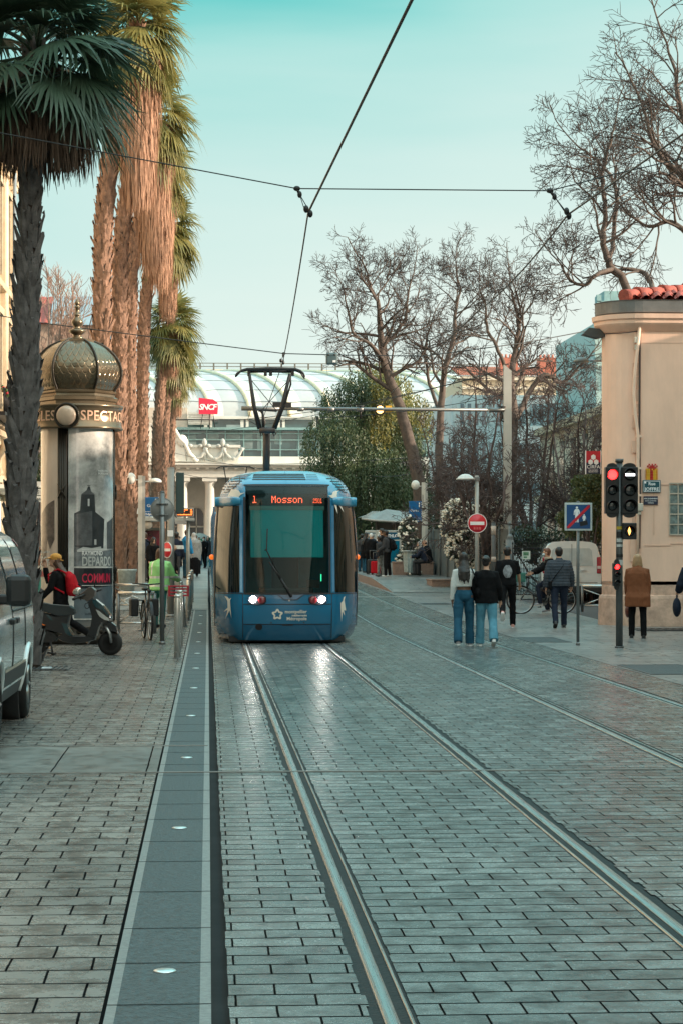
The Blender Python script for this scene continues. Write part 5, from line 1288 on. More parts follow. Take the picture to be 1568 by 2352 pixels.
# people waiting at the near platform
def crowd(px, yfoot, d, **k):
    p = W(px, yfoot, d); p.z = lz(p.y) if p.x < .1 else p.z
    return p
def waiting(px, d, face, label, **k):
    p = W(px, 1300, d); p.z = lz(p.y)
    return person(p, face, label, det=k.pop('det', 1.6), legs=k.pop('legs', ((3, 2), (-3, 3))), **k)
GP = 'people waiting at the near platform'
waiting(313, 74, 75, 'woman in a long black coat and mask reading her phone by the shelter', h=1.68, top='black', topkind='coat', bottom='black', hair=('bun', 'brown'), mask=MASK, head=(0, 25), arms=((10, 8, 70), (20, 8, 75)), extras=(ex_phone(1), ex_scarf(CL['white'])), hem=-.2, group=GP)
waiting(337, 76, -80, 'man in a dark fur-hooded parka and mask facing the woman with the phone', h=1.76, top='navy', topkind='jacket', bottom='dgrey', hair=('short', 'brown'), mask=MASKW, extras=(ex_backpack(CL['black']),), hem=-.1, group=GP)
waiting(300, 78, 60, 'small figure in dark clothes half hidden by the shelter post', h=1.6, top='dgrey', topkind='jacket', hair=('bob', 'blond'), group=GP)
waiting(352, 70, 160, 'traveller in black with hood beside the no entry sign', h=1.62, top='black', topkind='coat', hair=('hood', 'black'), bottom='black', group=GP)
waiting(395, 60, 100, 'woman with tied hair in a long black coat looking down behind the bollards', h=1.56, top='black', topkind='coat', bottom='black', hair=('bun', 'auburn'), head=(0, 35), hem=-.25, group=GP, extras=(ex_handbag(CL['grey'], 1),))
waiting(404, 74, 30, 'youth in a white and navy top with short dark hair', h=1.78, top='navy', topkind='jacket', bottom='dgrey', hair=('short', 'black'), sk=2, stripes=('white', ((.22, .34),)), group=GP)
waiting(427, 82, 60, 'man in a bright blue and grey sports jacket on the platform edge', h=1.86, top='blue', topkind='jacket', bottom='denim', hair=('short', 'brown'), sk=0, arms=((0, 6, 10), (4, 8, 14)), group=GP, build_=1.1)
waiting(446, 84, 0, 'woman in a grey headscarf, long grey cardigan and black skirt', h=1.74, top='grey', topkind='coat', bottom='black', hair=('hood', 'grey'), build_=1.2, width=1.15, hem=.02, extras=(ex_skirt(CL['black'], z1=-.84, r=.27), ex_crossbag(CL['dgrey'])), group=GP)
GD = 'people far off towards the station'
far = [(470, 112, 200, 'walker in a black jacket and mask striding on the far paving', dict(top='black', topkind='jacket', bottom='black', hair=('short', 'black'), mask=MASKW, legs=((20, 4), (-20, 20)), arms=((20, 8, 70), (20, 8, 60)))),
       (478, 116, 180, 'distant figure in a grey coat against the tram flank', dict(top='dgrey', topkind='coat', bottom='ldenim', hair=('bob', 'brown'))),
       (412, 118, 190, 'distant figure in a dark cap near the station columns', dict(top='dgrey', topkind='jacket', bottom='black', hair=('beanie', 'black'))),
       (436, 122, 170, 'distant person with brown hair in a navy coat', dict(top='navy', topkind='coat', hair=('bob', 'brown'))),
       (450, 104, 10, 'person in dark brown jacket just beyond the headscarf woman', dict(top='brown', topkind='jacket', hair=('short', 'brown'), bottom='dgrey')),
       (458, 128, 185, 'distant person in a pale top by the green hoarding', dict(top='beige', topkind='jacket', hair=('short', 'black'))),
       (402, 126, 150, 'distant person in a red top by the station door', dict(top='rose', topkind='jacket', hair=('short', 'black')))]
for px, d, f, lab, k in far: waiting(px, d, f, lab, det=2.2, group=GD, **k)
# people on the far platform
def onplat(px, d, face, label, lift=0., **k):
    p = W(px, 1300, d); p.z = pz(p.y) + .012 + lift
    return person(p, face, label, det=k.pop('det', 1.5), legs=k.pop('legs', ((3, 2), (-3, 3))), **k)
GR = 'people waiting by the far platform advert'
onplat(889, 81, -70, 'man in a grey vest with an orange armband and white trainers', h=1.78, top='dgrey', topkind='jacket', bottom='black', shoes='white', hair=('short', 'black'), sk=2, build_=1.1, arms=((6, 8, 50), (8, 8, 55)), extras=(ex_backpack(CL['black']),), group=GR)
onplat(873, 81.5, -60, 'shorter person in a dark jacket and grey camouflage trousers', h=1.55, top='dgrey', topkind='jacket', bottom='camo', shoes='black', hair=('short', 'black'), sk=2, mask=MASKW, group=GR)
onplat(880, 83.5, -75, 'tall man in black with a white mask between the two others', h=1.84, top='black', topkind='jacket', bottom='black', hair=('short', 'black'), sk=1, mask=MASKW, group=GR)
onplat(849, 86, 20, 'woman with a white cap bending over luggage by the advert', h=1.66, top='black', topkind='jacket', bottom='black', lean=14, hair=('beanie', 'white'), group=GR)
onplat(862, 87, -30, 'traveller in a navy coat stooping before the sports advert', h=1.7, top='navy', topkind='coat', bottom='black', lean=24, hair=('short', 'black'), group=GR)
onplat(838, 90, 60, 'traveller in black nearly hidden by the tram flank', h=1.7, top='black', topkind='coat', hair=('long', 'black'), group=GR)
onplat(830, 93, 30, 'dark figure at the very edge of the tram', h=1.65, top='dgrey', topkind='jacket', hair=('short', 'black'), group=GR)
onplat(856, 91, 90, 'person in a rose top behind the stooping travellers', h=1.62, top='rose', topkind='jacket', hair=('bob', 'brown'), group=GR)
# ---------------------------------------------------------------- palms
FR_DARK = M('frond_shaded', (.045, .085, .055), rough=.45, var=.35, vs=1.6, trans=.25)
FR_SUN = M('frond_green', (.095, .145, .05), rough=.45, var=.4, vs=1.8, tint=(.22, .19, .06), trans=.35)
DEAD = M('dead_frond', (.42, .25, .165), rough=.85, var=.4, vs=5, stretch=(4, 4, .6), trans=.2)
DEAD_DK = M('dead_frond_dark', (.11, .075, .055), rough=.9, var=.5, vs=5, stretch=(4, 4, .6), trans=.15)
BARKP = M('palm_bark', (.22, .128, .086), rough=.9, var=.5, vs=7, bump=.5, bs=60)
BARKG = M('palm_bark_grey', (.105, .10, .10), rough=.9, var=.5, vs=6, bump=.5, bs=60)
def ribbon(mb, pts, ws_, nrm, m=0, fold=.25):
    """leaf segment: centre line with half widths, creased down its middle"""
    n = len(mb.v); k = len(pts)
    for i, p in enumerate(pts):
        t = (pts[min(i + 1, k - 1)] - pts[max(i - 1, 0)]).normalized(); s = t.cross(nrm)
        s = s.normalized() if s.length > 1e-5 else V((1, 0, 0)); w_ = ws_[i]
        mb.v += [tuple(p - s * w_ + nrm * (w_ * fold)), tuple(p), tuple(p + s * w_ + nrm * (w_ * fold))]
    for i in range(k - 1):
        a = n + i * 3
        mb.face((a, a + 1, a + 4, a + 3), m, True); mb.face((a + 1, a + 2, a + 5, a + 4), m, True)
def frond(mb, o, az, el, plen, blen, rnd, m=0, mst=0, nseg=30, droop=.35, span=125, stalk=True):
    u = V((math.cos(az) * math.cos(el), math.sin(az) * math.cos(el), math.sin(el)))
    side = V((-math.sin(az), math.cos(az), 0)); roll = rnd.uniform(-.5, .5)
    pts = [o + u * (plen * t) + V((0, 0, -droop * .55 * plen * t * t)) for t in (0, .35, .7, 1)]
    if stalk: mb.tube(pts, [.035, .022, .017, .014], 5, mst, caps=False)
    e = pts[-1]; d = (pts[-1] - pts[-2]).normalized()
    d = (d + V((0, 0, -.25 * droop))).normalized(); nrm = side.cross(d).normalized()
    if nrm.z < 0: nrm = -nrm
    side = d.cross(nrm).normalized(); side = (side * math.cos(roll) + nrm * math.sin(roll)); nrm = side.cross(d).normalized()
    dth = R(2 * span) / nseg
    for k in range(nseg):
        th = -R(span) + dth * (k + .5) + rnd.uniform(-.02, .02)
        L_ = blen * (.72 + .28 * math.cos(th)) * rnd.uniform(.9, 1.08)
        dd = d * math.cos(th) + side * math.sin(th)
        P = []
        for t in (.02, .3, .55, .8, 1.):
            sag = droop * L_ * (t ** 2.6) * rnd.uniform(.5, 1.1)
            P.append(e + dd * (L_ * t) + nrm * (.10 * L_ * t * (1 - t) - .16 * abs(th) * L_ * t * .3) + V((0, 0, -sag)))
        w_ = L_ * .5 * dth * .56
        ribbon(mb, P, [.004, w_ * .62, w_ * .95, w_ * .45, .002], nrm, m)
def palm_crown(seed, n, blen, plen, e0, e1, mat, nseg=30, droop=.35, mats=None):
    rnd = random.Random(seed); mb = MB()
    for i in range(n):
        t = i / (n - 1); el = R(e0 + (e1 - e0) * t + rnd.uniform(-9, 9)); az = i * 2.39996 + rnd.uniform(-.3, .3)
        frond(mb, V((0, 0, -.5 * t)), az, el, plen * rnd.uniform(.85, 1.15), blen * rnd.uniform(.85, 1.12), rnd, 0, 0, nseg, droop * (.6 + t))
    return mb.mesh('crown', [mat])
def palm_skirt(seed, n, length, r0, r1, mat, sl=1.0, flare=0.):
    """thatch of dead leaves hanging round the trunk"""
    rnd = random.Random(seed); mb = MB()
    for i in range(n):
        t = rnd.random() ** .85; z = -.25 - length * t; r = (r0 + (r1 - r0) * t) * rnd.uniform(.55, 1.08); a = rnd.uniform(0, 2 * math.pi)
        o = V((math.cos(a) * r, math.sin(a) * r, z)); l = sl * rnd.uniform(.5, 1.15); out = rnd.uniform(-.05, .16) + flare
        a2 = a + rnd.uniform(-.3, .3); d = V((math.cos(a2), math.sin(a2), 0))
        P = [o, o + d * out * l * .6 + V((0, 0, -l * .45)), o + d * out * l * .7 + V((rnd.uniform(-.04, .04), rnd.uniform(-.04, .04), -l))]
        w_ = rnd.uniform(.008, .022); ribbon(mb, P, [w_, w_ * .9, .003], d, 0)
    return mb.mesh('skirt', [mat])
def palm_trunk(path, rad, mat, parent, seed, boots=True, rows=.105, size=1.):
    rnd = random.Random(seed); mb = MB()
    path = [V(p) for p in path]; fine = []
    for i in range(len(path) - 1):   # Catmull-Rom
        p0, p1, p2, p3 = path[max(i - 1, 0)], path[i], path[i + 1], path[min(i + 2, len(path) - 1)]
        for k in range(6):
            t = k / 6; q = .5 * ((2 * p1) + (p2 - p0) * t + (2 * p0 - 5 * p1 + 4 * p2 - p3) * t * t + (3 * p1 - p0 - 3 * p2 + p3) * t ** 3)
            fine.append((q, rad[i] + (rad[i + 1] - rad[i]) * t))
    fine.append((path[-1], rad[-1]))
    mb.tube([f[0] for f in fine], [f[1] * .93 for f in fine], 14, m=1)  # dark core puts shade into the gaps between the leaf stubs
    if boots:
        acc = 0; i = 0; z = fine[0][0].z + .15; turn = 0
        while z < fine[-1][0].z - .1:
            while i < len(fine) - 2 and fine[i + 1][0].z < z: i += 1
            t = (z - fine[i][0].z) / max(1e-6, fine[i + 1][0].z - fine[i][0].z); c = fine[i][0].lerp(fine[i + 1][0], t); r = fine[i][1] + (fine[i + 1][1] - fine[i][1]) * t
            nb = 7; turn += .45
            for k in range(nb):
                a = 2 * math.pi * (k + rnd.uniform(-.2, .2)) / nb + turn; h = rnd.uniform(.24, .42) * size; w_ = r * rnd.uniform(.34, .55); out = rnd.uniform(.03, .10) * (1.6 if rnd.random() < .15 else 1); zz = z + rnd.uniform(-.05, .05)
                d = V((math.cos(a), math.sin(a), 0)); s = V((-d.y, d.x, 0)); lean_ = rnd.uniform(-.3, .3)
                B0 = V((c.x, c.y, zz)) + d * (r * .88); n = len(mb.v)
                def P(u, v, o): return tuple(B0 + s * (u + lean_ * v) + d * o + V((0, 0, v)))
                mb.v += [P(-w_, 0, 0), P(0, -.02, .035), P(w_, 0, 0), P(-w_ * .85, h * .5, out * .45), P(0, h * .5, out * .5 + .03), P(w_ * .85, h * .5, out * .45), P(-w_ * .5, h, out), P(0, h * rnd.uniform(.75, 1.), out + .012), P(w_ * .5, h * rnd.uniform(.8, 1.1), out)]
                for q in ((0, 1, 4, 3), (1, 2, 5, 4), (3, 4, 7, 6), (4, 5, 8, 7)): mb.face([n + w2 for w2 in q])
                # thickness: an inner face hanging back to the trunk
                n2 = len(mb.v); mb.v += [P(-w_ * .4, h * .9, out - .035), P(w_ * .4, h * .9, out - .035)]
                mb.face((n + 6, n + 7, n + 8, n2 + 1, n2))
            z += rows * size * rnd.uniform(.85, 1.15)
    return mb.build('trunk', [mat, M('palm_core_gap_shade', (.05, .035, .028), rough=.95)], parent)
GPALM = 'palms in a row along the pavement'
def add_mesh(me, name, parent, loc=(0, 0, 0), rz=0., sc_=1.):
    o = bpy.data.objects.new(name, me); COL.objects.link(o); o.parent = parent; o.location = loc; o.rotation_euler = (0, 0, rz); o.scale = (sc_,) * 3; return o
def palm(label, pts, d, rad, crown, skirt, bark, seed, rz=0., cs=1., ss=1., top=None, rows=.105):
    P = [W(a, b, d) for a, b in pts]; P[0].z = gz(P[0].y) - .05; b = P[0].copy()
    t = thing('palm_tree', label, 'palm', b, 0, GPALM)
    Q = [p - b for p in P]
    palm_trunk(Q, [q * (.72 if bark is BARKP else .95) for q in rad], bark, t, seed, rows=rows)
    add_mesh(crown, 'crown', t, Q[-1] + V((0, 0, .25)), rz, cs)
    add_mesh(skirt, 'skirt', t, Q[-1], rz, ss)
    return t
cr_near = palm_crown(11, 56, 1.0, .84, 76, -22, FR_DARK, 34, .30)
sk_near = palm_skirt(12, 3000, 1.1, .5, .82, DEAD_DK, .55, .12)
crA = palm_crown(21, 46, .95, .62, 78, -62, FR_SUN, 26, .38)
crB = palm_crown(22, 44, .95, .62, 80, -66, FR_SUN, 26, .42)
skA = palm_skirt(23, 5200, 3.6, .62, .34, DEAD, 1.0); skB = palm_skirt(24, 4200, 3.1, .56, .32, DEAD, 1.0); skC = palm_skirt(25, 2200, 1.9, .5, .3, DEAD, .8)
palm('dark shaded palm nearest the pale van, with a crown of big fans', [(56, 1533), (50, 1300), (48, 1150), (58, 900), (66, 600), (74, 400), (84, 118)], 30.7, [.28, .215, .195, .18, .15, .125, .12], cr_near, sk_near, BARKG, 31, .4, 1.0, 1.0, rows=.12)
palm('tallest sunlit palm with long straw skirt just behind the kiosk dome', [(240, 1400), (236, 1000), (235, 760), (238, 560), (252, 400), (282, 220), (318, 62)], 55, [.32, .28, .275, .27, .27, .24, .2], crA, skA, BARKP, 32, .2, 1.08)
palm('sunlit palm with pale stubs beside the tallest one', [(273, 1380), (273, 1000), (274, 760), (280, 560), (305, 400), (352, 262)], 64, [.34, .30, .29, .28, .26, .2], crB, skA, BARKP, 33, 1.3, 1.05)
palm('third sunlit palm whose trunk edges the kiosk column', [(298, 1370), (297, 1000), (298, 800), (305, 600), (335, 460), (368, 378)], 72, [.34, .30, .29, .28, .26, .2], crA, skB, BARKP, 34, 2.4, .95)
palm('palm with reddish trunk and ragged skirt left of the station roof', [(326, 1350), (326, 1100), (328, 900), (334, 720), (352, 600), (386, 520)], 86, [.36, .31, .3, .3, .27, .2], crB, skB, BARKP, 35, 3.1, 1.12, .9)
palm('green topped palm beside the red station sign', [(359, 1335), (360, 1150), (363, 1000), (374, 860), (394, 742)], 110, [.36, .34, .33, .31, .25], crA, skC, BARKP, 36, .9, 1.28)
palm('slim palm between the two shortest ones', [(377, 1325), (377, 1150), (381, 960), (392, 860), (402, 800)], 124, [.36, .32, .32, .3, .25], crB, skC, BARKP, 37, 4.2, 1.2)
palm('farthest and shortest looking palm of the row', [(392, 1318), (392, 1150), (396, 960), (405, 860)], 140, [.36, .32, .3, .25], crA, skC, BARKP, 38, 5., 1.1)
# hanging dead fronds trailing off the tallest crown
# ---------------------------------------------------------------- bare trees
BARK = M('bare_bark', (.085, .066, .055), rough=.9, var=.4, vs=5, bump=.4, bs=40)
TWIG = M('bare_twig', (.042, .033, .030), rough=.9, var=.35, vs=3)
BARKR = M('pale_bark', (.25, .16, .12), rough=.9, var=.3, vs=4)
BARKU = M('plum_bark', (.085, .06, .055), rough=.9, var=.35, vs=3)
def fasttwig(mb, P, r0, r1):
    n = len(mb.v); k = len(P); t = (P[-1] - P[0]).normalized(); x, y, _ = basis(t)
    for i, p in enumerate(P):
        r = r0 + (r1 - r0) * i / (k - 1)
        for j in range(3): a = 2.0944 * j; mb.v.append((p.x + (x.x * math.cos(a) + y.x * math.sin(a)) * r, p.y + (x.y * math.cos(a) + y.y * math.sin(a)) * r, p.z + (x.z * math.cos(a) + y.z * math.sin(a)) * r))
    for i in range(k - 1):
        for j in range(3): a = n + i * 3 + j; b = n + i * 3 + (j + 1) % 3; mb.face((a, b, b + 3, a + 3), 0, True)
def grow(tm, cm, p, d, L, r, lev, rnd, cfg):
    """one branch and everything on it; lev counts down to the twigs"""
    n = 6 if lev >= 3 else (4 if lev >= 1 else 3)
    pts = [p]; dd = d.normalized(); st = L / n
    for i in range(n):
        w_ = cfg['wander'] * (1.0 if lev > 0 else .8)
        dd = (dd + V((rnd.gauss(0, w_), rnd.gauss(0, w_), rnd.gauss(0, w_) + cfg['up'])) * .5).normalized(); pts.append(pts[-1] + dd * st)
    r1 = r * .5 if lev else r * .35
    if lev >= cfg['thick']: tm.tube(pts, [r + (r1 - r) * i / n for i in range(n + 1)], 7 if lev > 2 else 5, caps=False)
    else: fasttwig(cm, pts, max(r, cfg['rmin']), max(r1, cfg['rmin'] * .7))
    if lev == 0: return
    nc_ = cfg['kids'][lev]
    for k in range(nc_):
        t = .25 + .75 * (k + rnd.random()) / nc_; i = min(int(t * n), n - 1); q = pts[i].lerp(pts[i + 1], t * n - i)
        t_ = (pts[i + 1] - pts[i]).normalized(); x, y, _ = basis(t_); a = rnd.uniform(0, 6.283); sp_ = R(rnd.uniform(*cfg['ang']))
        nd = t_ * math.cos(sp_) + (x * math.cos(a) + y * math.sin(a)) * math.sin(sp_)
        grow(tm, cm, q, nd, L * rnd.uniform(*cfg['len']) * (1.15 - .5 * t), r * rnd.uniform(.42, .6) * (1.1 - .35 * t), lev - 1, rnd, cfg)
    # leader goes on
CFG = dict(wander=.24, up=.07, thick=2, rmin=.0095, kids=[0, 4, 4, 5, 5], ang=(28, 66), len=(.5, .8), tk=.72, lk=1.5)
def bare_tree(label, base, limbs, seed, bark=BARK, twig=TWIG, cfg=None, group='bare winter trees behind the fence'):
    """limbs: list of (points relative to world, radii, level, length of side branches)"""
    rnd = random.Random(seed); c = dict(CFG); c.update(cfg or {})
    t = thing('bare_tree', label, 'tree', base, 0, group); b = V(base)
    tm = MB(); cm = MB()
    for pts, rad, lev, bl, nk in limbs:
        P = [V(p) - b for p in pts]; fine = []; rr_ = []; rad = [q * c['tk'] for q in rad]; bl = bl * c['lk']
        for i in range(len(P) - 1):
            p0, p1, p2, p3 = P[max(i - 1, 0)], P[i], P[i + 1], P[min(i + 2, len(P) - 1)]
            for k in range(5):
                u = k / 5; q = .5 * ((2 * p1) + (p2 - p0) * u + (2 * p0 - 5 * p1 + 4 * p2 - p3) * u * u + (3 * p1 - p0 - 3 * p2 + p3) * u ** 3)
                fine.append(q + V((rnd.gauss(0, .02), rnd.gauss(0, .02), 0))); rr_.append(rad[i] + (rad[i + 1] - rad[i]) * u)
        fine.append(P[-1]); rr_.append(rad[-1])
        tm.tube(fine, rr_, 9, caps=False)
        n = len(fine); s0 = int(n * c.get('start', .35))
        for k in range(nk):
            i = s0 + int((n - 1 - s0) * (k + rnd.random()) / nk); i = min(i, n - 2)
            t_ = (fine[i + 1] - fine[i]).normalized(); x, y, _ = basis(t_); a = rnd.uniform(0, 6.283); sp_ = R(rnd.uniform(*c['ang']))
            nd = t_ * math.cos(sp_) + (x * math.cos(a) + y * math.sin(a)) * math.sin(sp_)
            grow(tm, cm, fine[i], nd, bl * rnd.uniform(.7, 1.15) * (1.1 - .45 * (i / n)), rr_[i] * .5, lev, rnd, c)
        grow(tm, cm, fine[-1], fine[-1] - fine[-2], bl * .8, rr_[-1], lev, rnd, c)
    tm.build('trunk', bark, t); cm.build('crown', twig, t); return t
def PX_(d, *pts): return [W(a, b, d + (e[0] if e else 0)) for a, b, *e in pts]
d = 86; B0 = W(968, 1290, d); B0.z = .5
bare_tree('large leaning bare tree with twisting limbs above the dark weeping evergreen', B0, [
    (PX_(d, (968, 1290), (958, 1100), (935, 1000), (905, 900), (880, 830), (872, 760), (868, 700), (850, 660), (842, 625)), [.42, .36, .33, .28, .22, .16, .12, .08, .05], 3, 1.4, 19),
    (PX_(d, (900, 890), (880, 800, 1), (905, 770, 1), (930, 730, 1), (935, 680, 1), (945, 640, 1)), [.16, .13, .11, .09, .06, .04], 3, 1.25, 11),
    (PX_(d, (880, 830), (850, 790, -1), (815, 770, -1), (800, 720, -1), (790, 670, -1)), [.12, .1, .08, .06, .03], 3, 1.1, 9)], 5)
d = 92; B0 = W(1012, 1290, d); B0.z = .5
bare_tree('slender bare tree rising behind the second pale mast', B0, [
    (PX_(d, (1012, 1290), (1008, 1100), (1010, 950), (1020, 850), (1040, 780), (1045, 710), (1056, 665), (1050, 640)), [.3, .26, .22, .17, .13, .09, .06, .04], 3, 1.5, 16),
    (PX_(d, (1010, 950), (985, 880, 1), (975, 800, 1), (990, 740, 1)), [.12, .1, .07, .04], 3, 1.2, 9)], 6)
d = 82; B0 = W(1165, 1290, d); B0.z = .45
bare_tree('forked bare tree behind the mast that carries the signal arm', B0, [
    (PX_(d, (1165, 1290), (1172, 1100), (1178, 960), (1172, 880), (1180, 820), (1190, 750), (1180, 700), (1170, 655)), [.34, .3, .26, .2, .16, .11, .08, .04], 3, 1.4, 15),
    (PX_(d, (1175, 980), (1215, 900, 1), (1250, 860, 1), (1290, 880, 2), (1330, 840, 2)), [.18, .15, .11, .08, .05], 3, 1.3, 12),
    (PX_(d, (1178, 900), (1150, 820, -1), (1120, 760, -1), (1112, 700, -1), (1100, 665, -1)), [.12, .1, .08, .05, .03], 3, 1.2, 10)], 7)
d = 60; B0 = W(1500, 1300, d); B0.z = 0
bare_tree('tall dark bare tree rising over the tiled roof with a looping branch', B0, [
    (PX_(d, (1500, 1300), (1480, 900), (1440, 668), (1400, 610), (1385, 560), (1388, 480), (1382, 400), (1400, 330), (1412, 280)), [.3, .24, .17, .15, .12, .09, .075, .055, .03], 3, 1.35, 13),
    (PX_(d, (1397, 605), (1410, 540, 1), (1415, 450, 1), (1400, 400, 1), (1360, 360, 1), (1320, 330, 1)), [.1, .09, .075, .06, .045, .03], 3, 1.2, 9),
    (PX_(d, (1405, 618), (1370, 630, -1), (1340, 655, -1), (1305, 640, -1), (1290, 610, -1)), [.09, .08, .07, .05, .03], 3, 1.1, 9),
    (PX_(d, (1500, 668), (1482, 630, 1), (1440, 618, 1), (1410, 622, 1)), [.11, .1, .08, .06], 2, .8, 4)], 8, group='bare trees behind the tiled roof', cfg=dict(rmin=.0085, up=.0, start=.45, wander=.27))
d = 56; B0 = W(1680, 1300, d); B0.z = 0
bare_tree('dense bare tree reaching in high over the roof from beyond the picture edge', B0, [
    (PX_(d, (1680, 1300), (1690, 900), (1650, 600), (1600, 450), (1560, 400), (1510, 350), (1480, 260)), [.35, .3, .25, .18, .13, .09, .05], 3, 1.5, 12),
    (PX_(d, (1640, 600), (1610, 450, 1), (1590, 330, 1), (1560, 240, 1), (1545, 150, 1)), [.2, .16, .12, .09, .05], 3, 1.6, 11),
    (PX_(d, (1650, 620), (1600, 560, -1), (1540, 510, -1), (1490, 520, -1), (1440, 490, -1)), [.14, .11, .09, .06, .04], 3, 1.1, 9)], 9, group='bare trees behind the tiled roof', cfg=dict(rmin=.0085, up=.02, start=.4, wander=.27))
CFU = dict(thick=2, kids=[0, 4, 5, 5, 5], ang=(25, 75), up=.06, wander=.26, rmin=.010, tk=.55, lk=1.5)
for i, (px, py, d, sh, lab) in enumerate(((1065, 940, 76, 0, 'tangled bare shrub tree between the two pale masts'), (1225, 900, 74, 1, 'sprawling plum coloured bare tree beside the signal mast'), (1320, 960, 72, 2, 'low spreading bare tree close to the salmon house'), (1120, 1000, 70, 3, 'bare thicket tree right behind the flowering bush'))):
    B0 = W(px, 1290, d); B0.z = .3; rnd = random.Random(40 + i); L_ = []
    for k in range(5):
        dx = rnd.uniform(-85, 85); top = py + rnd.uniform(-20, 120)
        L_.append((PX_(d, (px + dx * .05, 1292), (px + dx * .25, 1210, rnd.uniform(-1, 1)), (px + dx * .6, (1290 + top) / 2, rnd.uniform(-2, 2)), (px + dx, top, rnd.uniform(-2, 2))), [.16, .13, .09, .05], 3, 1.05, 6))
    bare_tree(lab, B0, L_, 50 + i, BARKU, BARKU, CFU, group='bare thicket behind the fence')
d = 122
for i, (px, top, lab) in enumerate(((118, 690, 'pale bare tree before the end wall of the gabled house'), (172, 720, 'pinkish bare tree screening the gabled house by the kiosk'))):
    B0 = W(px, 1300, d + i * 3); B0.z = .55; rnd = random.Random(70 + i); L_ = []
    for k in range(5):
        dx = rnd.uniform(-55, 55); L_.append((PX_(d + i * 3, (px, 1300), (px + dx * .3, 1100), (px + dx * .7, 900, rnd.uniform(-2, 2)), (px + dx, top + rnd.uniform(0, 90), rnd.uniform(-2, 2))), [.25, .2, .14, .06], 2, 2.3, 13))
    bare_tree(lab, B0, L_, 80 + i, BARKR, BARKR, dict(rmin=.018, up=.3, ang=(15, 45), tk=.6, lk=1.1), group='pale bare trees by the gabled house')
# ---------------------------------------------------------------- evergreens and bushes
def leafquad(mb, p, l, w_, rnd, m=0, hang=.0):
    d = V((rnd.gauss(0, 1), rnd.gauss(0, 1), rnd.gauss(0, 1) - hang)).normalized(); x, y, _ = basis(d); a = rnd.uniform(0, 6.28); s = x * math.cos(a) + y * math.sin(a)
    n = len(mb.v); e = p + d * l
    mb.v += [tuple(p), tuple(p + d * l * .45 + s * w_), tuple(e), tuple(p + d * l * .45 - s * w_)]; mb.face((n, n + 1, n + 2, n + 3), m)
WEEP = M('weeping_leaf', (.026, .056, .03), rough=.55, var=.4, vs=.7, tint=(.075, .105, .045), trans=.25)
WEEPY = M('weeping_leaf_sunny', (.20, .19, .055), rough=.55, var=.35, vs=.7, trans=.35)  # sunlight on the upper leaves put into the colour
def weeping():
    d = 108; b = W(835, 1290, d); b.z = .5
    t = thing('weeping_tree', 'dense dark green weeping evergreen beside the station, painted sunlit yellow near its top', 'tree', b)
    mb = MB(); 
    for a in ((0, 0), (.8, .4), (-.9, .2)): mb.tube([(a[0] * .2, a[1] * .2, 0), (a[0], a[1], 2.5), (a[0] * 2, a[1] * 2, 5.5), (a[0] * 2.6, a[1] * 2.4, 8)], [.35, .28, .2, .08], 9)
    mb.build('trunk', BARK, t)
    rnd = random.Random(9); mb = MB()
    clumps = [(800, 935, 1.7), (845, 900, 1.6), (880, 960, 1.7), (770, 1010, 1.6), (830, 1010, 2.0), (900, 1040, 1.7), (760, 1090, 1.4), (800, 1110, 2.0), (860, 1110, 2.1), (925, 1110, 1.5), (780, 1170, 1.7), (850, 1190, 1.9), (910, 1180, 1.7), (955, 1150, 1.1), (890, 890, 1.2), (870, 870, 1.0), (940, 950, 1.2)]
    for px, py, r in clumps:
        c = W(px, py, d + rnd.uniform(-2.2, 1.5)) - b
        for k in range(int(125 * r)):
            a = rnd.uniform(0, 6.28); u = rnd.random() ** .5; q = c + V((math.cos(a) * r * u, math.sin(a) * r * u * .9, r * math.sqrt(max(0, 1 - u * u)) * rnd.uniform(.3, 1)))
            out = V((math.cos(a), math.sin(a), 0)); l = rnd.uniform(.9, 2.6); sw_ = rnd.uniform(.0, .3); n = int(l / .085)
            for i in range(n):
                s = i / n; p = q + out * (sw_ * math.sqrt(s)) + V((rnd.gauss(0, .03), rnd.gauss(0, .03), -l * s))
                if p.z < .2: break
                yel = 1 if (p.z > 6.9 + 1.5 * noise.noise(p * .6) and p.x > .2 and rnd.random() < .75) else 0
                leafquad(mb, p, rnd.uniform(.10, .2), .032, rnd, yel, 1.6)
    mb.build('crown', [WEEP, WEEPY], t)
weeping()
LEAFD = M('bush_leaf_dark', (.028, .048, .026), rough=.45, var=.45, vs=2.5, trans=.2); LEAFO = M('bush_leaf_olive', (.085, .10, .035), rough=.5, var=.4, vs=2.5, trans=.3); PETAL = M('white_petal', (.8, .76, .66), rough=.7, var=.12, vs=6)
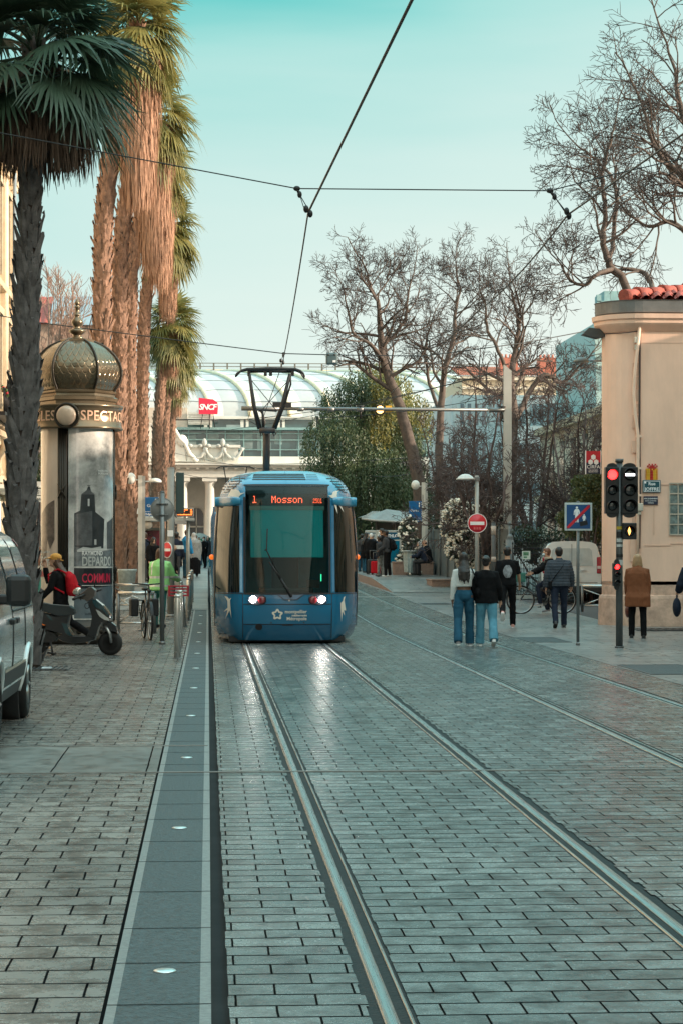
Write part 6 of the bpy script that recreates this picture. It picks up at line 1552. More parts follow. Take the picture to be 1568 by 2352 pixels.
def bush(label, blobs, d, leaf, seed, flowers=0, n=900, name='bush', trunk=True, depth=1., ls=.075):
    """blobs: picture x, y, radius in picture units"""
    rnd = random.Random(seed); px0 = sum(q[0] for q in blobs) / len(blobs); b = W(px0, 1300, d); b.z = gz(b.y)
    t = thing(name, label, 'bush', b)
    mb = MB(); fm = MB(); tm = MB()
    for px, py, pr in blobs:
        c = W(px, py, d + rnd.uniform(-.4, .4) * depth) - b; r = pr / F * d
        if trunk: tm.tube([(rnd.uniform(-.2, .2), rnd.uniform(-.2, .2), 0), c * .5 + V((rnd.uniform(-.1, .1), 0, -.1)), c], [.05, .035, .012], 6)
        for k in range(int(n * pr / 30)):
            q = V((rnd.gauss(0, 1), rnd.gauss(0, 1), rnd.gauss(0, 1))).normalized(); rr_ = r * (rnd.random() ** .4) * (1 + .22 * noise.noise(q * 2.2 + c))
            p = c + V((q.x * rr_, q.y * rr_ * depth, q.z * rr_))
            leafquad(mb, p, ls * rnd.uniform(.7, 1.4), ls * .38, rnd, 0, .2)
        for k in range(int(flowers * pr / 30)):
            q = V((rnd.gauss(0, 1), -abs(rnd.gauss(0, 1)) * .9, rnd.gauss(.25, 1))).normalized()
            if noise.noise(q * 2.5 + c * 1.7) < -.12: continue
            p = c + q * r * rnd.uniform(.93, 1.06); s = rnd.uniform(.034, .072)
            fm.ell(p, (s, s, s * .75), 0, 7, 5)
            for w_ in range(4): leafquad(fm, p, s * 1.4, s * .5, rnd, 0)
    if trunk: tm.build('stem', BARKU, t)
    mb.build('foliage', leaf, t)
    if flowers: fm.build('blossom', PETAL, t)
    return t
bush('rounded dark bush covered in white flower heads above the planter', [(1050, 1180, 34), (1080, 1190, 34), (1035, 1215, 26), (1062, 1235, 34), (1045, 1262, 26), (1095, 1225, 26), (1072, 1285, 26), (1055, 1170, 22), (1085, 1300, 22), (1075, 1320, 20)], 73.5, LEAFD, 1, 150, 1000)
bush('second white flowering bush between the no entry sign and the signal mast', [(1122, 1175, 26), (1142, 1185, 24), (1110, 1200, 24), (1135, 1215, 24), (1120, 1235, 22), (1145, 1160, 18)], 71.5, LEAFD, 2, 130, 900)
bush('dark narrow shrub with a few white flowers by the advert', [(935, 1225, 24), (945, 1255, 26), (932, 1280, 24), (950, 1300, 22), (940, 1200, 16), (950, 1320, 18)], 84.5, LEAFD, 3, 40, 900)
bush('olive green shrub tree behind the iron fence beside the salmon house', [(1365, 1110, 34), (1340, 1140, 32), (1372, 1160, 36), (1320, 1175, 30), (1350, 1200, 36), (1310, 1210, 24), (1378, 1220, 30), (1295, 1190, 20), (1330, 1110, 20), (1385, 1090, 22)], 63, LEAFO, 4, 0, 1000)
bush('dark undergrowth filling the garden behind the iron fence', [(1200, 1235, 32), (1240, 1240, 34), (1280, 1245, 32), (1320, 1250, 30), (1180, 1260, 26), (1220, 1270, 30), (1265, 1275, 30), (1310, 1280, 30), (1350, 1265, 30)], 67, LEAFD, 5, 0, 600)
bush('dark hedge behind the grey fence and the stop sign post', [(985, 1190, 36), (1000, 1150, 34), (960, 1230, 30), (1010, 1210, 34), (985, 1250, 34), (1015, 1260, 30), (975, 1120, 26)], 90, LEAFD, 6, 0, 700)
bush('green shrub between the dark palm trunk and the kiosk column', [(92, 1000, 30), (88, 1060, 30), (95, 1100, 26), (86, 950, 24), (92, 1130, 24)], 112, LEAFO, 7, 0, 700, ls=.12)
rnd = random.Random(77); b = W(1045, 1352, 73.4); t = MB()
for k in range(420):
    p = V((b.x + rnd.uniform(-.55, .75), b.y + rnd.uniform(-.7, .7), b.z - .12)); h = rnd.uniform(.1, .26); a = rnd.uniform(0, 6.28)
    q = V((math.cos(a) * .012, math.sin(a) * .012, 0)); e = p + V((rnd.gauss(0, .05), rnd.gauss(0, .05), h)); n = len(t.v); t.v += [tuple(p - q), tuple(p + q), tuple(e)]; t.face((n, n + 1, n + 2))
o = t.build('grass', M('planter_grass', (.09, .14, .035), rough=.6, var=.3)); o['kind'] = 'stuff'; tag(o, 'green grass growing in the pink stone planter', 'grass', kind='stuff')
# ---------------------------------------------------------------- poster column
def kiosk():
    c = W(178, 1470, 38.9); cx_, cy_ = c.x, c.y; d = 38.9; K = lambda y: WZ(y, d)
    t = thing('poster_column', 'bronze onion domed poster column with curved posters under a lettered ring', 'kiosk', (cx_, cy_, 0))
    BR = M('bronze_paint', (.17, .13, .085), rough=.25, metal=.65, var=.15, vs=3); BRD = M('bronze_dark', (.03, .026, .02), rough=.35, metal=.5, var=.2)
    rr = .655
    mb = MB(); mb.lathe([(.74, 0), (.74, .12), (.70, .16), (.70, .30), (.685, .34), (rr, .36), (rr, .44)], 48); 
    for k in range(30):
        a = 2 * math.pi * k / 30; mb.lathe([(.05, 0), (.035, .012), (0, .014)], 10, (.7 * math.cos(a), .7 * math.sin(a), .23), axis=(V((-math.sin(a), math.cos(a), 0)), V((0, 0, 1)), V((math.cos(a), math.sin(a), 0))))
    mb.build('base', BRD, t)
    z0, z1 = .44, K(985)
    mats = [M('poster_grey', (.36, .38, .38), rough=.2, var=.6, vs=1.1, tint=(.72, .66, .6), coat=1), M('poster_pale', (.78, .6, .48), rough=.2, var=.25, vs=1.6, coat=1, stretch=(1, 1, .25))]
    # three panels; angles measured from the viewer's direction, growing to the right
    va = math.atan2(-cy_, -cx_)
    A = lambda q: va + R(q)
    pn = []
    for a0, a1, m_, nm in ((-14, 100, 0, 'poster'), (-140, -32, 1, 'poster'), (106, 214, 1, 'poster')):
        mb = MB(); mb.lathe([(rr, z0), (rr, z1)], 40, a0=A(a0), a1=A(a1)); pn.append(mb.build(nm, mats[m_], t))
    def cyl(u, z, off=.004):   # u metres round the drum from the viewer's direction, rightwards
        a = va + u / rr; return V(((rr + off) * math.cos(a), (rr + off) * math.sin(a), z))
    def U(px): return math.asin(max(-1, min(1, (px - 178) / F * d / (rr * .985)))) * rr
    def flat(pts, m, par, name, off=.004, sub=9):
        bm = bmesh.new(); vv = [bm.verts.new((a, b, 0)) for a, b in pts]; bm.faces.new(vv); bmesh.ops.triangulate(bm, faces=bm.faces[:])
        if sub: bmesh.ops.subdivide_edges(bm, edges=bm.edges[:], cuts=sub, use_grid_fill=True)
        bm.verts.ensure_lookup_table(); q = MB(); q.v = [tuple(cyl(v_.co.x, v_.co.y, off)) for v_ in bm.verts]; q.f = [tuple(w2.index for w2 in f.verts) for f in bm.faces]; q.m = [0] * len(q.f); q.sm = [False] * len(q.f); bm.free()
        return q.build(name, m, par, fix=True)
    PXY = lambda px, py: (U(px), K(py))
    def zx(x, y): return (x * .2976 * .57416, (2000 + y * .2976) * .57416)     # from the close-up of the posters
    z2 = lambda x, y: (x * .574 * .57416, (1000 + y * .574) * .57416)          # from the wider crop
    # main poster: bell tower and church under clouds, dark title block
    ch = [(520, 1840), (560, 1820), (568, 1712), (600, 1690), (612, 1655), (626, 1655), (632, 1690), (656, 1712), (662, 1830), (722, 1880), (716, 2080), (520, 2080)]
    flat([PXY(*z2(a, b)) for a, b in ch], M('poster_ink', (.03, .035, .04), rough=.3, var=.3, vs=6, coat=.5), pn[0], 'poster_image')
    lt_ = M('poster_light', (.45, .46, .45), rough=.3); gy = M('poster_stone', (.085, .09, .095), rough=.3, var=.4, vs=9, coat=.5)
    for pts, m_ in (([(566, 1710), (612, 1672), (658, 1710)], gy), ([(610, 1740), (622, 1740), (622, 1790), (610, 1790)], lt_), ([(524, 1848), (640, 1822), (640, 2060), (524, 2060)], gy), ([(606, 1645), (628, 1645), (628, 1650), (606, 1650)], gy), ([(654, 2018), (668, 2018), (668, 2055), (654, 2055)], lt_), ([(740, 1900), (780, 1860), (780, 2090), (740, 2090)], gy), ([(540, 2090), (580, 2070), (640, 2078), (700, 2066), (700, 2100), (540, 2104)], lt_)): flat([PXY(*z2(a, b)) for a, b in pts], m_, pn[0], 'poster_image', .007)
    q = MB(); f0 = flat([(U(171), K(1300)), (U(256), K(1300)), (U(256), K(1262)), (U(215), K(1268)), (U(171), K(1255))], M('poster_mid', (.13, .15, .16), rough=.3, var=.5, vs=9, coat=.5), pn[0], 'poster_image', .005)
    flat([(U(171), K(1352)), (U(256), K(1345)), (U(256), K(1304)), (U(171), K(1304))], M('poster_black', (.012, .015, .02), rough=.3, coat=.5), pn[0], 'title_block', .006)
    flat([(U(171), K(1352)), (U(256), K(1345)), (U(256), K(1418)), (U(171), K(1418))], M('poster_low', (.10, .13, .15), rough=.3, var=.3, vs=3, coat=.5), pn[0], 'poster_image', .005)
    inkw = M('poster_white', (.75, .75, .73), rough=.4); inkr = M('poster_red', (.55, .02, .06), rough=.4)
    def wrap(px, py, off=.009): return lambda p: cyl(U(px) + p.x, K(py) + p.z, off - p.y)
    text('RAYMOND', .115, inkw, (0, 0, 0), pn[0], align='LEFT', sx=.72, ext=.001, bold=.002, warp=wrap(188, 1271)); text('DEPARDO', .235, M('poster_lettering', (.5, .52, .5), rough=.4), (0, 0, 0), pn[0], align='LEFT', sx=.62, ext=.001, bold=.004, warp=wrap(188, 1290)); text('COMMUN', .225, inkr, (0, 0, 0), pn[0], align='LEFT', sx=.62, ext=.001, bold=.004, warp=wrap(188, 1328))
    text('PAVILLON', .05, inkw, (0, 0, 0), pn[0], align='LEFT', ext=.001, warp=wrap(224, 1084)); text('POPULAIRE', .05, inkw, (0, 0, 0), pn[0], align='LEFT', ext=.001, warp=wrap(224, 1090))
    text('ENTRÉE LIBRE', .045, M('poster_black', (.012, .015, .02)), (0, 0, 0), pn[0], align='LEFT', ext=.001, warp=wrap(195, 1408))
    for y in (1262, 1304, 1344): flat([(U(188), K(y)), (U(255), K(y)), (U(255), K(y) + .008), (U(188), K(y) + .008)], inkw, pn[0], 'rule_line', .010, 9)
    # pale side poster with street houses
    hs = [(100, 1300), (100, 1180), (112, 1160), (128, 1150), (128, 1240), (118, 1262), (112, 1240), (108, 1300)]
    flat([PXY(*p) for p in hs], M('poster_brown', (.16, .12, .10), rough=.3, var=.5, vs=9, coat=.5), pn[1], 'poster_image')
    text('RDON', .235, inkw, (0, 0, 0), pn[1], align='LEFT', sx=.62, ext=.001, bold=.004, warp=wrap(97.5, 1290)); text('MUNES', .16, inkr, (0, 0, 0), pn[1], align='LEFT', sx=.6, ext=.001, bold=.004, warp=wrap(97.2, 1318)); text('16 fév.-24 avril 2022', .06, inkw, (0, 0, 0), pn[1], align='LEFT', sx=.8, ext=.001, warp=wrap(97.5, 1268))
    for q_ in (-23, 103, 217):
        mb = MB(); a = A(q_); ux, uy = math.cos(a), math.sin(a); sx_, sy_ = -uy, ux
        for k in range(-3, 4): mb.tube([(rr * 1.02 * ux + sx_ * .022 * k, rr * 1.02 * uy + sy_ * .022 * k, z) for z in (.4, z1)], .02 if k % 2 else .027, 8)
        for zz in (1.25, 2.75):
            for sg in (-1, 1): mb.tube([((rr + .05) * ux + sx_ * .075 * sg, (rr + .05) * uy + sy_ * .075 * sg, zz - .13), ((rr + .065) * ux, (rr + .065) * uy, zz), ((rr + .05) * ux - sx_ * .075 * sg, (rr + .05) * uy - sy_ * .075 * sg, zz + .13)], [.012, .022, .012], 6)
        mb.build('fluted_post', BRD, t)
    # lettered ring
    zr0, zr1 = K(988), K(934); rb = .82; h = zr1 - zr0
    mb = MB(); mb.lathe([(rr, zr0 + .02), (rb - .03, zr0 - .01), (rb + .01, zr0 + .0), (rb + .012, zr0 + .03), (rb - .018, zr0 + .05), (rb - .02, zr0 + h - .07), (rb + .0, zr0 + h - .05), (rb + .015, zr0 + h - .03), (rb + .015, zr0 + h), (rb - .1, zr0 + h + .01), (.5, zr0 + h + .02)], 64); ring = mb.build('ring', BR, t)
    gold = M('letter_gold', (.75, .47, .33), rough=.3, metal=.3)
    def wr2(u0): return lambda p: V(((rb - .016 - p.y) * math.cos(va + (u0 + p.x) / rb), (rb - .016 - p.y) * math.sin(va + (u0 + p.x) / rb), zr0 + h * .5 + p.z))
    def serif(word, u0, size):   # capitals with serif feet
        text(word, size, gold, (0, 0, 0), ring, align='LEFT', sx=.92, ext=.003, warp=wr2(u0), space=1.08, bold=.002)
    UR = lambda px: math.asin(max(-1, min(1, (px - 178) / F * d / rb))) * rb
    serif('SPECTACLES', UR(185), .255); serif('SPECTACLES', UR(124) - 1.36, .255)
    mb = MB(); a = A(math.degrees(UR(154) / rb)); ax_ = (V((-math.sin(a), math.cos(a), 0)), V((0, 0, 1)), V((math.cos(a), math.sin(a), 0)))
    o = V(((rb - .05) * math.cos(a), (rb - .05) * math.sin(a), zr0 + h * .5)); mb.lathe([(.235, .0), (.235, .06), (.205, .075), (.195, .05)], 28, o, axis=ax_); mb.build('medallion_rim', BRD, ring)
    mb = MB(); mb.lathe([(.185, .05), (.17, .10), (.12, .125), (.06, .135), (0, .137)], 28, o, axis=ax_); mb.build('medallion', M('medallion_pale', (.55, .42, .32), rough=.35, metal=.2, bump=.2, bs=14), ring)
    # octagonal neck and onion dome
    nf = 6
    def sec(r, z, bulge=.0, n=nf, k=8):
        pts = []
        off = va + math.pi / nf * 1 - R(3)
        for i in range(n):
            a0 = off + 2 * math.pi * i / n; a1 = off + 2 * math.pi * (i + 1) / n
            p0 = V((r * math.cos(a0), r * math.sin(a0), z)); p1 = V((r * math.cos(a1), r * math.sin(a1), z)); nm_ = V((math.cos((a0 + a1) / 2), math.sin((a0 + a1) / 2), 0))
            for j in range(k): u = j / k; pts.append(p0.lerp(p1, u) + nm_ * (bulge * r * 4 * u * (1 - u)))
        return pts + pts[:1]
    q = [(K(934), .70), (K(925), .70), (K(923), .74), (K(916), .74), (K(913), .69), (K(908), .68), (K(905), .71), (K(901), .715), (K(898), .66)]
    mb = MB(); mb.grid([sec(r, z, .02) for z, r in q], 0, sm=False); mb.build('neck', BR, t)
    prof = [(898, .655), (892, .68), (884, .725), (874, .765), (862, .785), (850, .785), (838, .76), (826, .715), (814, .645), (802, .55), (794, .46), (788, .36), (784, .27)]
    fine = []
    for (a, ra), (b, rb_) in zip(prof, prof[1:]):
        for k in range(3): fine.append((a + (b - a) * k / 3, ra + (rb_ - ra) * k / 3))
    fine.append(prof[-1])
    mb = MB(); mb.grid([sec(r, K(y), .06) for y, r in fine], 0, sm=True)
    dome = mb.build('dome', scale_mat(), t)
    mb = MB()
    for i in range(nf):
        a0 = va + math.pi / nf - R(3) + 2 * math.pi * i / nf
        pts = [V((r * 1.01 * math.cos(a0), r * 1.01 * math.sin(a0), K(y))) for y, r in fine]
        mb.tube(pts, .022, 6)
        for p0, p1 in zip(pts, pts[1:]):
            for u in (0, .33, .66): mb.ell(p0.lerp(p1, u) * 1.0 + V((math.cos(a0) * .012, math.sin(a0) * .012, 0)), .024, 0, 6, 4)
    mb.build('dome_rib', BRD, dome)
    mb = MB(); mb.grid([sec(r, z, .0) for z, r in ((K(787), .27), (K(786), .31), (K(781), .31), (K(780), .28), (K(778), .2))], 0, sm=False)
    fin = [(778, .17), (774, .10), (770, .09), (766, .15), (762, .19), (758, .18), (756, .11), (752, .07), (748, .10), (742, .13), (736, .12), (730, .07), (726, .05), (724, .085), (722, .05), (714, .045), (708, .04), (706, .075), (704, .06), (702, .035), (700, .055), (696, .06), (690, .03), (683, .0)]
    mb.lathe([(r * .82, K(y)) for y, r in fin], 18); mb.build('finial', BR, t)
def scale_mat():
    """bronze sheet pressed into fish scales"""
    m, nt, out = newmat('scale_bronze'); L = nt.links
    b = N(nt, 'ShaderNodeBsdfPrincipled'); b.inputs['Base Color'].default_value = (.17, .135, .09, 1); b.inputs['Metallic'].default_value = .75; b.inputs['Roughness'].default_value = .22; L.new(b.outputs[0], out.inputs[0])
    tc_ = N(nt, 'ShaderNodeTexCoord'); sp_ = N(nt, 'ShaderNodeSeparateXYZ'); L.new(tc_.outputs['Object'], sp_.inputs[0])
    at_ = N(nt, 'ShaderNodeMath', operation='ARCTAN2'); L.new(sp_.outputs['Y'], at_.inputs[0]); L.new(sp_.outputs['X'], at_.inputs[1])
    def mth(op, a, b_=None, c=None):
        n = N(nt, 'ShaderNodeMath', operation=op)
        for i, q in enumerate((a, b_, c)):
            if q is None: continue
            if hasattr(q, 'links'): L.new(q, n.inputs[i])
            else: n.inputs[i].default_value = q
        return n.outputs[0]
    u = mth('MULTIPLY', at_.outputs[0], 36 / (2 * math.pi)); v = mth('MULTIPLY', sp_.outputs['Z'], 9.5)
    row = mth('FLOOR', v); fv = mth('FRACT', v); sh = mth('MULTIPLY', mth('MODULO', row, 2.), .5)
    fu = mth('SUBTRACT', mth('FRACT', mth('ADD', mth('ADD', u, 40.), sh)), .5)
    # pointed scale: distance from the outline of a rounded tongue
    dd = mth('ADD', mth('MULTIPLY', mth('POWER', mth('ABSOLUTE', fu), 2.), 3.4), mth('MULTIPLY', fv, -1.)); e = mth('ABSOLUTE', mth('ADD', dd, .12))
    hgt = mth('MINIMUM', mth('MULTIPLY', e, 4.), .7); bp = N(nt, 'ShaderNodeBump'); bp.inputs['Strength'].default_value = .5; bp.inputs['Distance'].default_value = .02
    L.new(hgt, bp.inputs['Height']); L.new(bp.outputs[0], b.inputs['Normal'])
    return m
kiosk()
# ---------------------------------------------------------------- wires, masts, signals
WIRE = M('wire_dark', (.02, .02, .02), rough=.5, metal=.3); MASTC = M('mast_grey', (.42, .42, .39), rough=.45, metal=.2, var=.08, vs=2); GALV = M('galvanised', (.17, .18, .18), rough=.4, metal=.6, var=.12, vs=5)
def sagline(a, b, sag, n=10): return [a.lerp(b, i / n) + V((0, 0, -sag * 4 * (i / n) * (1 - i / n))) for i in range(n + 1)]
def wire(label, pts, r=.009, name='overhead_wire', group='overhead tram wires'):
    mb = MB(); mb.tube(pts, r, 5, caps=False); o = mb.build(name, WIRE); return tag(o, label, 'wire', group)
hangA = W(708, 488, 26.8); topA = W(682, 433, 26.8)
wire('thick contact wire running from the sky down to the tram roof bow', [W(1040, -160, 15), W(945, 0, 16.5), hangA], .014)
wire('contact wire between the hanger and the roof bow', sagline(hangA, W(648, 838, 49.8), .12) + [W(604, 962, 68)], .011)
hangB = W(1303, 493, 27); topB = W(1262, 438, 27)
wire('contact wire of the empty track crossing before the bare trees', [W(1700, 215, 20), hangB] + sagline(hangB, W(1100, 712, 40), .1)[1:] + [W(900, 900, 62), W(862, 945, 72)], .012)
wire('span wire from the palms to the first hanger', [W(-60, 294, 27), W(0, 305, 27), topA], .008)
wire('level span wire between the two hangers', [topA, topB], .008)
wire('span wire rising from the second hanger into the tall trees', [topB, W(1400, 402, 27), W(1620, 352, 27)], .008)
spanC = [W(-60, 718, 50), W(0, 725, 50), W(92, 741, 50), W(460, 788, 50), W(652, 812, 50)]
wire('lower span wire passing behind the kiosk spire', spanC, .012)
wire('lower span wire holding the square box by the trees', [spanC[-1], W(760, 815, 50), W(970, 818, 50), W(1200, 788, 52), W(1390, 752, 54)], .012)
for i, (a, b, d0, d1) in enumerate((((540, 965), (1160, 846), 72, 69), ((430, 1000), (1160, 850), 110, 69), ((600, 960), (1160, 905), 69, 69), ((400, 1040), (760, 1090), 150, 120), ((410, 1060), (960, 1050), 150, 95), ((400, 1082), (560, 1096), 140, 120), ((830, 1090), (1010, 1068), 110, 80))):
    wire(('thin wire from the signal arm up to the mast head', 'long thin wire from the station to the mast head', 'stay wire along the signal arm', 'feeder wire drooping before the station entablature', 'feeder wire low across the station columns', 'short wire near the second tram', 'thin wire before the weeping tree')[i], sagline(W(*a, d0), W(*b, d1), .25), .012 if i < 3 else .016)
def hanger(label, a, b):
    t = thing('wire_hanger', label, 'hanger', a); e = b - a
    mb = MB(); mb.tube([V((0, 0, 0)), e * .25], .02, 6); mb.tube([e * .25, e + V((-.05, -.08, .02))], .007, 4); mb.tube([e * .25, e + V((.05, .1, -.02))], .007, 4); mb.build('strap', WIRE, t)
    mb = MB(); mb.ell((0, 0, 0), (.045, .03, .035), 0, 8, 6); mb.ell(e * .25, (.03, .03, .045), 0, 8, 6); mb.ell(e + V((-.03, -.08, .03)), (.035, .04, .05), 0, 8, 6); mb.ell(e + V((.03, .1, .0)), (.035, .04, .05), 0, 8, 6); mb.build('clamp', WIRE, t)
hanger('clamp and straps holding the contact wire above the tram', topA, hangA)
hanger('clamp and straps holding the wire before the tall bare tree', topB, hangB)
hanger('small clamp where the lower span wire meets the contact wire', spanC[-1], W(648, 832, 49.8))
t = thing('wire_box', 'square grey box hung from the lower span wire beside the trees', 'signal box', W(762, 824, 50)); s = 13.5 / F * 50
mb = MB(); mb.box((-s, -.07, -s), (s, .07, s), bev=.04); mb.build('housing', M('box_slate', (.07, .11, .12), rough=.45), t)
mb = MB(); mb.box((.02, -.076, -.09), (.09, -.071, -.04)); mb.build('label_plate', M('sign_white', (.85, .85, .85)), t)
mb = MB(); 
for x in (-.08, .06): mb.tube([(x, -.04, s - .03), (x, -.04, s + .05)], .014, 6); mb.ell((x, -.075, s - .05), .022, 0, 8, 6)
mb.build('bracket', WIRE, t)
def mast():
    d = 69; b = W(1164, 1280, d); b.z = gz(b.y); t = thing('signal_mast', 'tall pale mast with a long arm reaching over the tracks', 'mast', b)
    zt = WZ(838, d) - b.z; w_ = .125
    mb = MB(); mb.prism([(-w_, -.1, 0), (w_, -.1, 0), (w_, -.1, zt - .2), (-w_, -.1, zt)], (0, .2, 0)); mb.build('pole', MASTC, t)
    za = WZ(942, d) - b.z; xe = WX(562, b.y) - b.x
    mb = MB(); mb.tube([(-.1, -.05, za), (xe, -.05, za + .02)], .055, 8); mb.tube([(-.6, -.05, za), (-.1, -.05, za - .0)], .075, 8); mb.tube([(xe - .1, -.05, za + .02), (xe + 1.2, -.05, za + .01)], .075, 8)
    for px in (826, 690, 760): x = WX(px, b.y) - b.x; mb.tube([(x - .1, -.05, za), (x + .1, -.05, za)], .075, 8)
    mb.build('arm', GALV, t)
    mb = MB(); x = WX(605, b.y) - b.x
    mb.tube([(x - .15, -.05, za + .05), (x, -.05, za - .2), (x + .05, -.05, za - .45), (x, -.05, za - .62)], .035, 6); mb.tube([(x, -.05, za - .62), (x - .5, .1, za - .35), (x - .4, 0, za - .05)], .012, 5); mb.box((x + .3, -.1, za + .06), (x + .9, .02, za + .22))
    for px in (826, 1150): x = WX(px, b.y) - b.x; mb.tube([(x, -.05, za + .12), (x + .03, -.05, za - .3)], .03, 6); mb.tube([(x - .1, -.12, za + .1), (x + .12, -.12, za + .1)], .03, 6)
    mb.tube([(-.2, -.05, za - .05), (-.2, -.05, za - .35), (-.05, -.05, za - .4)], .03, 6); mb.build('insulator', WIRE, t)
    s = thing('signal_lamp', 'round amber signal lamp with a small yellow plate on the mast arm', 'signal', W(872, 941, d - .25)); 
    mb = MB(); mb.lathe([(.17, 0), (.17, .1), (.12, .16), (0, .18)], 20, axis=(V((1, 0, 0)), V((0, 0, 1)), V((0, 1, 0)))); mb.tube([(0, .05, -.2), (0, .05, .2)], .03, 6); mb.build('housing', BLACK, s)
    mb = MB(); mb.lathe([(0, -.03), (.08, -.025), (.125, -.004)], 20, axis=(V((1, 0, 0)), V((0, 0, 1)), V((0, 1, 0)))); mb.build('lens', M('amber_glow', (1, .7, .3), emit=3.2, ecol=(1, .52, .16)), s)
    mb = MB(); mb.box((.18, .0, -.08), (.38, .02, .13)); mb.build('number_plate', M('plate_yellow', (.75, .42, .04), rough=.5), s)
mast()
d = 84; b = W(1017, 1322, d); b.z = pz(b.y); t = thing('mast', 'second pale mast half hidden behind the flowering bush', 'mast', b)
mb = MB(); mb.prism([(-.14, -.1, 0), (.14, -.1, 0), (.12, -.1, WZ(1085, d) - b.z - .1), (-.12, -.1, WZ(1085, d) - b.z)], (0, .2, 0)); mb.build('pole', MASTC, t); mb = MB(); mb.box((-.2, -.16, 0), (.2, .16, .1), bev=.02); mb.build('base', MASTC, t)
# stop sign posts
def stop_sign(label, px_pole, px0, px1, py0, py1, d, zb, top, words_, lampside):
    b = W(px_pole, 1300, d); b.z = zb(b.y); t = thing('stop_sign', label, 'sign', b)
    zt = WZ(top, d) - b.z
    mb = MB(); mb.box((-.115, -.08, 0), (.02, .08, zt)); mb.build('pole', M('post_pale', (.5, .48, .43), rough=.5, var=.12, vs=3), t); mb = MB(); mb.box((.02, -.07, 0), (.115, .07, zt - .02)); mb.build('pole_shade_face', M('post_shadow_face', (.33, .33, .31), rough=.5), t)  # darker half of the post: its side shade is in the colour
    x0, x1 = WX(px0, b.y) - b.x, WX(px1, b.y) - b.x; z0, z1 = WZ(py1, d) - b.z, WZ(py0, d) - b.z
    mb = MB(); mb.box((x0, -.05, z0), (x1, .03, z1), bev=.008); pl = mb.build('panel', M('stop_blue', (.0, .10, .28), rough=.35, var=.05, coat=.3), t)
    wt = M('sign_white', (.85, .85, .85))
    text('1', .26, wt, (x1 - .11, -.055, z1 - .16), pl, bold=.008); text('Gares', .135, wt, (x0 + .05 if lampside > 0 else x0 + .10, -.055, z0 + (z1 - z0) * .55), pl, align='LEFT'); text('Odysseum', .105, wt, (x0 + .03, -.055, z0 + .07), pl, align='LEFT', bold=.002)
    mb = MB()
    for k in range(9): mb.box((x0 + .05 + (x1 - x0 - .1) * k / 9, -.056, z0 + .15), (x0 + .08 + (x1 - x0 - .1) * k / 9, -.051, z0 + .165)); mb.box((x1 - .03, -.056, z0 + .2 + .07 * k), (x1 - .012, -.051, z0 + .22 + .07 * k)) 
    mb.build('dotted_line', wt, pl)
    for sd, zz in ((-1, zt - .15), (1, zt - .2)):
        mb = MB(); mb.lathe([(0, .12), (.12, .1), (.2, .04), (.215, 0), (.2, -.03), (0, -.035)], 18, (sd * .5 - .05, 0, zz)) if sd > 0 else mb.ell((-.36, 0, zz + .05), (.17, .17, .19), 0, 14, 10)
        mb.tube([(0, 0, zz), (sd * .42, 0, zz)], .025, 6); mb.build('lamp', M('lamp_white', (.6, .6, .56), rough=.4), t)
    return t
stop_sign('blue stop sign with white words on a pale square post by the planter', 974, 938, 968, 1151, 1199, 84.5, pz, 1108, 0, 1)
stop_sign('blue stop sign partly hidden behind the round sign back', 326, 331, 366, 1142, 1186, 70, lz, 1092, 0, -1)
# round signs, poles, lamps
def rod(label, px, d, top, r, name='sign_pole', mat=None, zb=None):
    b = W(px, 1300, d); b.z = (zb or gz)(b.y); t = thing(name, label, 'sign', b); zt = WZ(top, d) - b.z
    mb = MB(); mb.tube([(0, 0, 0), (0, 0, zt)], r, 12); mb.build('pole', mat or GALV, t); mb = MB(); mb.lathe([(r * 1.35, 0), (r * 1.35, .03), (r, .06)], 14); mb.lathe([(r + .003, zt - .005), (r + .003, zt + .012), (0, zt + .02)], 12); mb.build('collar', mat or GALV, t)
    return t, b, zt
def disc(t, z, r, front, y=-.06, rz=0., back=None, bar=True, name='sign_disc'):
    """round plate facing -Y turned by rz"""
    rot = Matrix.Rotation(rz, 3, 'Z'); X = rot @ V((1, 0, 0)); Z = V((0, 0, 1)); Yv = rot @ V((0, -1, 0)); o = V((0, 0, z)) + rot @ V((0, y, 0))
    mb = MB(); mb.lathe([(0, .008), (r * .93, .008), (r * .935, .004)], 36, o, axis=(X, Z, Yv)); a = mb.build(name, front, t)
    mb = MB(); mb.lathe([(r * .93, .003), (r * .935, .0095), (r, .009), (r, -.012), (0, -.012)], 36, o, axis=(X, Z, Yv)); mb.build('rim', back or M('sign_white', (.85, .85, .85)), a)
    if bar:
        mb = MB(); mb.box((-r * .72, -.011, -r * .17), (r * .72, -.0085, r * .17)); q = MB(); q.v = [tuple(rot @ V(p) + o) for p in mb.v]; q.f, q.m, q.sm = mb.f, mb.m, mb.sm; q.build('white_bar', M('sign_white', (.85, .85, .85)), a)
    return a
REDS = M('sign_scarlet', (.60, .012, .03), rough=.35, var=.06, coat=.3); SBACK = M('sign_back', (.27, .275, .27), rough=.5, metal=.3, var=.1)
t, b, zt = rod('grey pole carrying the grey back of a round sign before the bicycle', 373, 38.3, 1130, .043)
z = WZ(1170, 38.3) - b.z; r = 27.5 / F * 38.3
disc(t, z, r, SBACK, y=.07, rz=0, back=SBACK, bar=False)
mb = MB()
for dz in (-.1, .1): mb.box((-.11, .03, z + dz - .012), (.11, .062, z + dz + .012), bev=.004); mb.lathe([(.05, -.02), (.05, .02)], 12, (0, 0, z + dz))
mb.build('clamp', GALV, t)
t, b, zt = rod('tall grey pole with a small no entry sign turned aside', 393, 52, 1075, .088, mat=M('pole_brownish', (.25, .25, .235), rough=.5, var=.1))
disc(t, WZ(1263, 52) - b.z, .195, REDS, y=-.11, rz=R(-52))
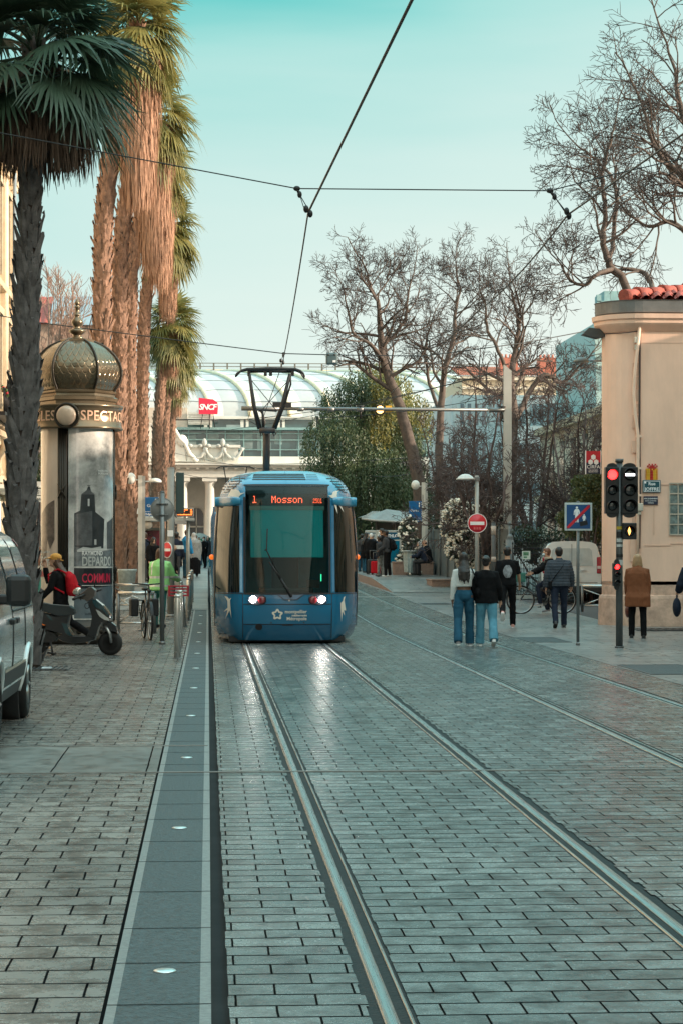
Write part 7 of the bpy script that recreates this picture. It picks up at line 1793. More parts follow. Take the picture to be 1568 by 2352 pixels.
mb = MB(); mb.box((-.08, -.094, 1.95), (.06, -.089, 2.1)); mb.build('sticker', M('sign_white', (.85, .85, .85)), t)
mb = MB(); mb.box((.12, .05, WZ(1180, 52) - b.z), (.32, .3, WZ(1085, 52) - b.z), bev=.02); mb.build('speaker_box', M('dark_teal_box', (.03, .06, .06), rough=.5), t)
def street_lamp(label, px, d, top, headpx, headpy, zb=gz, sign=None):
    t, b, zt = rod(label, px, d, top, .055, 'street_lamp', M('lamp_post', (.36, .37, .35), rough=.45, metal=.3, var=.1), zb)
    x = WX(headpx, b.y) - b.x; z = WZ(headpy, d) - b.z
    mb = MB(); mb.tube([(.06, 0, z - .01), (x, 0, z)], .022, 6); mb.tube([(x * .3, 0, z), (x * .62, 0, z)], .034, 6); mb.box((-.07, -.07, z - .06), (.07, .07, z + .05), bev=.01); mb.build('arm', GALV, t)
    mb = MB(); mb.lathe([(0, .14), (.1, .125), (.19, .07), (.235, .015), (.27, 0), (.25, -.025), (0, -.03)], 20, (x, 0, z)); mb.build('lamp_head', M('lamp_white', (.6, .6, .56)), t)
    return t, b, zt
t, b, zt = street_lamp('street lamp with domed head and a round no entry sign', 1094, 59, 1093, 1068, 1100)
disc(t, WZ(1202, 59) - b.z, 22.5 / F * 59, REDS, y=-.07)
mb = MB(); 
for k in range(3): mb.box((-.1 + .075 * k, -.083, WZ(1213, 59) - b.z - .04), (-.05 + .075 * k, -.0795, WZ(1213, 59) - b.z + .025))
mb.build('sticker', M('sticker_pink', (.62, .12, .12), rough=.5), t)
t, b, zt = rod('dark slim post with a pale ring beside the no entry sign', 1132, 61, 1200, .065, 'post', M('post_dark', (.07, .075, .075), rough=.5))
mb = MB(); mb.lathe([(.069, 0), (.069, .14)], 12, (0, 0, WZ(1290, 61) - b.z)); mb.lathe([(.069, 0), (.069, .25)], 12, (0, 0, WZ(1228, 61) - b.z)); mb.build('band', M('band_pale', (.5, .42, .36), rough=.6), t)
t, b, zt = rod('grey capped post at the end of the grey fence', 1170, 66, 1238, .14, 'post', M('post_grey', (.13, .145, .145), rough=.5)); mb = MB(); mb.ell((0, 0, zt + .05), .1, 0, 10, 8); mb.build('ball_cap', M('post_grey', (.13, .145, .145)), t)
# end of play street sign
d = 37.9; t, b, zt = rod('blue square sign with crossed-out white figures on a thin pole', 1326, d, 1153, .028); z = WZ(1187, d) - b.z; a = 32 / F * d
SB = M('sign_blue', (.0, .065, .20), rough=.35, var=.06, coat=.3); wt = M('sign_white', (.85, .85, .85))
mb = MB(); mb.box((-a, -.055, -a + z), (a, -.035, a + z), bev=.008); mb.build('panel', M('sign_rim_grey', (.55, .58, .56), rough=.5), t)
mb = MB(); e = a * .86; mb.box((-e, -.058, z - e), (e, -.0555, z + e)); pn = mb.build('field', SB, t)
mb = MB(); y = -.061
def fig(x, z0, s):
    mb.lathe([(0, 0), (.034 * s, .0005)], 14, (x, y - .001, z0 + .26 * s), axis=(V((1, 0, 0)), V((0, 0, 1)), V((0, -1, 0))))
    mb.prism([(x + u * s, y, z0 + v * s) for u, v in ((-.05, .22), (.05, .22), (.085, .16), (.09, .05), (.068, .05), (.06, .14), (.05, .14), (.05, -.16), (.012, -.16), (.005, .0), (-.005, .0), (-.012, -.16), (-.05, -.16), (-.05, .14), (-.06, .14), (-.068, .05), (-.09, .05), (-.085, .16))], (0, .002, 0))
fig(-.03, z - .0, .62); fig(.10, z - .06, .36); mb.build('figures', wt, pn).name = 'figure_pictogram'
mb = MB(); mb.prism([(-e * .96, -.0645, z - e * .96), (-e * .96, -.0645, z - e * .80), (e * .80, -.0645, z + e * .96), (e * .96, -.0645, z + e * .96), (e * .96, -.0645, z + e * .80), (-e * .80, -.0645, z - e * .96)], (0, .002, 0)); mb.build('red_bar', REDS, pn)
mb = MB(); mb.box((.02, -.0665, z - .155), (.16, -.065, z - .075), rot=Matrix.Rotation(R(-14), 3, 'Y')); mb.build('sticker', BLACK, pn)
# traffic light
def traffic_light():
    d = 36.9; b = W(1421, 1488, d); b.z = 0; t = thing('traffic_light', 'dark traffic light post with lit red lamp and a lower pedestrian signal', 'traffic light', b)
    zt = WZ(1054, d); u = d / F; r = .062
    POST = M('signal_post', (.10, .105, .105), rough=.4, metal=.4, var=.2)
    mb = MB(); mb.tube([(0, 0, 0), (0, 0, zt - .06)], [r, r * .92], 16); mb.tube([(0, 0, zt - .06), (0, 0, zt)], r * 1.15, 14); mb.tube([(0, 0, 0), (0, 0, .03)], r * 1.3, 16); mb.build('pole', POST, t)
    mb = MB(); rnd = random.Random(3)
    for k, (y0, y1, c) in enumerate(((1209, 1216, 0), (1221, 1234, 1), (1237, 1245, 2), (1250, 1256, 2), (1273, 1280, 1), (1286, 1298, 2))): mb.lathe([(r * 1.0 + .003, 0), (r + .003, (y1 - y0) * u)], 12, (0, 0, WZ(y1, d)), m=c, a0=-2.6, a1=-.5)
    mb.build('sticker', [M('sticker_yellow', (.5, .35, .03)), BLACK, M('sticker_pale', (.5, .5, .48), var=.3, vs=40)], t)
    HB = M('signal_black', (.012, .013, .014), rough=.4, var=.2); LENSD = M('lens_off', (.015, .018, .02), rough=.15, spec=.7)
    red = M('red_glow', (1, .12, .08), emit=10., ecol=(1, .010, .010)); wht = M('white_glow', (1, 1, 1), emit=2.6, ecol=(.95, .97, 1)); amb = M('orange_glow', (1, .6, .2), emit=3., ecol=(1, .38, .08))
    def head(px0, px1, py0, py1, lamps, name='signal_head', y=-.10, visor=True):
        x0, x1 = (px0 - 1421) * u, (px1 - 1421) * u; z1, z0 = WZ(py0, d), WZ(py1, d); cx = (x0 + x1) / 2
        mb = MB(); mb.box((x0, y, z0), (x1, y + .16, z1), bev=.012); hd_ = mb.build(name, HB, t); n = len(lamps); rr = min((x1 - x0) * .38, (z1 - z0) / n * .42)
        mb = MB()
        if n == 3:
            for zz, s in ((z1, 1), (z0, -1)): mb.prism([(cx + (x1 - x0) * .40 * math.cos(q), y + .02, zz + s * .07 * math.sin(q)) for q in [math.pi * i / 10 for i in range(11)]], (0, .05, 0))
        mb.box((min(cx, 0), -.03, z1 - .16), (max(cx, 0) + .01, .03, z1 - .12)); mb.box((min(cx, 0), -.03, z0 + .08), (max(cx, 0) + .01, .03, z0 + .12)); mb.build('mounting', HB, hd_)
        for k, lm in enumerate(lamps):
            zc = z1 - (z1 - z0) * (k + .5) / n; ax_ = (V((1, 0, 0)), V((0, 0, 1)), V((0, -1, 0)))
            mb = MB(); mb.lathe([(0, .02), (rr * .6, .016), (rr * .95, .004)], 22, (cx, y - .002, zc), axis=ax_); mb.build('lens', red if lm == 'r' else LENSD, hd_)
            if visor: mb = MB(); mb.lathe([(rr * 1.02, 0), (rr * 1.04, .11), (rr * 1.08, .11), (rr * 1.07, 0)], 22, (cx, y, zc), a0=R(-15), a1=R(195), axis=ax_); mb.build('visor', HB, hd_)
            if lm == 'w': mb = MB(); mb.box((cx - rr * .75, y - .028, zc - rr * .2), (cx + rr * .75, y - .024, zc + rr * .2)); mb.build('bar_lamp', wht, hd_)
            if lm == 'd': mb = MB(); mb.prism([(cx - rr * .28 - .01, y - .026, zc), (cx - .01, y - .026, zc + rr * .8), (cx + rr * .28 - .01, y - .026, zc), (cx - .01, y - .026, zc - rr * .8)], (0, .004, 0)); mb.build('diamond_lamp', amb, hd_)
    head(1387, 1418, 1073, 1180, 'r__'); head(1424, 1462, 1073, 1180, 'w__'); head(1426, 1459, 1201, 1239, 'd'); head(1405, 1420, 1293, 1346, 'r__', 'pedestrian_signal', y=-.13)
traffic_light()
# ---------------------------------------------------------------- bollards and barriers
INOX = M('stainless', (.62, .60, .56), rough=.25, metal=.7, var=.1, vs=12, rv=.08)
proto = None
for i, (px, py, d, tilt) in enumerate(((408, 1512, 0, 0), (414, 1487, 0, 0), (424, 1440, 0, 5), (431, 1425, 0, -2), (435, 1412, 0, 0), (438, 1400, 0, 0), (441, 1392, 0, 0))):
    p = G(px, py)
    if proto is None:
        proto = thing('bollard', 'brushed steel bollard nearest the tram side of the pavement', 'bollard', p, 0, 'steel bollards along the granite strip')
        mb = MB(); mb.lathe([(.052, 0), (.052, .93), (.047, .94), (.047, .955), (.053, .96), (.05, .985), (.03, .995), (0, 1.0)], 20); mb.build('post', INOX, proto); mb = MB(); mb.lathe([(.085, 0), (.085, .008), (.055, .012)], 20); mb.build('foot_plate', GALV, proto)
    else:
        q = dup(proto, p, label=('', 'steel bollard close behind the nearest one', 'leaning steel bollard by the hi-vis worker', 'steel bollard leaning the other way past the tilted one', 'steel bollard in the far part of the line', 'next to last steel bollard of the line', 'last steel bollard before the platform')[i])
        q.rotation_euler = (0, R(-tilt), 0)
def barrier(label, px0, px1, py_top, py_bot, d, mat=None, cross=True, d1=None):
    a = W(px0, py_bot, d); e = W(px1, py_bot, d1 or d); a.z = gz(a.y); t = thing('barrier', label, 'barrier', a); v_ = e - a; v_.z = 0; h = (py_bot - py_top) / F * d
    mb = MB(); n = 1; R_ = .035
    mb.tube([(0, 0, 0), (0, 0, h)], R_, 8); mb.build('post', mat or GALV, t); mb = MB(); mb.tube([v_, v_ + V((0, 0, h))], R_, 8); mb.build('post', mat or GALV, t)
    mb = MB(); mb.tube([V((0, 0, h)), v_ + V((0, 0, h))], .04, 8); mb.tube([V((0, 0, h * .25)), v_ + V((0, 0, h * .25))], .022, 6)
    if cross: mb.tube([V((0, 0, h * .9)), v_ + V((0, 0, h * .25))], .018, 6); mb.tube([v_ * .05 + V((0, 0, h * .28)), v_ * .5 + V((0, 0, h * .58))], .018, 6)
    mb.build('rail', mat or INOX, t)
barrier('steel crowd barrier with a diagonal brace beside the kiosk foot', 272, 356, 1351, 1442, 43.5)
barrier('second steel barrier between the kiosk and the hi-vis worker', 262, 352, 1324, 1385, 55)
barrier('steel barrier before the rear of the white van with v shaped braces', 1336, 1440, 1346, 1405, 55)
# ---------------------------------------------------------------- shelter, boards at the near platform
def shelter_near():
    d = 80; b = W(300, 1320, d); b.z = lz(b.y); t = thing('tram_shelter', 'pale glass roofed tram shelter behind the bicycle', 'shelter', b)
    X = lambda px: WX(px, b.y) - b.x; Z = lambda py: WZ(py, d) - b.z
    PG = M('shelter_grey', (.42, .44, .42), rough=.4, metal=.3, var=.1)
    mb = MB(); mb.prism([(X(284), -1.2, Z(1198)), (X(447), -1.2, Z(1196)), (X(447), -1.2, Z(1190)), (X(288), -1.2, Z(1189))], (0, 2.6, 0)); 
    for k in range(14): x = X(290) + (X(445) - X(290)) * k / 14; mb.box((x, -1.22, Z(1190)), (x + .03, 1.4, Z(1187)))
    mb.build('roof', PG, t)
    mb = MB(); mb.poly([(X(284), -1.0, Z(1168)), (X(296), -1.0, Z(1162)), (X(352), -1.0, Z(1188)), (X(345), -1.0, Z(1192))]); mb.poly([(X(300), 1.2, Z(1172)), (X(310), 1.2, Z(1164)), (X(366), 1.2, Z(1182)), (X(360), 1.2, Z(1188))]); mb.poly([(X(284), -1.0, Z(1168)), (X(345), -1.0, Z(1192)), (X(360), 1.2, Z(1188)), (X(300), 1.2, Z(1172))]); mb.prism([(X(281), -1.02, Z(1200)), (X(283), -1.02, Z(1166)), (X(290), -1.02, Z(1166)), (X(303), -1.02, Z(1192))], (0, .06, 0)); mb.build('sail', M('sail_white', (.6, .62, .6), rough=.5, var=.1), t)
    for px in (288, 306, 385, 432): mb = MB(); mb.tube([(X(px), -.2 if px < 300 else .8, 0), (X(px), -.2 if px < 300 else .8, Z(1196))], .07, 8); mb.build('post', PG, t)
    for px in (292, 314, 343): mb = MB(); mb.lathe([(0, .02), (.14, .0), (.17, -.06), (.1, -.12)], 14, (X(px), -1.1, Z(1206)), axis=(V((1, 0, 0)), V((0, 0, 1)), V((0, -1, 0)))); mb.build('spotlight', M('spot_glass', (.5, .46, .4), rough=.2), t)
    mb = MB(); mb.box((X(310), .9, .35), (X(378), .98, Z(1212))); mb.build('ad_frame', M('ad_frame_grey', (.3, .32, .31), rough=.5), t)
    mb = MB(); mb.box((X(315), .86, .9), (X(374), .895, Z(1218))); ad = mb.build('advert', M('ad_wine', (.035, .012, .022), rough=.25, var=.8, vs=1.5, tint=(.22, .02, .05), coat=.5), t)
    mb = MB(); mb.box((X(343), .85, Z(1300)), (X(374), .857, Z(1262))); mb.build('advert_strip', M('ad_pale', (.55, .55, .52)), ad); text('JEUX UN', .11, BLACK, (X(359), .845, Z(1268)), ad); text('À LA', .11, BLACK, (X(360), .845, Z(1278)), ad)
    mb = MB(); mb.box((X(335), -.4, .05), (X(366), -.3, .75)); q = mb.build('board', BLACK, t); text('JCD', .17, M('sign_white', (.85, .85, .85)), (X(348), -.405, .62), q); text('OPPORTUNITÉ', .06, M('sign_white', (.85, .85, .85)), (X(350), -.405, .42), q)
    bn = thing('waste_bin', 'wire bin with pale bag hung near the shelter post', 'bin', V((W(292, 1350, 62).x, W(292, 1350, 62).y, gz(62))))
    mb = MB(); mb.lathe([(.20, .1), (.26, .85), (.30, .9), (.3, .95), (.24, .95)], 14); mb.build('bag', M('bag_clear', (.35, .4, .38), rough=.3, var=.3, vs=10), bn)
    d2 = 78; i = thing('display_board', 'small orange lit information display on the shelter roof', 'display', W(425, 1177, d2)); u = d2 / F
    mb = MB(); mb.box((-20 * u, -.08, -10 * u), (21 * u, .1, 10 * u), bev=.02); mb.box((-3 * u, -.02, -.45), (3 * u, .04, -10 * u)); mb.box((-22 * u, -.3, -.42), (0, .2, -.3)); mb.build('housing', M('display_grey', (.3, .3, .29), rough=.5), i)
    mb = MB(); mb.box((-17.5 * u, -.086, -8 * u), (18.5 * u, -.081, 8 * u)); s = mb.build('screen', M('screen_black', (.02, .01, .008), rough=.4), i)
    rnd = random.Random(8); mb = MB()
    for r_ in range(4):
        z = (5 - 3.7 * r_) * u
        for x0, x1 in ((-16, -13.5), (-12, (6, -1, -2, 12)[r_]), (12.5, 16.5)):
            x = x0
            while x < x1: w_ = rnd.uniform(.7, 1.5); mb.box((x * u, -.09, z), ((x + w_) * u, -.087, z + rnd.uniform(1.6, 2.4) * u)); x += w_ + .35
    mb.build('dot_lettering', M('led_orange', (1, .3, .05), emit=2.6, ecol=(1, .17, .03)), s)
    g = thing('hoarding', 'white hoarding with green leaf pattern before the station door', 'hoarding', V((WX(459, 135), 135, .6)))
    mb = MB(); w_ = 38 / F * 135; mb.prism([(w_ * (i / 10 - .5) * 2, 0, 2.2 * (1 - .35 * abs(i / 10 - .5) * 2 * abs(i / 10 - .5) * 2) + .0) for i in range(11)] + [(w_, 0, 0), (-w_, 0, 0)], (0, .1, 0)); mb.build('panel', M('hoarding_white', (.5, .56, .52)), g)
    rnd = random.Random(2); mb = MB()
    for k in range(40): leafquad(mb, V((rnd.uniform(-w_ * .8, w_ * .8), -.02, rnd.uniform(.3, 1.8))), .35, .09, rnd)
    for i_, p in enumerate(mb.v): mb.v[i_] = (p[0], -.02, p[2])
    mb.build('leaf_pattern', M('hoarding_green', (.03, .2, .1)), g)
shelter_near()
# ---------------------------------------------------------------- far platform shelter and adverts
def shelter_far():
    d = 97; b = W(885, 1300, d); b.z = pz(b.y); t = thing('tram_shelter', 'shelter with pointed slatted roof over the sports advert', 'shelter', b)
    X = lambda px: WX(px, b.y) - b.x; Z = lambda py: WZ(py, d) - b.z
    SL = M('slat_grey', (.2, .21, .2), rough=.45, metal=.2, var=.15, vs=4)
    mb = MB(); apex = [(X(880), -1.6, Z(1171)), (X(940), -1.2, Z(1178))]
    front = [(X(822), -2.2, Z(1192)), (X(850), -2.4, Z(1196)), (X(900), -2.4, Z(1199)), (X(945), -2.2, Z(1199))]
    mb.grid([[V(q) for q in front], [V(apex[0]) + V((X(822) - X(880), 0, Z(1191) - Z(1171))) * .9, V(apex[0]) + V((X(850) - X(880), 0, 0)) * .5 + V((0, 0, -.12)), V(apex[0]), V(apex[1])], [V((X(825), 1.5, Z(1188))), V((X(850), 1.5, Z(1180))), V((X(885), 1.5, Z(1174))), V((X(945), 1.5, Z(1182)))]], 0, sm=False)
    rf = mb.build('roof', SL, t)
    mb = MB()
    for k in range(26):
        u = k / 25; p = V(front[0]).lerp(V(front[3]), u); q = V((X(850), -1.5, Z(1178))).lerp(V(apex[1]), u); mb.tube([p + V((0, 0, .02)), q + V((0, 0, .04))], .02, 4)
    mb.tube([V(f) + V((0, -.03, -.02)) for f in front], .05, 6); mb.build('slat', M('slat_pale', (.34, .34, .32), rough=.4), rf)
    mb = MB(); mb.box((X(862), .2, Z(1217)), (X(918), .3, Z(1200))); mb.build('beam', M('post_bronze', (.10, .085, .07), rough=.5), t)
    for px in (866, 905, 915): mb = MB(); mb.tube([(X(px), 0, 0), (X(px), 0, Z(1192))], .06, 8); mb.build('post', M('post_bronze', (.10, .085, .07), rough=.5), t)
    def ad(label, px0, px1, py0, py1, d, face):
        b2 = W((px0 + px1) / 2, 1300, d); b2.z = pz(b2.y); a = thing('advert_panel', label, 'advert', b2); X2 = lambda px: WX(px, b2.y) - b2.x; Z2 = lambda py: WZ(py, d) - b2.z
        mb = MB(); mb.box((X2(px0), -.1, .2), (X2(px1), .1, Z2(py0)), bev=.02); mb.box((X2(px0) + .3, -.08, 0), (X2(px1) - .3, .08, .2)); mb.build('frame', M('ad_frame_pale', (.42, .43, .4), rough=.5), a)
        return a, X2, Z2
    a, X2, Z2 = ad('sports shop advert panel with white capitals on blue', 864, 921, 1218, 1305, 89, 0)
    mb = MB(); mb.box((X2(870), -.115, .45), (X2(916), -.105, Z2(1242))); mb.build('poster', M('ad_teal', (.0, .13, .22), rough=.25, var=.2, vs=1.2, coat=.5), a)
    mb = MB(); mb.box((X2(869), -.118, Z2(1239)), (X2(916), -.105, Z2(1223))); q = mb.build('title_panel', M('ad_blue', (.0, .085, .17), rough=.3), a); text('DECATHLON', .175, M('sign_white', (.85, .85, .85)), (X2(892.5), -.122, Z2(1231)), q, bold=.006, sx=.92)
    mb = MB(); mb.box((X2(869), -.114, Z2(1246)), (X2(916), -.105, Z2(1240))); q = mb.build('white_strip', M('ad_pale', (.55, .55, .52)), a); text('votre magasin', .07, BLACK, (X2(898), -.12, Z2(1243)), q)
    a, X2, Z2 = ad('grey advert panel with faint large letters beside the sports advert', 838, 863, 1218, 1305, 91, 0)
    mb = MB(); mb.box((X2(841), -.115, .45), (X2(861), -.105, Z2(1223))); q = mb.build('poster', M('ad_greyblue', (.16, .22, .25), rough=.25, coat=.5), a)
    for k, s_ in enumerate(('HIER', 'AUJ', "D'UN")): text(s_, .2, M('ad_letter', (.5, .55, .56)), (X2(854), -.12, Z2(1231 + 8.5 * k)), q, bold=.006)
shelter_far()
def planter():
    t = thing('planter', 'low pink stone planter wall under the flowering bush', 'planter', (0, 0, 0)); PG = MATS['pink_granite']
    a = W(985, 1358, 74.5); mb = MB(); zb = pz(a.y) - .1
    mb.box((a.x, a.y - .9, gz(a.y) - .05), (a.x + 1.5, a.y + .9, WZ(1334, 74))); mb.box((a.x - .03, a.y - .93, WZ(1334, 74)), (a.x + 1.53, a.y + .93, WZ(1330, 74)), bev=.02); mb.build('wall', PG, t)
    t = thing('planter', 'long pink stone planter edge where two people sit', 'planter', (0, 0, 0)); p = W(903, 1318, 84.5); q = W(985, 1318, 82)
    mb = MB(); mb.box((p.x, p.y - .25, pz(p.y)), (q.x + .4, p.y + .5, pz(p.y) + .48)); mb.build('wall', PG, t); mb = MB(); mb.box((p.x - .03, p.y - .28, pz(p.y) + .48), (q.x + .43, p.y + .53, pz(p.y) + .54), bev=.015); mb.build('coping', PG, t)
    b = W(938, 1314, 83); b.z = pz(b.y); t = thing('waste_bin', 'ring bin with a clear hanging bag before the planter edge', 'bin', b)
    mb = MB(); rows = []
    for k in range(9):
        z = .15 + .8 * k / 8; r = .17 + .06 * k / 8; rows.append([V(((r + .016 * math.sin(9 * a_)) * math.cos(a_), (r + .016 * math.sin(9 * a_)) * math.sin(a_), z)) for a_ in [2 * math.pi * i / 45 for i in range(46)]])
    mb.grid(rows, 0); mb.build('bag', M('bag_clear', (.35, .4, .38)), t); mb = MB(); mb.lathe([(.24, .93), (.3, .95), (.31, 1.0), (.25, 1.0)], 18); mb.tube([(0, .24, 0), (0, .24, .95)], .03, 6); mb.build('ring', M('ring_grey', (.4, .44, .43), rough=.5), t)
planter()
def seated(px, d, face, label, **k):
    p = W(px, 1300, d); p.z = pz(p.y) + .02
    return person(p, face, label, det=1.5, seat=.62, legs=((82, 84), (78, 80)), **k)
seated(984, 82.4, -70, 'balding man in a black coat sitting on the planter edge', h=1.75, lean=12, top='black', topkind='coat', bottom='dgrey', hair=('bald', 'brown'), arms=((30, 10, 40), (30, 10, 40)), hem=.3, build_=1.1, group='people sitting on the planter edge')
seated(974, 81.6, -80, 'grey haired person in a dark coat sitting behind the stop post', h=1.62, lean=16, top='navy', topkind='jacket', bottom='dgrey', hair=('bob', 'grey'), arms=((30, 10, 50), (30, 10, 50)), group='people sitting on the planter edge')
# luggage by the waiting people
for px, d, lab, m_, h_ in ((856, 85.5, 'black suitcase beside the waiting travellers', BLACK, .62), (864, 85, 'dark red edged suitcase by the camouflage trousers', CL['red'], .55)):
    p = W(px, 1300, d); p.z = pz(p.y); t = thing('suitcase', lab, 'suitcase', p, 0, 'luggage on the far platform'); mb = MB(); mb.box((-.22, -.14, .06), (.22, .14, h_), bev=.05); mb.build('shell', m_, t)
    mb = MB(); mb.tube([(-.12, .1, h_), (-.12, .1, h_ + .35), (.12, .1, h_ + .35), (.12, .1, h_)], .012, 6); mb.build('handle', GALV, t); mb = MB(); mb.ell((-.17, 0, .03), (.03, .04, .03)); mb.ell((.17, 0, .03), (.03, .04, .03)); mb.build('wheel', BLACK, t)
# grey fence, iron fence
def fences():
    FG = M('fence_grey', (.13, .15, .15), rough=.6, var=.15, vs=3)
    a = W(928, 1214, 95); e = W(1172, 1250, 67); a.z = gz(a.y); t = thing('panel_fence', 'grey panelled fence with slim posts behind the stop sign and planter', 'fence', a)
    v_ = V((e.x - a.x, e.y - a.y, gz(e.y) - a.z)); n = 14; h = 2.05; dr = v_.normalized(); nm_ = V((-dr.y, dr.x, 0))
    mb = MB(); mb.prism([V((0, 0, .05)), v_ + V((0, 0, .05)), v_ + V((0, 0, h)), V((0, 0, h))], nm_ * .03); mb.prism([V((0, 0, h)) - nm_ * .03, v_ + V((0, 0, h)) - nm_ * .03, v_ + V((0, 0, h + .07)) - nm_ * .03, V((0, 0, h + .07)) - nm_ * .03], nm_ * .1); mb.prism([V((0, 0, h - .3)) - nm_ * .03, v_ + V((0, 0, h - .3)) - nm_ * .03, v_ + V((0, 0, h - .24)) - nm_ * .03, V((0, 0, h - .24)) - nm_ * .03], nm_ * .03)
    mb.build('panel', FG, t)
    for k in range(n + 1): mb = MB(); p = v_ * (k / n) - nm_ * .05; mb.tube([p, p + V((0, 0, h + .2))], .035, 6); mb.ell(p + V((0, 0, h + .24)), .06, 0, 8, 6); mb.build('post', FG, t)
    d = 65; a = W(1176, 1300, d); a.z = gz(a.y); e = W(1400, 1300, d); e.z = gz(e.y); t = thing('iron_fence', 'black iron railing with gate behind the white van and cyclist', 'fence', a); v_ = e - a; h = WZ(1250, d) - a.z
    mb = MB(); n = 64
    for z in (.12, .75, h - .28, h - .12): mb.tube([V((0, 0, z)), v_ + V((0, 0, z))], .018, 5)
    for k in range(n): p = v_ * (k / n); mb.tube([p, p + V((0, 0, h + (.12 if k % 2 else .0)))], .011, 4, caps=False); mb.lathe([(.028, 0), (.0, .09)], 4, p + V((0, 0, h + (.12 if k % 2 else 0))))
    for k in range(16):
        c = v_ * ((k + .5) / 16) + V((0, 0, .43)); mb.tube([c + V((.22 * math.cos(q), 0, .22 * math.sin(q))) for q in [math.pi * i / 6 for i in range(13)]], .009, 4, caps=False)
    mb.build('bars', IRON, t)
    q = thing('notice', 'small pale notice with green print on the iron fence', 'notice', W(1207, 1275, d - .1)); mb = MB(); s = 9.5 / F * d; mb.box((-s, -.01, -s), (s, .01, s)); mb.build('plate', M('notice_pale', (.55, .6, .54)), q); mb = MB(); mb.box((-s * .7, -.014, -s * .1), (s * .6, -.0105, s * .75)); mb.box((-s * .6, -.014, -s * .7), (s * .2, -.0105, -s * .3)); mb.build('print', M('notice_green', (.1, .25, .14), var=.5, vs=20), q)
    # low wall under the railing
    b = thing('garden_wall', 'low stone wall carrying the iron railing', 'wall', a); mb = MB(); mb.box((0, -.1, -.1), (v_.x, .3, .1)); mb.build('stone', M('grey_stone', (.4, .41, .38)), b)
fences()
# back of the shop front: stall signs glimpsed between palm and column
t = thing('shop_sign', 'red and white shop boards seen between the palm and the poster column', 'sign', W(86, 1330, 62)); t.location.z = 0
mb = MB(); z_ = lambda y: WZ(y, 62); u = 62 / F
mb.box((-9 * u, 0, z_(1352)), (9 * u, .1, z_(1318))); a_ = mb.build('panel', M('board_white', (.6, .6, .57)), t); text('SA', .22, MATS['sign_scarlet'], (0, -.02, z_(1330)), a_); text('SAND', .10, MATS['sign_scarlet'], (0, -.02, z_(1346)), a_)
mb = MB(); mb.box((-9 * u, .02, 0), (9 * u, .1, z_(1360))); mb.build('base', M('board_red', (.4, .03, .03), var=.3), t); mb = MB(); mb.box((-10 * u, -.1, z_(1357)), (10 * u, .12, z_(1353))); mb.build('shelf', M('board_pale', (.6, .66, .64)), t)
t = thing('direction_sign', 'pale direction boards between the palm trunk and the column', 'sign', W(86, 1130, 64)); u = 64 / F
for k, y in enumerate((1095, 1112, 1128)): mb = MB(); mb.box((-14 * u, -.03, (1112 - y) * u - 7 * u), (14 * u, .03, (1112 - y) * u + 7 * u)); o = mb.build('panel', M('board_grey', (.5, .52, .5)), t); text(('', '\u2709 É', 'mania')[k] if k else ' ', .14, BLACK, (.04, -.036, (1112 - y) * u), o)
mb = MB(); mb.tube([(-.14, .06, -1.9), (-.14, .06, .5)], .04, 6); mb.build('pole', GALV, t)
waiting(92, 66, 200, 'woman with long brown hair and white top between palm and column', h=1.66, top='white', topkind='long', bottom='teal', hair=('long', 'auburn'), group=GP) if False else person(G(92, 1398), 30, 'woman with long auburn hair and white top behind the scooter seat', h=1.66, top='white', topkind='long', bottom='teal', hair=('long', 'auburn'), det=1.5)
# ---------------------------------------------------------------- vehicles
TYRE = M('tyre', (.012, .012, .012), rough=.75, var=.3, vs=20); ALLOY = M('alloy', (.45, .46, .46), rough=.3, metal=.9, var=.1); PLAST = M('black_plastic', (.014, .015, .016), rough=.5, var=.2, vs=6)
AX = (V((0, 1, 0)), V((0, 0, 1)), V((1, 0, 0)))
def wheel(parent, c, r, w_, spokes=5, name='wheel', inner=None):
    """road wheel turning about x"""
    mb = MB(); mb.lathe([(r * .62, -w_ / 2), (r * .9, -w_ / 2), (r, -w_ * .34), (r * 1.005, 0), (r, w_ * .34), (r * .9, w_ / 2), (r * .62, w_ / 2), (r * .6, 0), (r * .62, -w_ / 2)], 36, axis=AX); o = mb.build(name, TYRE, parent); o.location = c
    mb = MB(); mb.lathe([(r * .63, -w_ * .4), (r * .63, w_ * .45), (r * .6, w_ * .47), (r * .58, w_ * .3), (r * .14, w_ * .25), (r * .12, w_ * .42), (0, w_ * .42)], 30, axis=AX, m=1)
    for k in range(spokes):
        a = 2 * math.pi * k / spokes; e = V((w_ * .42, math.cos(a) * r * .6, math.sin(a) * r * .6)); mb.tube([V((w_ * .38, math.cos(a) * r * .1, math.sin(a) * r * .1)), e], [r * .10, r * .07], 6)
    mb.build('rim', [ALLOY, PLAST], o); return o
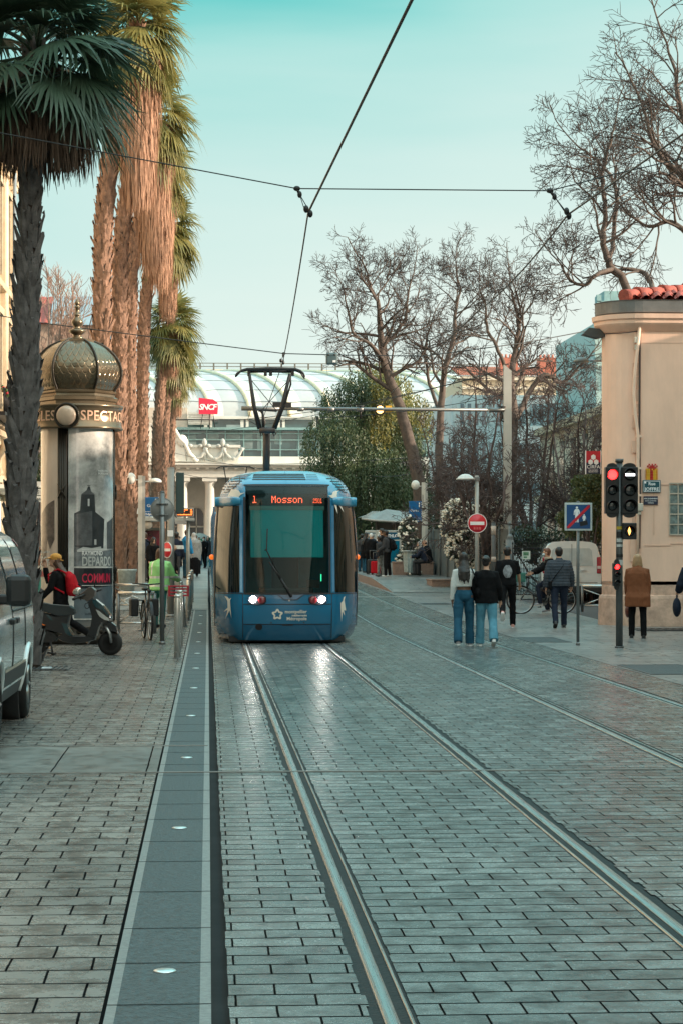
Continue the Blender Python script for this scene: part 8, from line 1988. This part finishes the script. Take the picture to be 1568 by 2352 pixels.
def pale_van():
    Xs, Y0, Y1 = -1.80, 17.2, 22.5; t = thing('van', 'pale silver blue van parked on the pavement, cut by the frame edge', 'van', (Xs, Y1, 0))
    PAINT = M('van_silver', (.74, .84, .85), rough=.2, metal=.1, var=.06, vs=.8, coat=1)
    Lx = 1.95; wy = [18.63 - Y1, 21.68 - Y1]; rw = .335
    S = [(.30, -.07), (.42, -.035), (.55, -.012), (.75, 0), (.95, .0), (1.08, -.006), (1.17, -.022), (1.23, -.035), (1.35, -.062), (1.5, -.10), (1.65, -.145), (1.74, -.18), (1.82, -.24), (1.88, -.34), (1.92, -.48), (1.945, -.975)]
    def zt(y): return interp([(Y0 - Y1, .95), (Y0 - Y1 + .12, 1.08), (Y0 - Y1 + .9, 1.22), (Y0 - Y1 + 1.75, 1.86), (Y0 - Y1 + 2.2, 1.945), (-.25, 1.945), (-.08, 1.90), (0, 1.80)], y)
    def inset(y): return .10 * max(0, (y + .25) / .25) ** 2 + .12 * max(0, (Y0 - Y1 + .5 - y) / .5) ** 2
    ysn = [Y0 - Y1 + .05 * i for i in range(int((Y1 - Y0) / .05))] + [-.12, -.06, -.03, -.01, 0]
    zs = [z for z, _ in S]; fz = []
    for a, b in zip(zs, zs[1:]): n = max(1, int((b - a) / .045)); fz += [a + (b - a) * i / n for i in range(n)]
    fz.append(zs[-1]); sx = lambda z: interp(S, z)
    P = lambda y, z: V((sx(z) - inset(y), y, min(z, zt(y))))
    mb = MB(); n = len(mb.v); k = len(fz)
    for y in ysn:
        for z in fz: mb.v.append(tuple(P(y, z)))
    def arch(y, z): return any(math.hypot(y - w2, z - rw) < .405 for w2 in wy)
    for i in range(len(ysn) - 1):
        for j in range(k - 1):
            ym, zm = (ysn[i] + ysn[i + 1]) / 2, (fz[j] + fz[j + 1]) / 2
            if arch(ym, zm): continue
            q = (n + i * k + j, n + (i + 1) * k + j, n + (i + 1) * k + j + 1, n + i * k + j + 1); mb.face(q, 1 if zm < .44 else 0, True)
    n2 = len(mb.v)     # far flank, mirrored
    mb.v += [(-Lx - v_[0], v_[1], v_[2]) for v_ in mb.v[n:n2]]
    for f in [f for f in mb.f]: mb.face([n2 - n + i for i in f][::-1], 0, True)
    mb.poly([P(0, z) for z in fz] + [V((-Lx - P(0, z).x, 0, P(0, z).z)) for z in fz[::-1]])
    e = ysn[0]; mb.poly([P(e, z) for z in fz if z < zt(e)] + [V((-Lx - P(e, z).x, e, P(e, z).z)) for z in fz[::-1] if z < zt(e)])
    mb.build('body', [PAINT, PLAST], t)
    mb = MB()
    for w2 in wy:
        ring = [P(w2 + .405 * math.cos(q), max(.30, rw + .405 * math.sin(q))) for q in [math.pi * i / 24 for i in range(-1, 26)]]
        mb = MB(); mb.tube(ring, .026, 6); mb.build('arch_trim', PAINT, t)
    mb = MB()
    for w2 in wy: mb.lathe([(.43, -.6), (.43, -.06), (.40, -.05), (.40, -.6)], 28, (-.02, w2, rw), axis=AX)
    mb.box((-1.6, Y0 - Y1 + .2, .28), (-.35, -.2, .6)); mb.build('wheel_well', BLACK, t)
    for w2 in wy:
        wheel(t, (-.115, w2, rw), rw, .215); wheel(t, (-Lx + .115, w2, rw), rw, .215)
    def patch(y0, y1, z0, z1, off, m, name, slant=0., n_=8, r0=.0, par=None):
        q = MB(); rows = []
        for i in range(n_ + 1):
            z = z0 + (z1 - z0) * i / n_; u = i / n_; ins = r0 * (max(0, 1 - u / .2) ** 2 + max(0, (u - .8) / .2) ** 2)
            rows.append([P(y0 + slant * u + ins + (y1 - y0 - slant * u - 2 * ins) * j / 8, z) + V((off, 0, off * .3)) for j in range(9)])
        q.grid(rows, 0); return q.build(name, m, par or t)
    yy = Y0 - Y1
    GV = M('van_glass', (.02, .03, .035), rough=.05, spec=.8, var=.4, vs=1.5); PAN = M('van_glass_pale_reflection', (.30, .38, .40), rough=.08, spec=.8, var=.5, vs=2., coat=1)  # pale colour of the rear side panes stands in for bright reflections
    patch(yy + 1.45, yy + 2.62, 1.20, 1.70, .006, GV, 'window', slant=.5, r0=.03); patch(yy + 2.85, yy + 3.95, 1.2, 1.72, .006, PAN, 'window', r0=.06); patch(yy + 4.1, yy + 5.05, 1.2, 1.72, .006, PAN, 'window', r0=.08)
    mb = MB()
    for y, z0, z1 in ((yy + 2.74, .44, 1.84), (yy + 1.38, .75, 1.25), (yy + 4.03, .75, 1.84)): mb.tube([P(y, z0 + (z1 - z0) * i / 14) + V((.001, 0, 0)) for i in range(15)], .008, 5)
    mb.tube([P(yy + 2.74 + .1 * i, 1.12) + V((.002, 0, 0)) for i in range(25)], .010, 5); mb.build('door_seam', BLACK, t)
    mb = MB()
    for y in (yy + 2.50, yy + 2.92):
        c = P(y, 1.03); mb.box(c + V((0, -.10, -.028)), c + V((.045, .10, .028)), bev=.015)
    mb.build('handle', PLAST, t)
    patch(yy + 1.9, yy + 4.05, .45, .585, .018, PLAST, 'side_cladding'); patch(yy + 1.9, yy + 4.05, .585, .61, .016, M('cladding_edge', (.5, .42, .33), rough=.4), 'cladding_edge')
    m0 = P(yy + 1.75, 1.22); mb = MB(); mb.box(m0 + V((.06, -.06, -.03)), m0 + V((.275, .12, .25)), bev=.05); mb.build('mirror', PLAST, t); mb = MB(); mb.box(m0 + V((-.05, -.03, -.015)), m0 + V((.12, .07, .075)), bev=.02); mb.build('mirror_arm', PLAST, t)
    patch(-.30, -.02, 1.72, 1.80, .012, M('van_marker_red', (.4, .05, .05), rough=.2), 'marker_lamp'); patch(-.26, -.03, .92, 1.0, .012, M('van_tail', (.3, .03, .03), rough=.15), 'tail_lamp')
    mb = MB(); mb.box((-Lx + .2, Y0 - Y1 + .05, .35), (-.2, Y0 - Y1 + .2, .7), bev=.05); mb.build('bumper', PLAST, t)
pale_van()
def white_van():
    d = 60.5; b = W(1312, 1400, d); t = thing('van', 'white panel van seen from behind its rear door by the iron fence', 'van', (b.x, b.y, gz(b.y)), -.12)
    PW = M('van_white', (.66, .68, .66), rough=.25, var=.05, coat=1)
    S = [(.30, .74), (.45, .82), (.7, .86), (1.0, .86), (1.15, .845), (1.4, .79), (1.6, .74), (1.70, .68), (1.755, .55), (1.78, .3), (1.785, 0)]
    def sec(y, k, dz=0): return [V((x * k, y, z + dz * max(0, z - .9))) for z, x in S] + [V((-x * k, y, z + dz * max(0, z - .9))) for z, x in S[::-1][1:]]
    mb = MB(); mb.grid([sec(0, .955, -.0), sec(.03, .985), sec(.14, 1.), sec(2.6, 1.), sec(3.2, .98, -.35), sec(4.2, .92, -.7)], 0); s0 = sec(0, .955); mb.poly(s0); body = mb.build('body', PW, t, fix=True)
    mb = MB(); mb.prism([(-.60, -.012, 1.08), (.60, -.012, 1.08), (.56, -.008, 1.52), (.5, -.006, 1.58), (-.5, -.006, 1.58), (-.56, -.008, 1.52)], (0, .006, 0)); mb.build('rear_window', M('van_rear_glass', (.42, .48, .48), rough=.1, var=.15, coat=1), t)
    for s in (-1, 1):
        mb = MB(); mb.box((s * .70, -.025, .86), (s * .83, .1, 1.34), bev=.03); o = mb.build('tail_lamp', M('tail_lamp_red', (.32, .015, .03), rough=.15, coat=1), t); mb = MB(); mb.box((s * .715, -.03, 1.0), (s * .815, -.02, 1.08)); mb.build('reversing_lamp', M('lens_pale', (.6, .5, .5), rough=.2), o)
        for y in (.75, 3.4):
            wheel(t, (s * .78, y, .31), .31, .2)
    mb = MB(); mb.box((-.84, -.06, .30), (.84, .2, .52), bev=.04); mb.build('bumper', PLAST, t)
    mb = MB(); mb.box((-.006, -.012, .55), (.006, -.001, 1.7)); mb.box((-.72, -.012, .60), (.72, -.001, .612)); mb.build('seam', BLACK, t)
    mb = MB(); mb.box((-.26, -.02, .66), (.26, -.005, .77)); mb.build('plate', M('plate_pale', (.6, .6, .55)), t); mb = MB(); mb.box((.24, -.03, .94), (.42, -.008, .955)); mb.build('badge', ALLOY, t)
    mb = MB(); mb.box((-.22, .01, 1.705), (.1, .05, 1.73)); mb.build('brake_lamp', MATS['tail_lamp_red'], t)
white_van()
def scooter():
    d = 34.4; base = W(165, 1504, d); base.z = 0; t = thing('motor_scooter', 'black and teal scooter on its side stand before the poster column', 'scooter', base)
    Q = lambda zx, zy, off=0.: W(zx * .2976 * .57416, (2000 + zy * .2976) * .57416, d + off) - base
    nv = V((SA, CA, 0))
    def slab(pts, th, m, name, par=t, bev=.35):
        """outline with rounded shoulders: three stacked contours shrinking towards the faces"""
        P = [Q(a, b) for a, b in pts]; c = sum(P, V((0, 0, 0))) / len(P); mb = MB(); rings = []
        for f, k in ((-1, .93), (-.72, .985), (0, 1.), (.72, .985), (1, .93)): rings.append([c + (p - c) * k + nv * (th * f) for p in P])
        mb.grid([r + r[:1] for r in rings], 0, sm=False); mb.poly(rings[0][::-1]); mb.poly(rings[-1]); return mb.build(name, m, par, fix=True)
    BK = M('scooter_black', (.012, .014, .016), rough=.3, coat=.5, var=.2); TE = M('scooter_teal', (.015, .05, .06), rough=.2, coat=1, var=.1); SE = M('scooter_seat', (.02, .027, .03), rough=.5, var=.2)
    slab([(455, 1370), (560, 1372), (700, 1400), (860, 1412), (960, 1420), (1010, 1460), (1030, 1520), (1005, 1545), (900, 1560), (800, 1560), (690, 1525), (560, 1490), (470, 1450)], .14, SE, 'seat')
    slab([(300, 1400), (470, 1470), (600, 1510), (760, 1560), (960, 1548), (940, 1640), (930, 1700), (985, 1800), (960, 1850), (850, 1800), (720, 1760), (600, 1740), (480, 1720), (330, 1640)], .15, BK, 'rear_body')
    slab([(640, 1520), (700, 1560), (735, 1620), (700, 1610), (660, 1570)], .156, TE, 'side_panel'); slab([(840, 1640), (930, 1660), (935, 1720), (990, 1815), (960, 1830), (900, 1790)], .154, TE, 'side_panel')
    slab([(570, 1650), (640, 1680), (640, 1698), (570, 1668)], .158, M('scooter_orange', (.75, .16, .02), rough=.3), 'reflector')
    slab([(840, 1800), (960, 1830), (1160, 1832), (1230, 1800), (1300, 1830), (1290, 1880), (1200, 1905), (1000, 1925), (860, 1900), (760, 1850)], .15, BK, 'floorboard')
    slab([(1190, 1370), (1260, 1330), (1300, 1330), (1400, 1420), (1500, 1560), (1510, 1620), (1440, 1640), (1370, 1650), (1340, 1720), (1310, 1830), (1270, 1850), (1180, 1820), (1230, 1700), (1250, 1560), (1215, 1440)], .16, BK, 'leg_shield')
    slab([(1262, 1332), (1305, 1332), (1400, 1415), (1500, 1555), (1505, 1590), (1400, 1480), (1300, 1440), (1255, 1370)], .175, TE, 'front_panel')
    slab([(1300, 1462), (1340, 1478), (1420, 1540), (1500, 1600), (1495, 1625), (1420, 1608), (1350, 1560)], .185, M('scooter_lens', (.55, .56, .54), rough=.12, coat=1, metal=.4), 'headlight')
    slab([(1385, 1770), (1400, 1700), (1450, 1640), (1510, 1640), (1570, 1690), (1590, 1750), (1600, 1785), (1500, 1760), (1440, 1765)], .09, BK, 'front_fender')
    slab([(1030, 1290), (1130, 1240), (1200, 1175), (1250, 1165), (1300, 1210), (1290, 1290), (1250, 1330), (1180, 1370), (1150, 1340), (1060, 1330)], .12, M('scooter_headset', (.06, .05, .042), rough=.4, coat=.4), 'headset')
    mb = MB(); mb.tube([Q(1040, 1310, -.32), Q(1100, 1290, -.2), Q(1200, 1250, 0), Q(1260, 1235, .2), Q(1290, 1225, .34)], .016, 8); mb.tube([Q(980, 1340, -.36), Q(1060, 1300, -.3)], .022, 8); mb.tube([Q(1290, 1225, .34), Q(1365, 1205, .38)], .02, 8); mb.tube([Q(1270, 1180, .2), Q(1290, 1080, .22), Q(1325, 1000, .24)], [.012, .01, .004], 6); mb.tube([Q(1085, 1280, -.2), Q(1090, 1350, -.2)], .008, 5); mb.build('handlebar', BLACK, t)
    mb = MB(); mb.tube([Q(1070, 1270, -.25), Q(1060, 1220, -.27)], .008, 5); mb.ell(Q(1040, 1225, -.28), (.075, .02, .05), 0, 14, 8, Matrix.Rotation(R(-35), 3, 'Y')); mb.build('mirror', M('mirror_pale', (.6, .6, .55), rough=.1, metal=.8), t)
    axs = (V((CA, -SA, 0)), V((0, 0, 1)), nv)
    def sw_(zx, zy, r, w_):
        c = Q(zx, zy); mb = MB(); mb.lathe([(r * .62, -w_), (r * .86, -w_), (r, -w_ * .45), (r, w_ * .45), (r * .86, w_), (r * .62, w_), (r * .62, -w_)], 36, c, axis=axs); o = mb.build('wheel', TYRE, t)
        mb = MB(); mb.lathe([(r * .63, -w_ * .7), (r * .60, -w_ * .9), (r * .56, -w_ * .5), (r * .56, w_ * .5), (r * .6, w_ * .9)], 30, c, axis=axs)
        for k in range(6): a = k * math.pi / 3 + .3; e = axs[0] * math.cos(a) + axs[1] * math.sin(a); mb.tube([c + e * r * .05, c + e * r * .62], .022, 6)
        mb.lathe([(.05, -.05), (.05, .05)], 14, c, axis=axs); mb.build('rim', M('rim_dark', (.05, .05, .05), rough=.4, metal=.6), o)
    u = .2976 * .57416 * d / F; sw_(1487, 1925, 162 * u, .055); sw_(520, 1920, 150 * u, .06)
    mb = MB(); mb.tube([Q(1400, 1660, -.07), Q(1480, 1800, -.08), Q(1500, 1925, -.08)], [.03, .028, .024], 8); mb.tube([Q(1400, 1660, .07), Q(1480, 1800, .08), Q(1500, 1925, .08)], [.03, .028, .024], 8); mb.build('fork', M('fork_silver', (.35, .36, .36), rough=.35, metal=.8), t)
    slab([(480, 1760), (640, 1740), (760, 1790), (800, 1850), (760, 1900), (640, 1920), (560, 1900), (470, 1850)], .12, M('engine_dark', (.03, .03, .03), rough=.5, metal=.4, var=.4, vs=20), 'engine')
    mb = MB(); mb.tube([Q(680, 1880, -.1), Q(700, 2000, -.13), Q(715, 2070, -.16)], .018, 6); mb.tube([Q(640, 2056, -.14), Q(755, 2060, -.2)], .014, 6); mb.tube([Q(700, 2085, -.17), Q(755, 2058, -.2)], .02, 6); mb.build('side_stand', BLACK, t)
    mb = MB(); rg = [Q(1190, 1420) + axs[0] * .035 * math.cos(a) + axs[1] * .045 * math.sin(a) - nv * .17 for a in [2 * math.pi * i / 14 for i in range(15)]]; mb.tube(rg, .007, 5); mb.build('bag_hook', BLACK, t)
scooter()
def bicycle(label, loc, rz, group=None, racks=True, ebike=False, mat=None):
    t = thing('bicycle', label, 'bicycle', loc, rz, group); r = .345; wb = 1.06; fm = mat or M('bike_frame', (.03, .03, .032), rough=.35, coat=.5)
    for nm, y in (('wheel', wb / 2), ('wheel', -wb / 2)):
        mb = MB(); mb.tube([(0, y + r * math.cos(a), r + .005 + r * math.sin(a)) for a in [2 * math.pi * i / 40 for i in range(41)]], .021, 8, caps=False); o = mb.build(nm, TYRE, t)
        mb = MB(); mb.tube([(0, y + r * .93 * math.cos(a), r + r * .93 * math.sin(a)) for a in [2 * math.pi * i / 40 for i in range(41)]], .011, 6, caps=False)
        for k in range(18): a = 2 * math.pi * k / 18; mb.tube([(.02 * (-1) ** k, y, r), (0, y + r * .92 * math.cos(a), r + r * .92 * math.sin(a))], .0028, 3, caps=False)
        mb.tube([(-.05, y, r), (.05, y, r)], .025, 8); mb.build('rim', ALLOY, o)
        mb = MB(); mb.grid([[V((x, y + (r + .035) * math.cos(a), r + (r + .035) * math.sin(a))) for x in (-.027, 0, .027)] for a in [R(20) + R(150) * i / 16 for i in range(17)]], 0); mb.build('mudguard', BLACK, t)
    bb = V((0, -.08, .30)); st = V((0, -.24, .78)); hd_ = V((0, .33, .80)); hb = V((0, .36, .62)); rw_ = V((0, -wb / 2, r)); fw_ = V((0, wb / 2, r))
    mb = MB(); mb.tube([hd_ + V((0, -.01, .08)), hb], .024, 8); mb.tube([hb, bb], .024 if not ebike else .038, 8); mb.tube([hd_, bb.lerp(st, .45)], .02, 8); mb.tube([bb, st], .02, 8)
    for s in (-1, 1): mb.tube([bb + V((.03 * s, 0, 0)), rw_ + V((.05 * s, 0, 0))], .011, 6); mb.tube([st.lerp(bb, .2), rw_ + V((.05 * s, 0, 0))], .010, 6); mb.tube([hb + V((.045 * s, .01, -.02)), fw_ + V((.05 * s, 0, 0))], .014, 6)
    mb.build('frame', fm, t)
    mb = MB(); mb.tube([st, st + V((0, -.03, .14))], .014, 6); mb.ell(st + V((0, -.06, .17)), (.075, .13, .035), 0, 12, 6); mb.build('saddle', BLACK, t)
    mb = MB(); top = hd_ + V((0, -.03, .24)); mb.tube([hd_, top], .014, 6); mb.tube([top + V((-.29, -.13, .02)), top + V((-.24, -.02, .02)), top, top + V((.24, -.02, .02)), top + V((.29, -.13, .02))], .013, 8); mb.ell(top + V((0, .07, -.12)), (.04, .05, .04), 0, 10, 6); mb.build('handlebar', BLACK, t)
    mb = MB(); mb.lathe([(.09, -.01), (.09, .01)], 18, bb + V((.06, 0, 0)), axis=AX); mb.tube([bb + V((.08, 0, 0)), bb + V((.09, .1, -.13))], .012, 6); mb.tube([bb + V((-.08, 0, 0)), bb + V((-.09, -.1, .13))], .012, 6); mb.box(bb + V((.09, .06, -.15)), bb + V((.18, .15, -.125))); mb.box(bb + V((-.18, -.15, .115)), bb + V((-.09, -.06, .14))); mb.build('crankset', GALV, t)
    if racks:
        mb = MB(); mb.box((-.11, -.75, .72), (.11, -.35, .735)); 
        for s in (-1, 1): mb.tube([(.09 * s, -.7, .72), (.06 * s, -wb / 2, r)], .008, 5)
        mb.build('rack', BLACK, t)
        for s in (-1, 1): mb = MB(); mb.box((s * .12, -.74, .42), (s * .27, -.36, .76), bev=.03); mb.build('pannier', M('pannier_black', (.02, .02, .021), rough=.7, var=.3), t)
    if ebike:
        mb = MB(); mb.box((-.16, .42, .80), (.16, .72, 1.04), bev=.02); mb.build('basket', M('basket_teal', (.03, .16, .13), rough=.6, var=.4, vs=30), t)
    return t
p = G(337, 1470); bicycle('parked black bicycle with two black panniers seen nearly end on', (p.x, p.y + .4, 0), R(8) + math.pi)
p = W(1242, 1418, 53.8); p.z = gz(p.y); bk = bicycle('dark city bicycle with a teal basket ridden past the white van', p, R(90), racks=False, ebike=True)
rd = person((p.x + .26, p.y, p.z), -90, 'cyclist with mask and pale scarf riding past the white van', h=1.68, seat=.90, legs=((62, 70), (28, 44)), arms=((48, 12, 18), (44, 12, 20)), lean=8, top='black', topkind='jacket', bottom='navy', shoes='grey', hair=('short', 'auburn'), mask=MASK, head=(10, 0), extras=(ex_scarf(CL['beige']),), det=1.1)
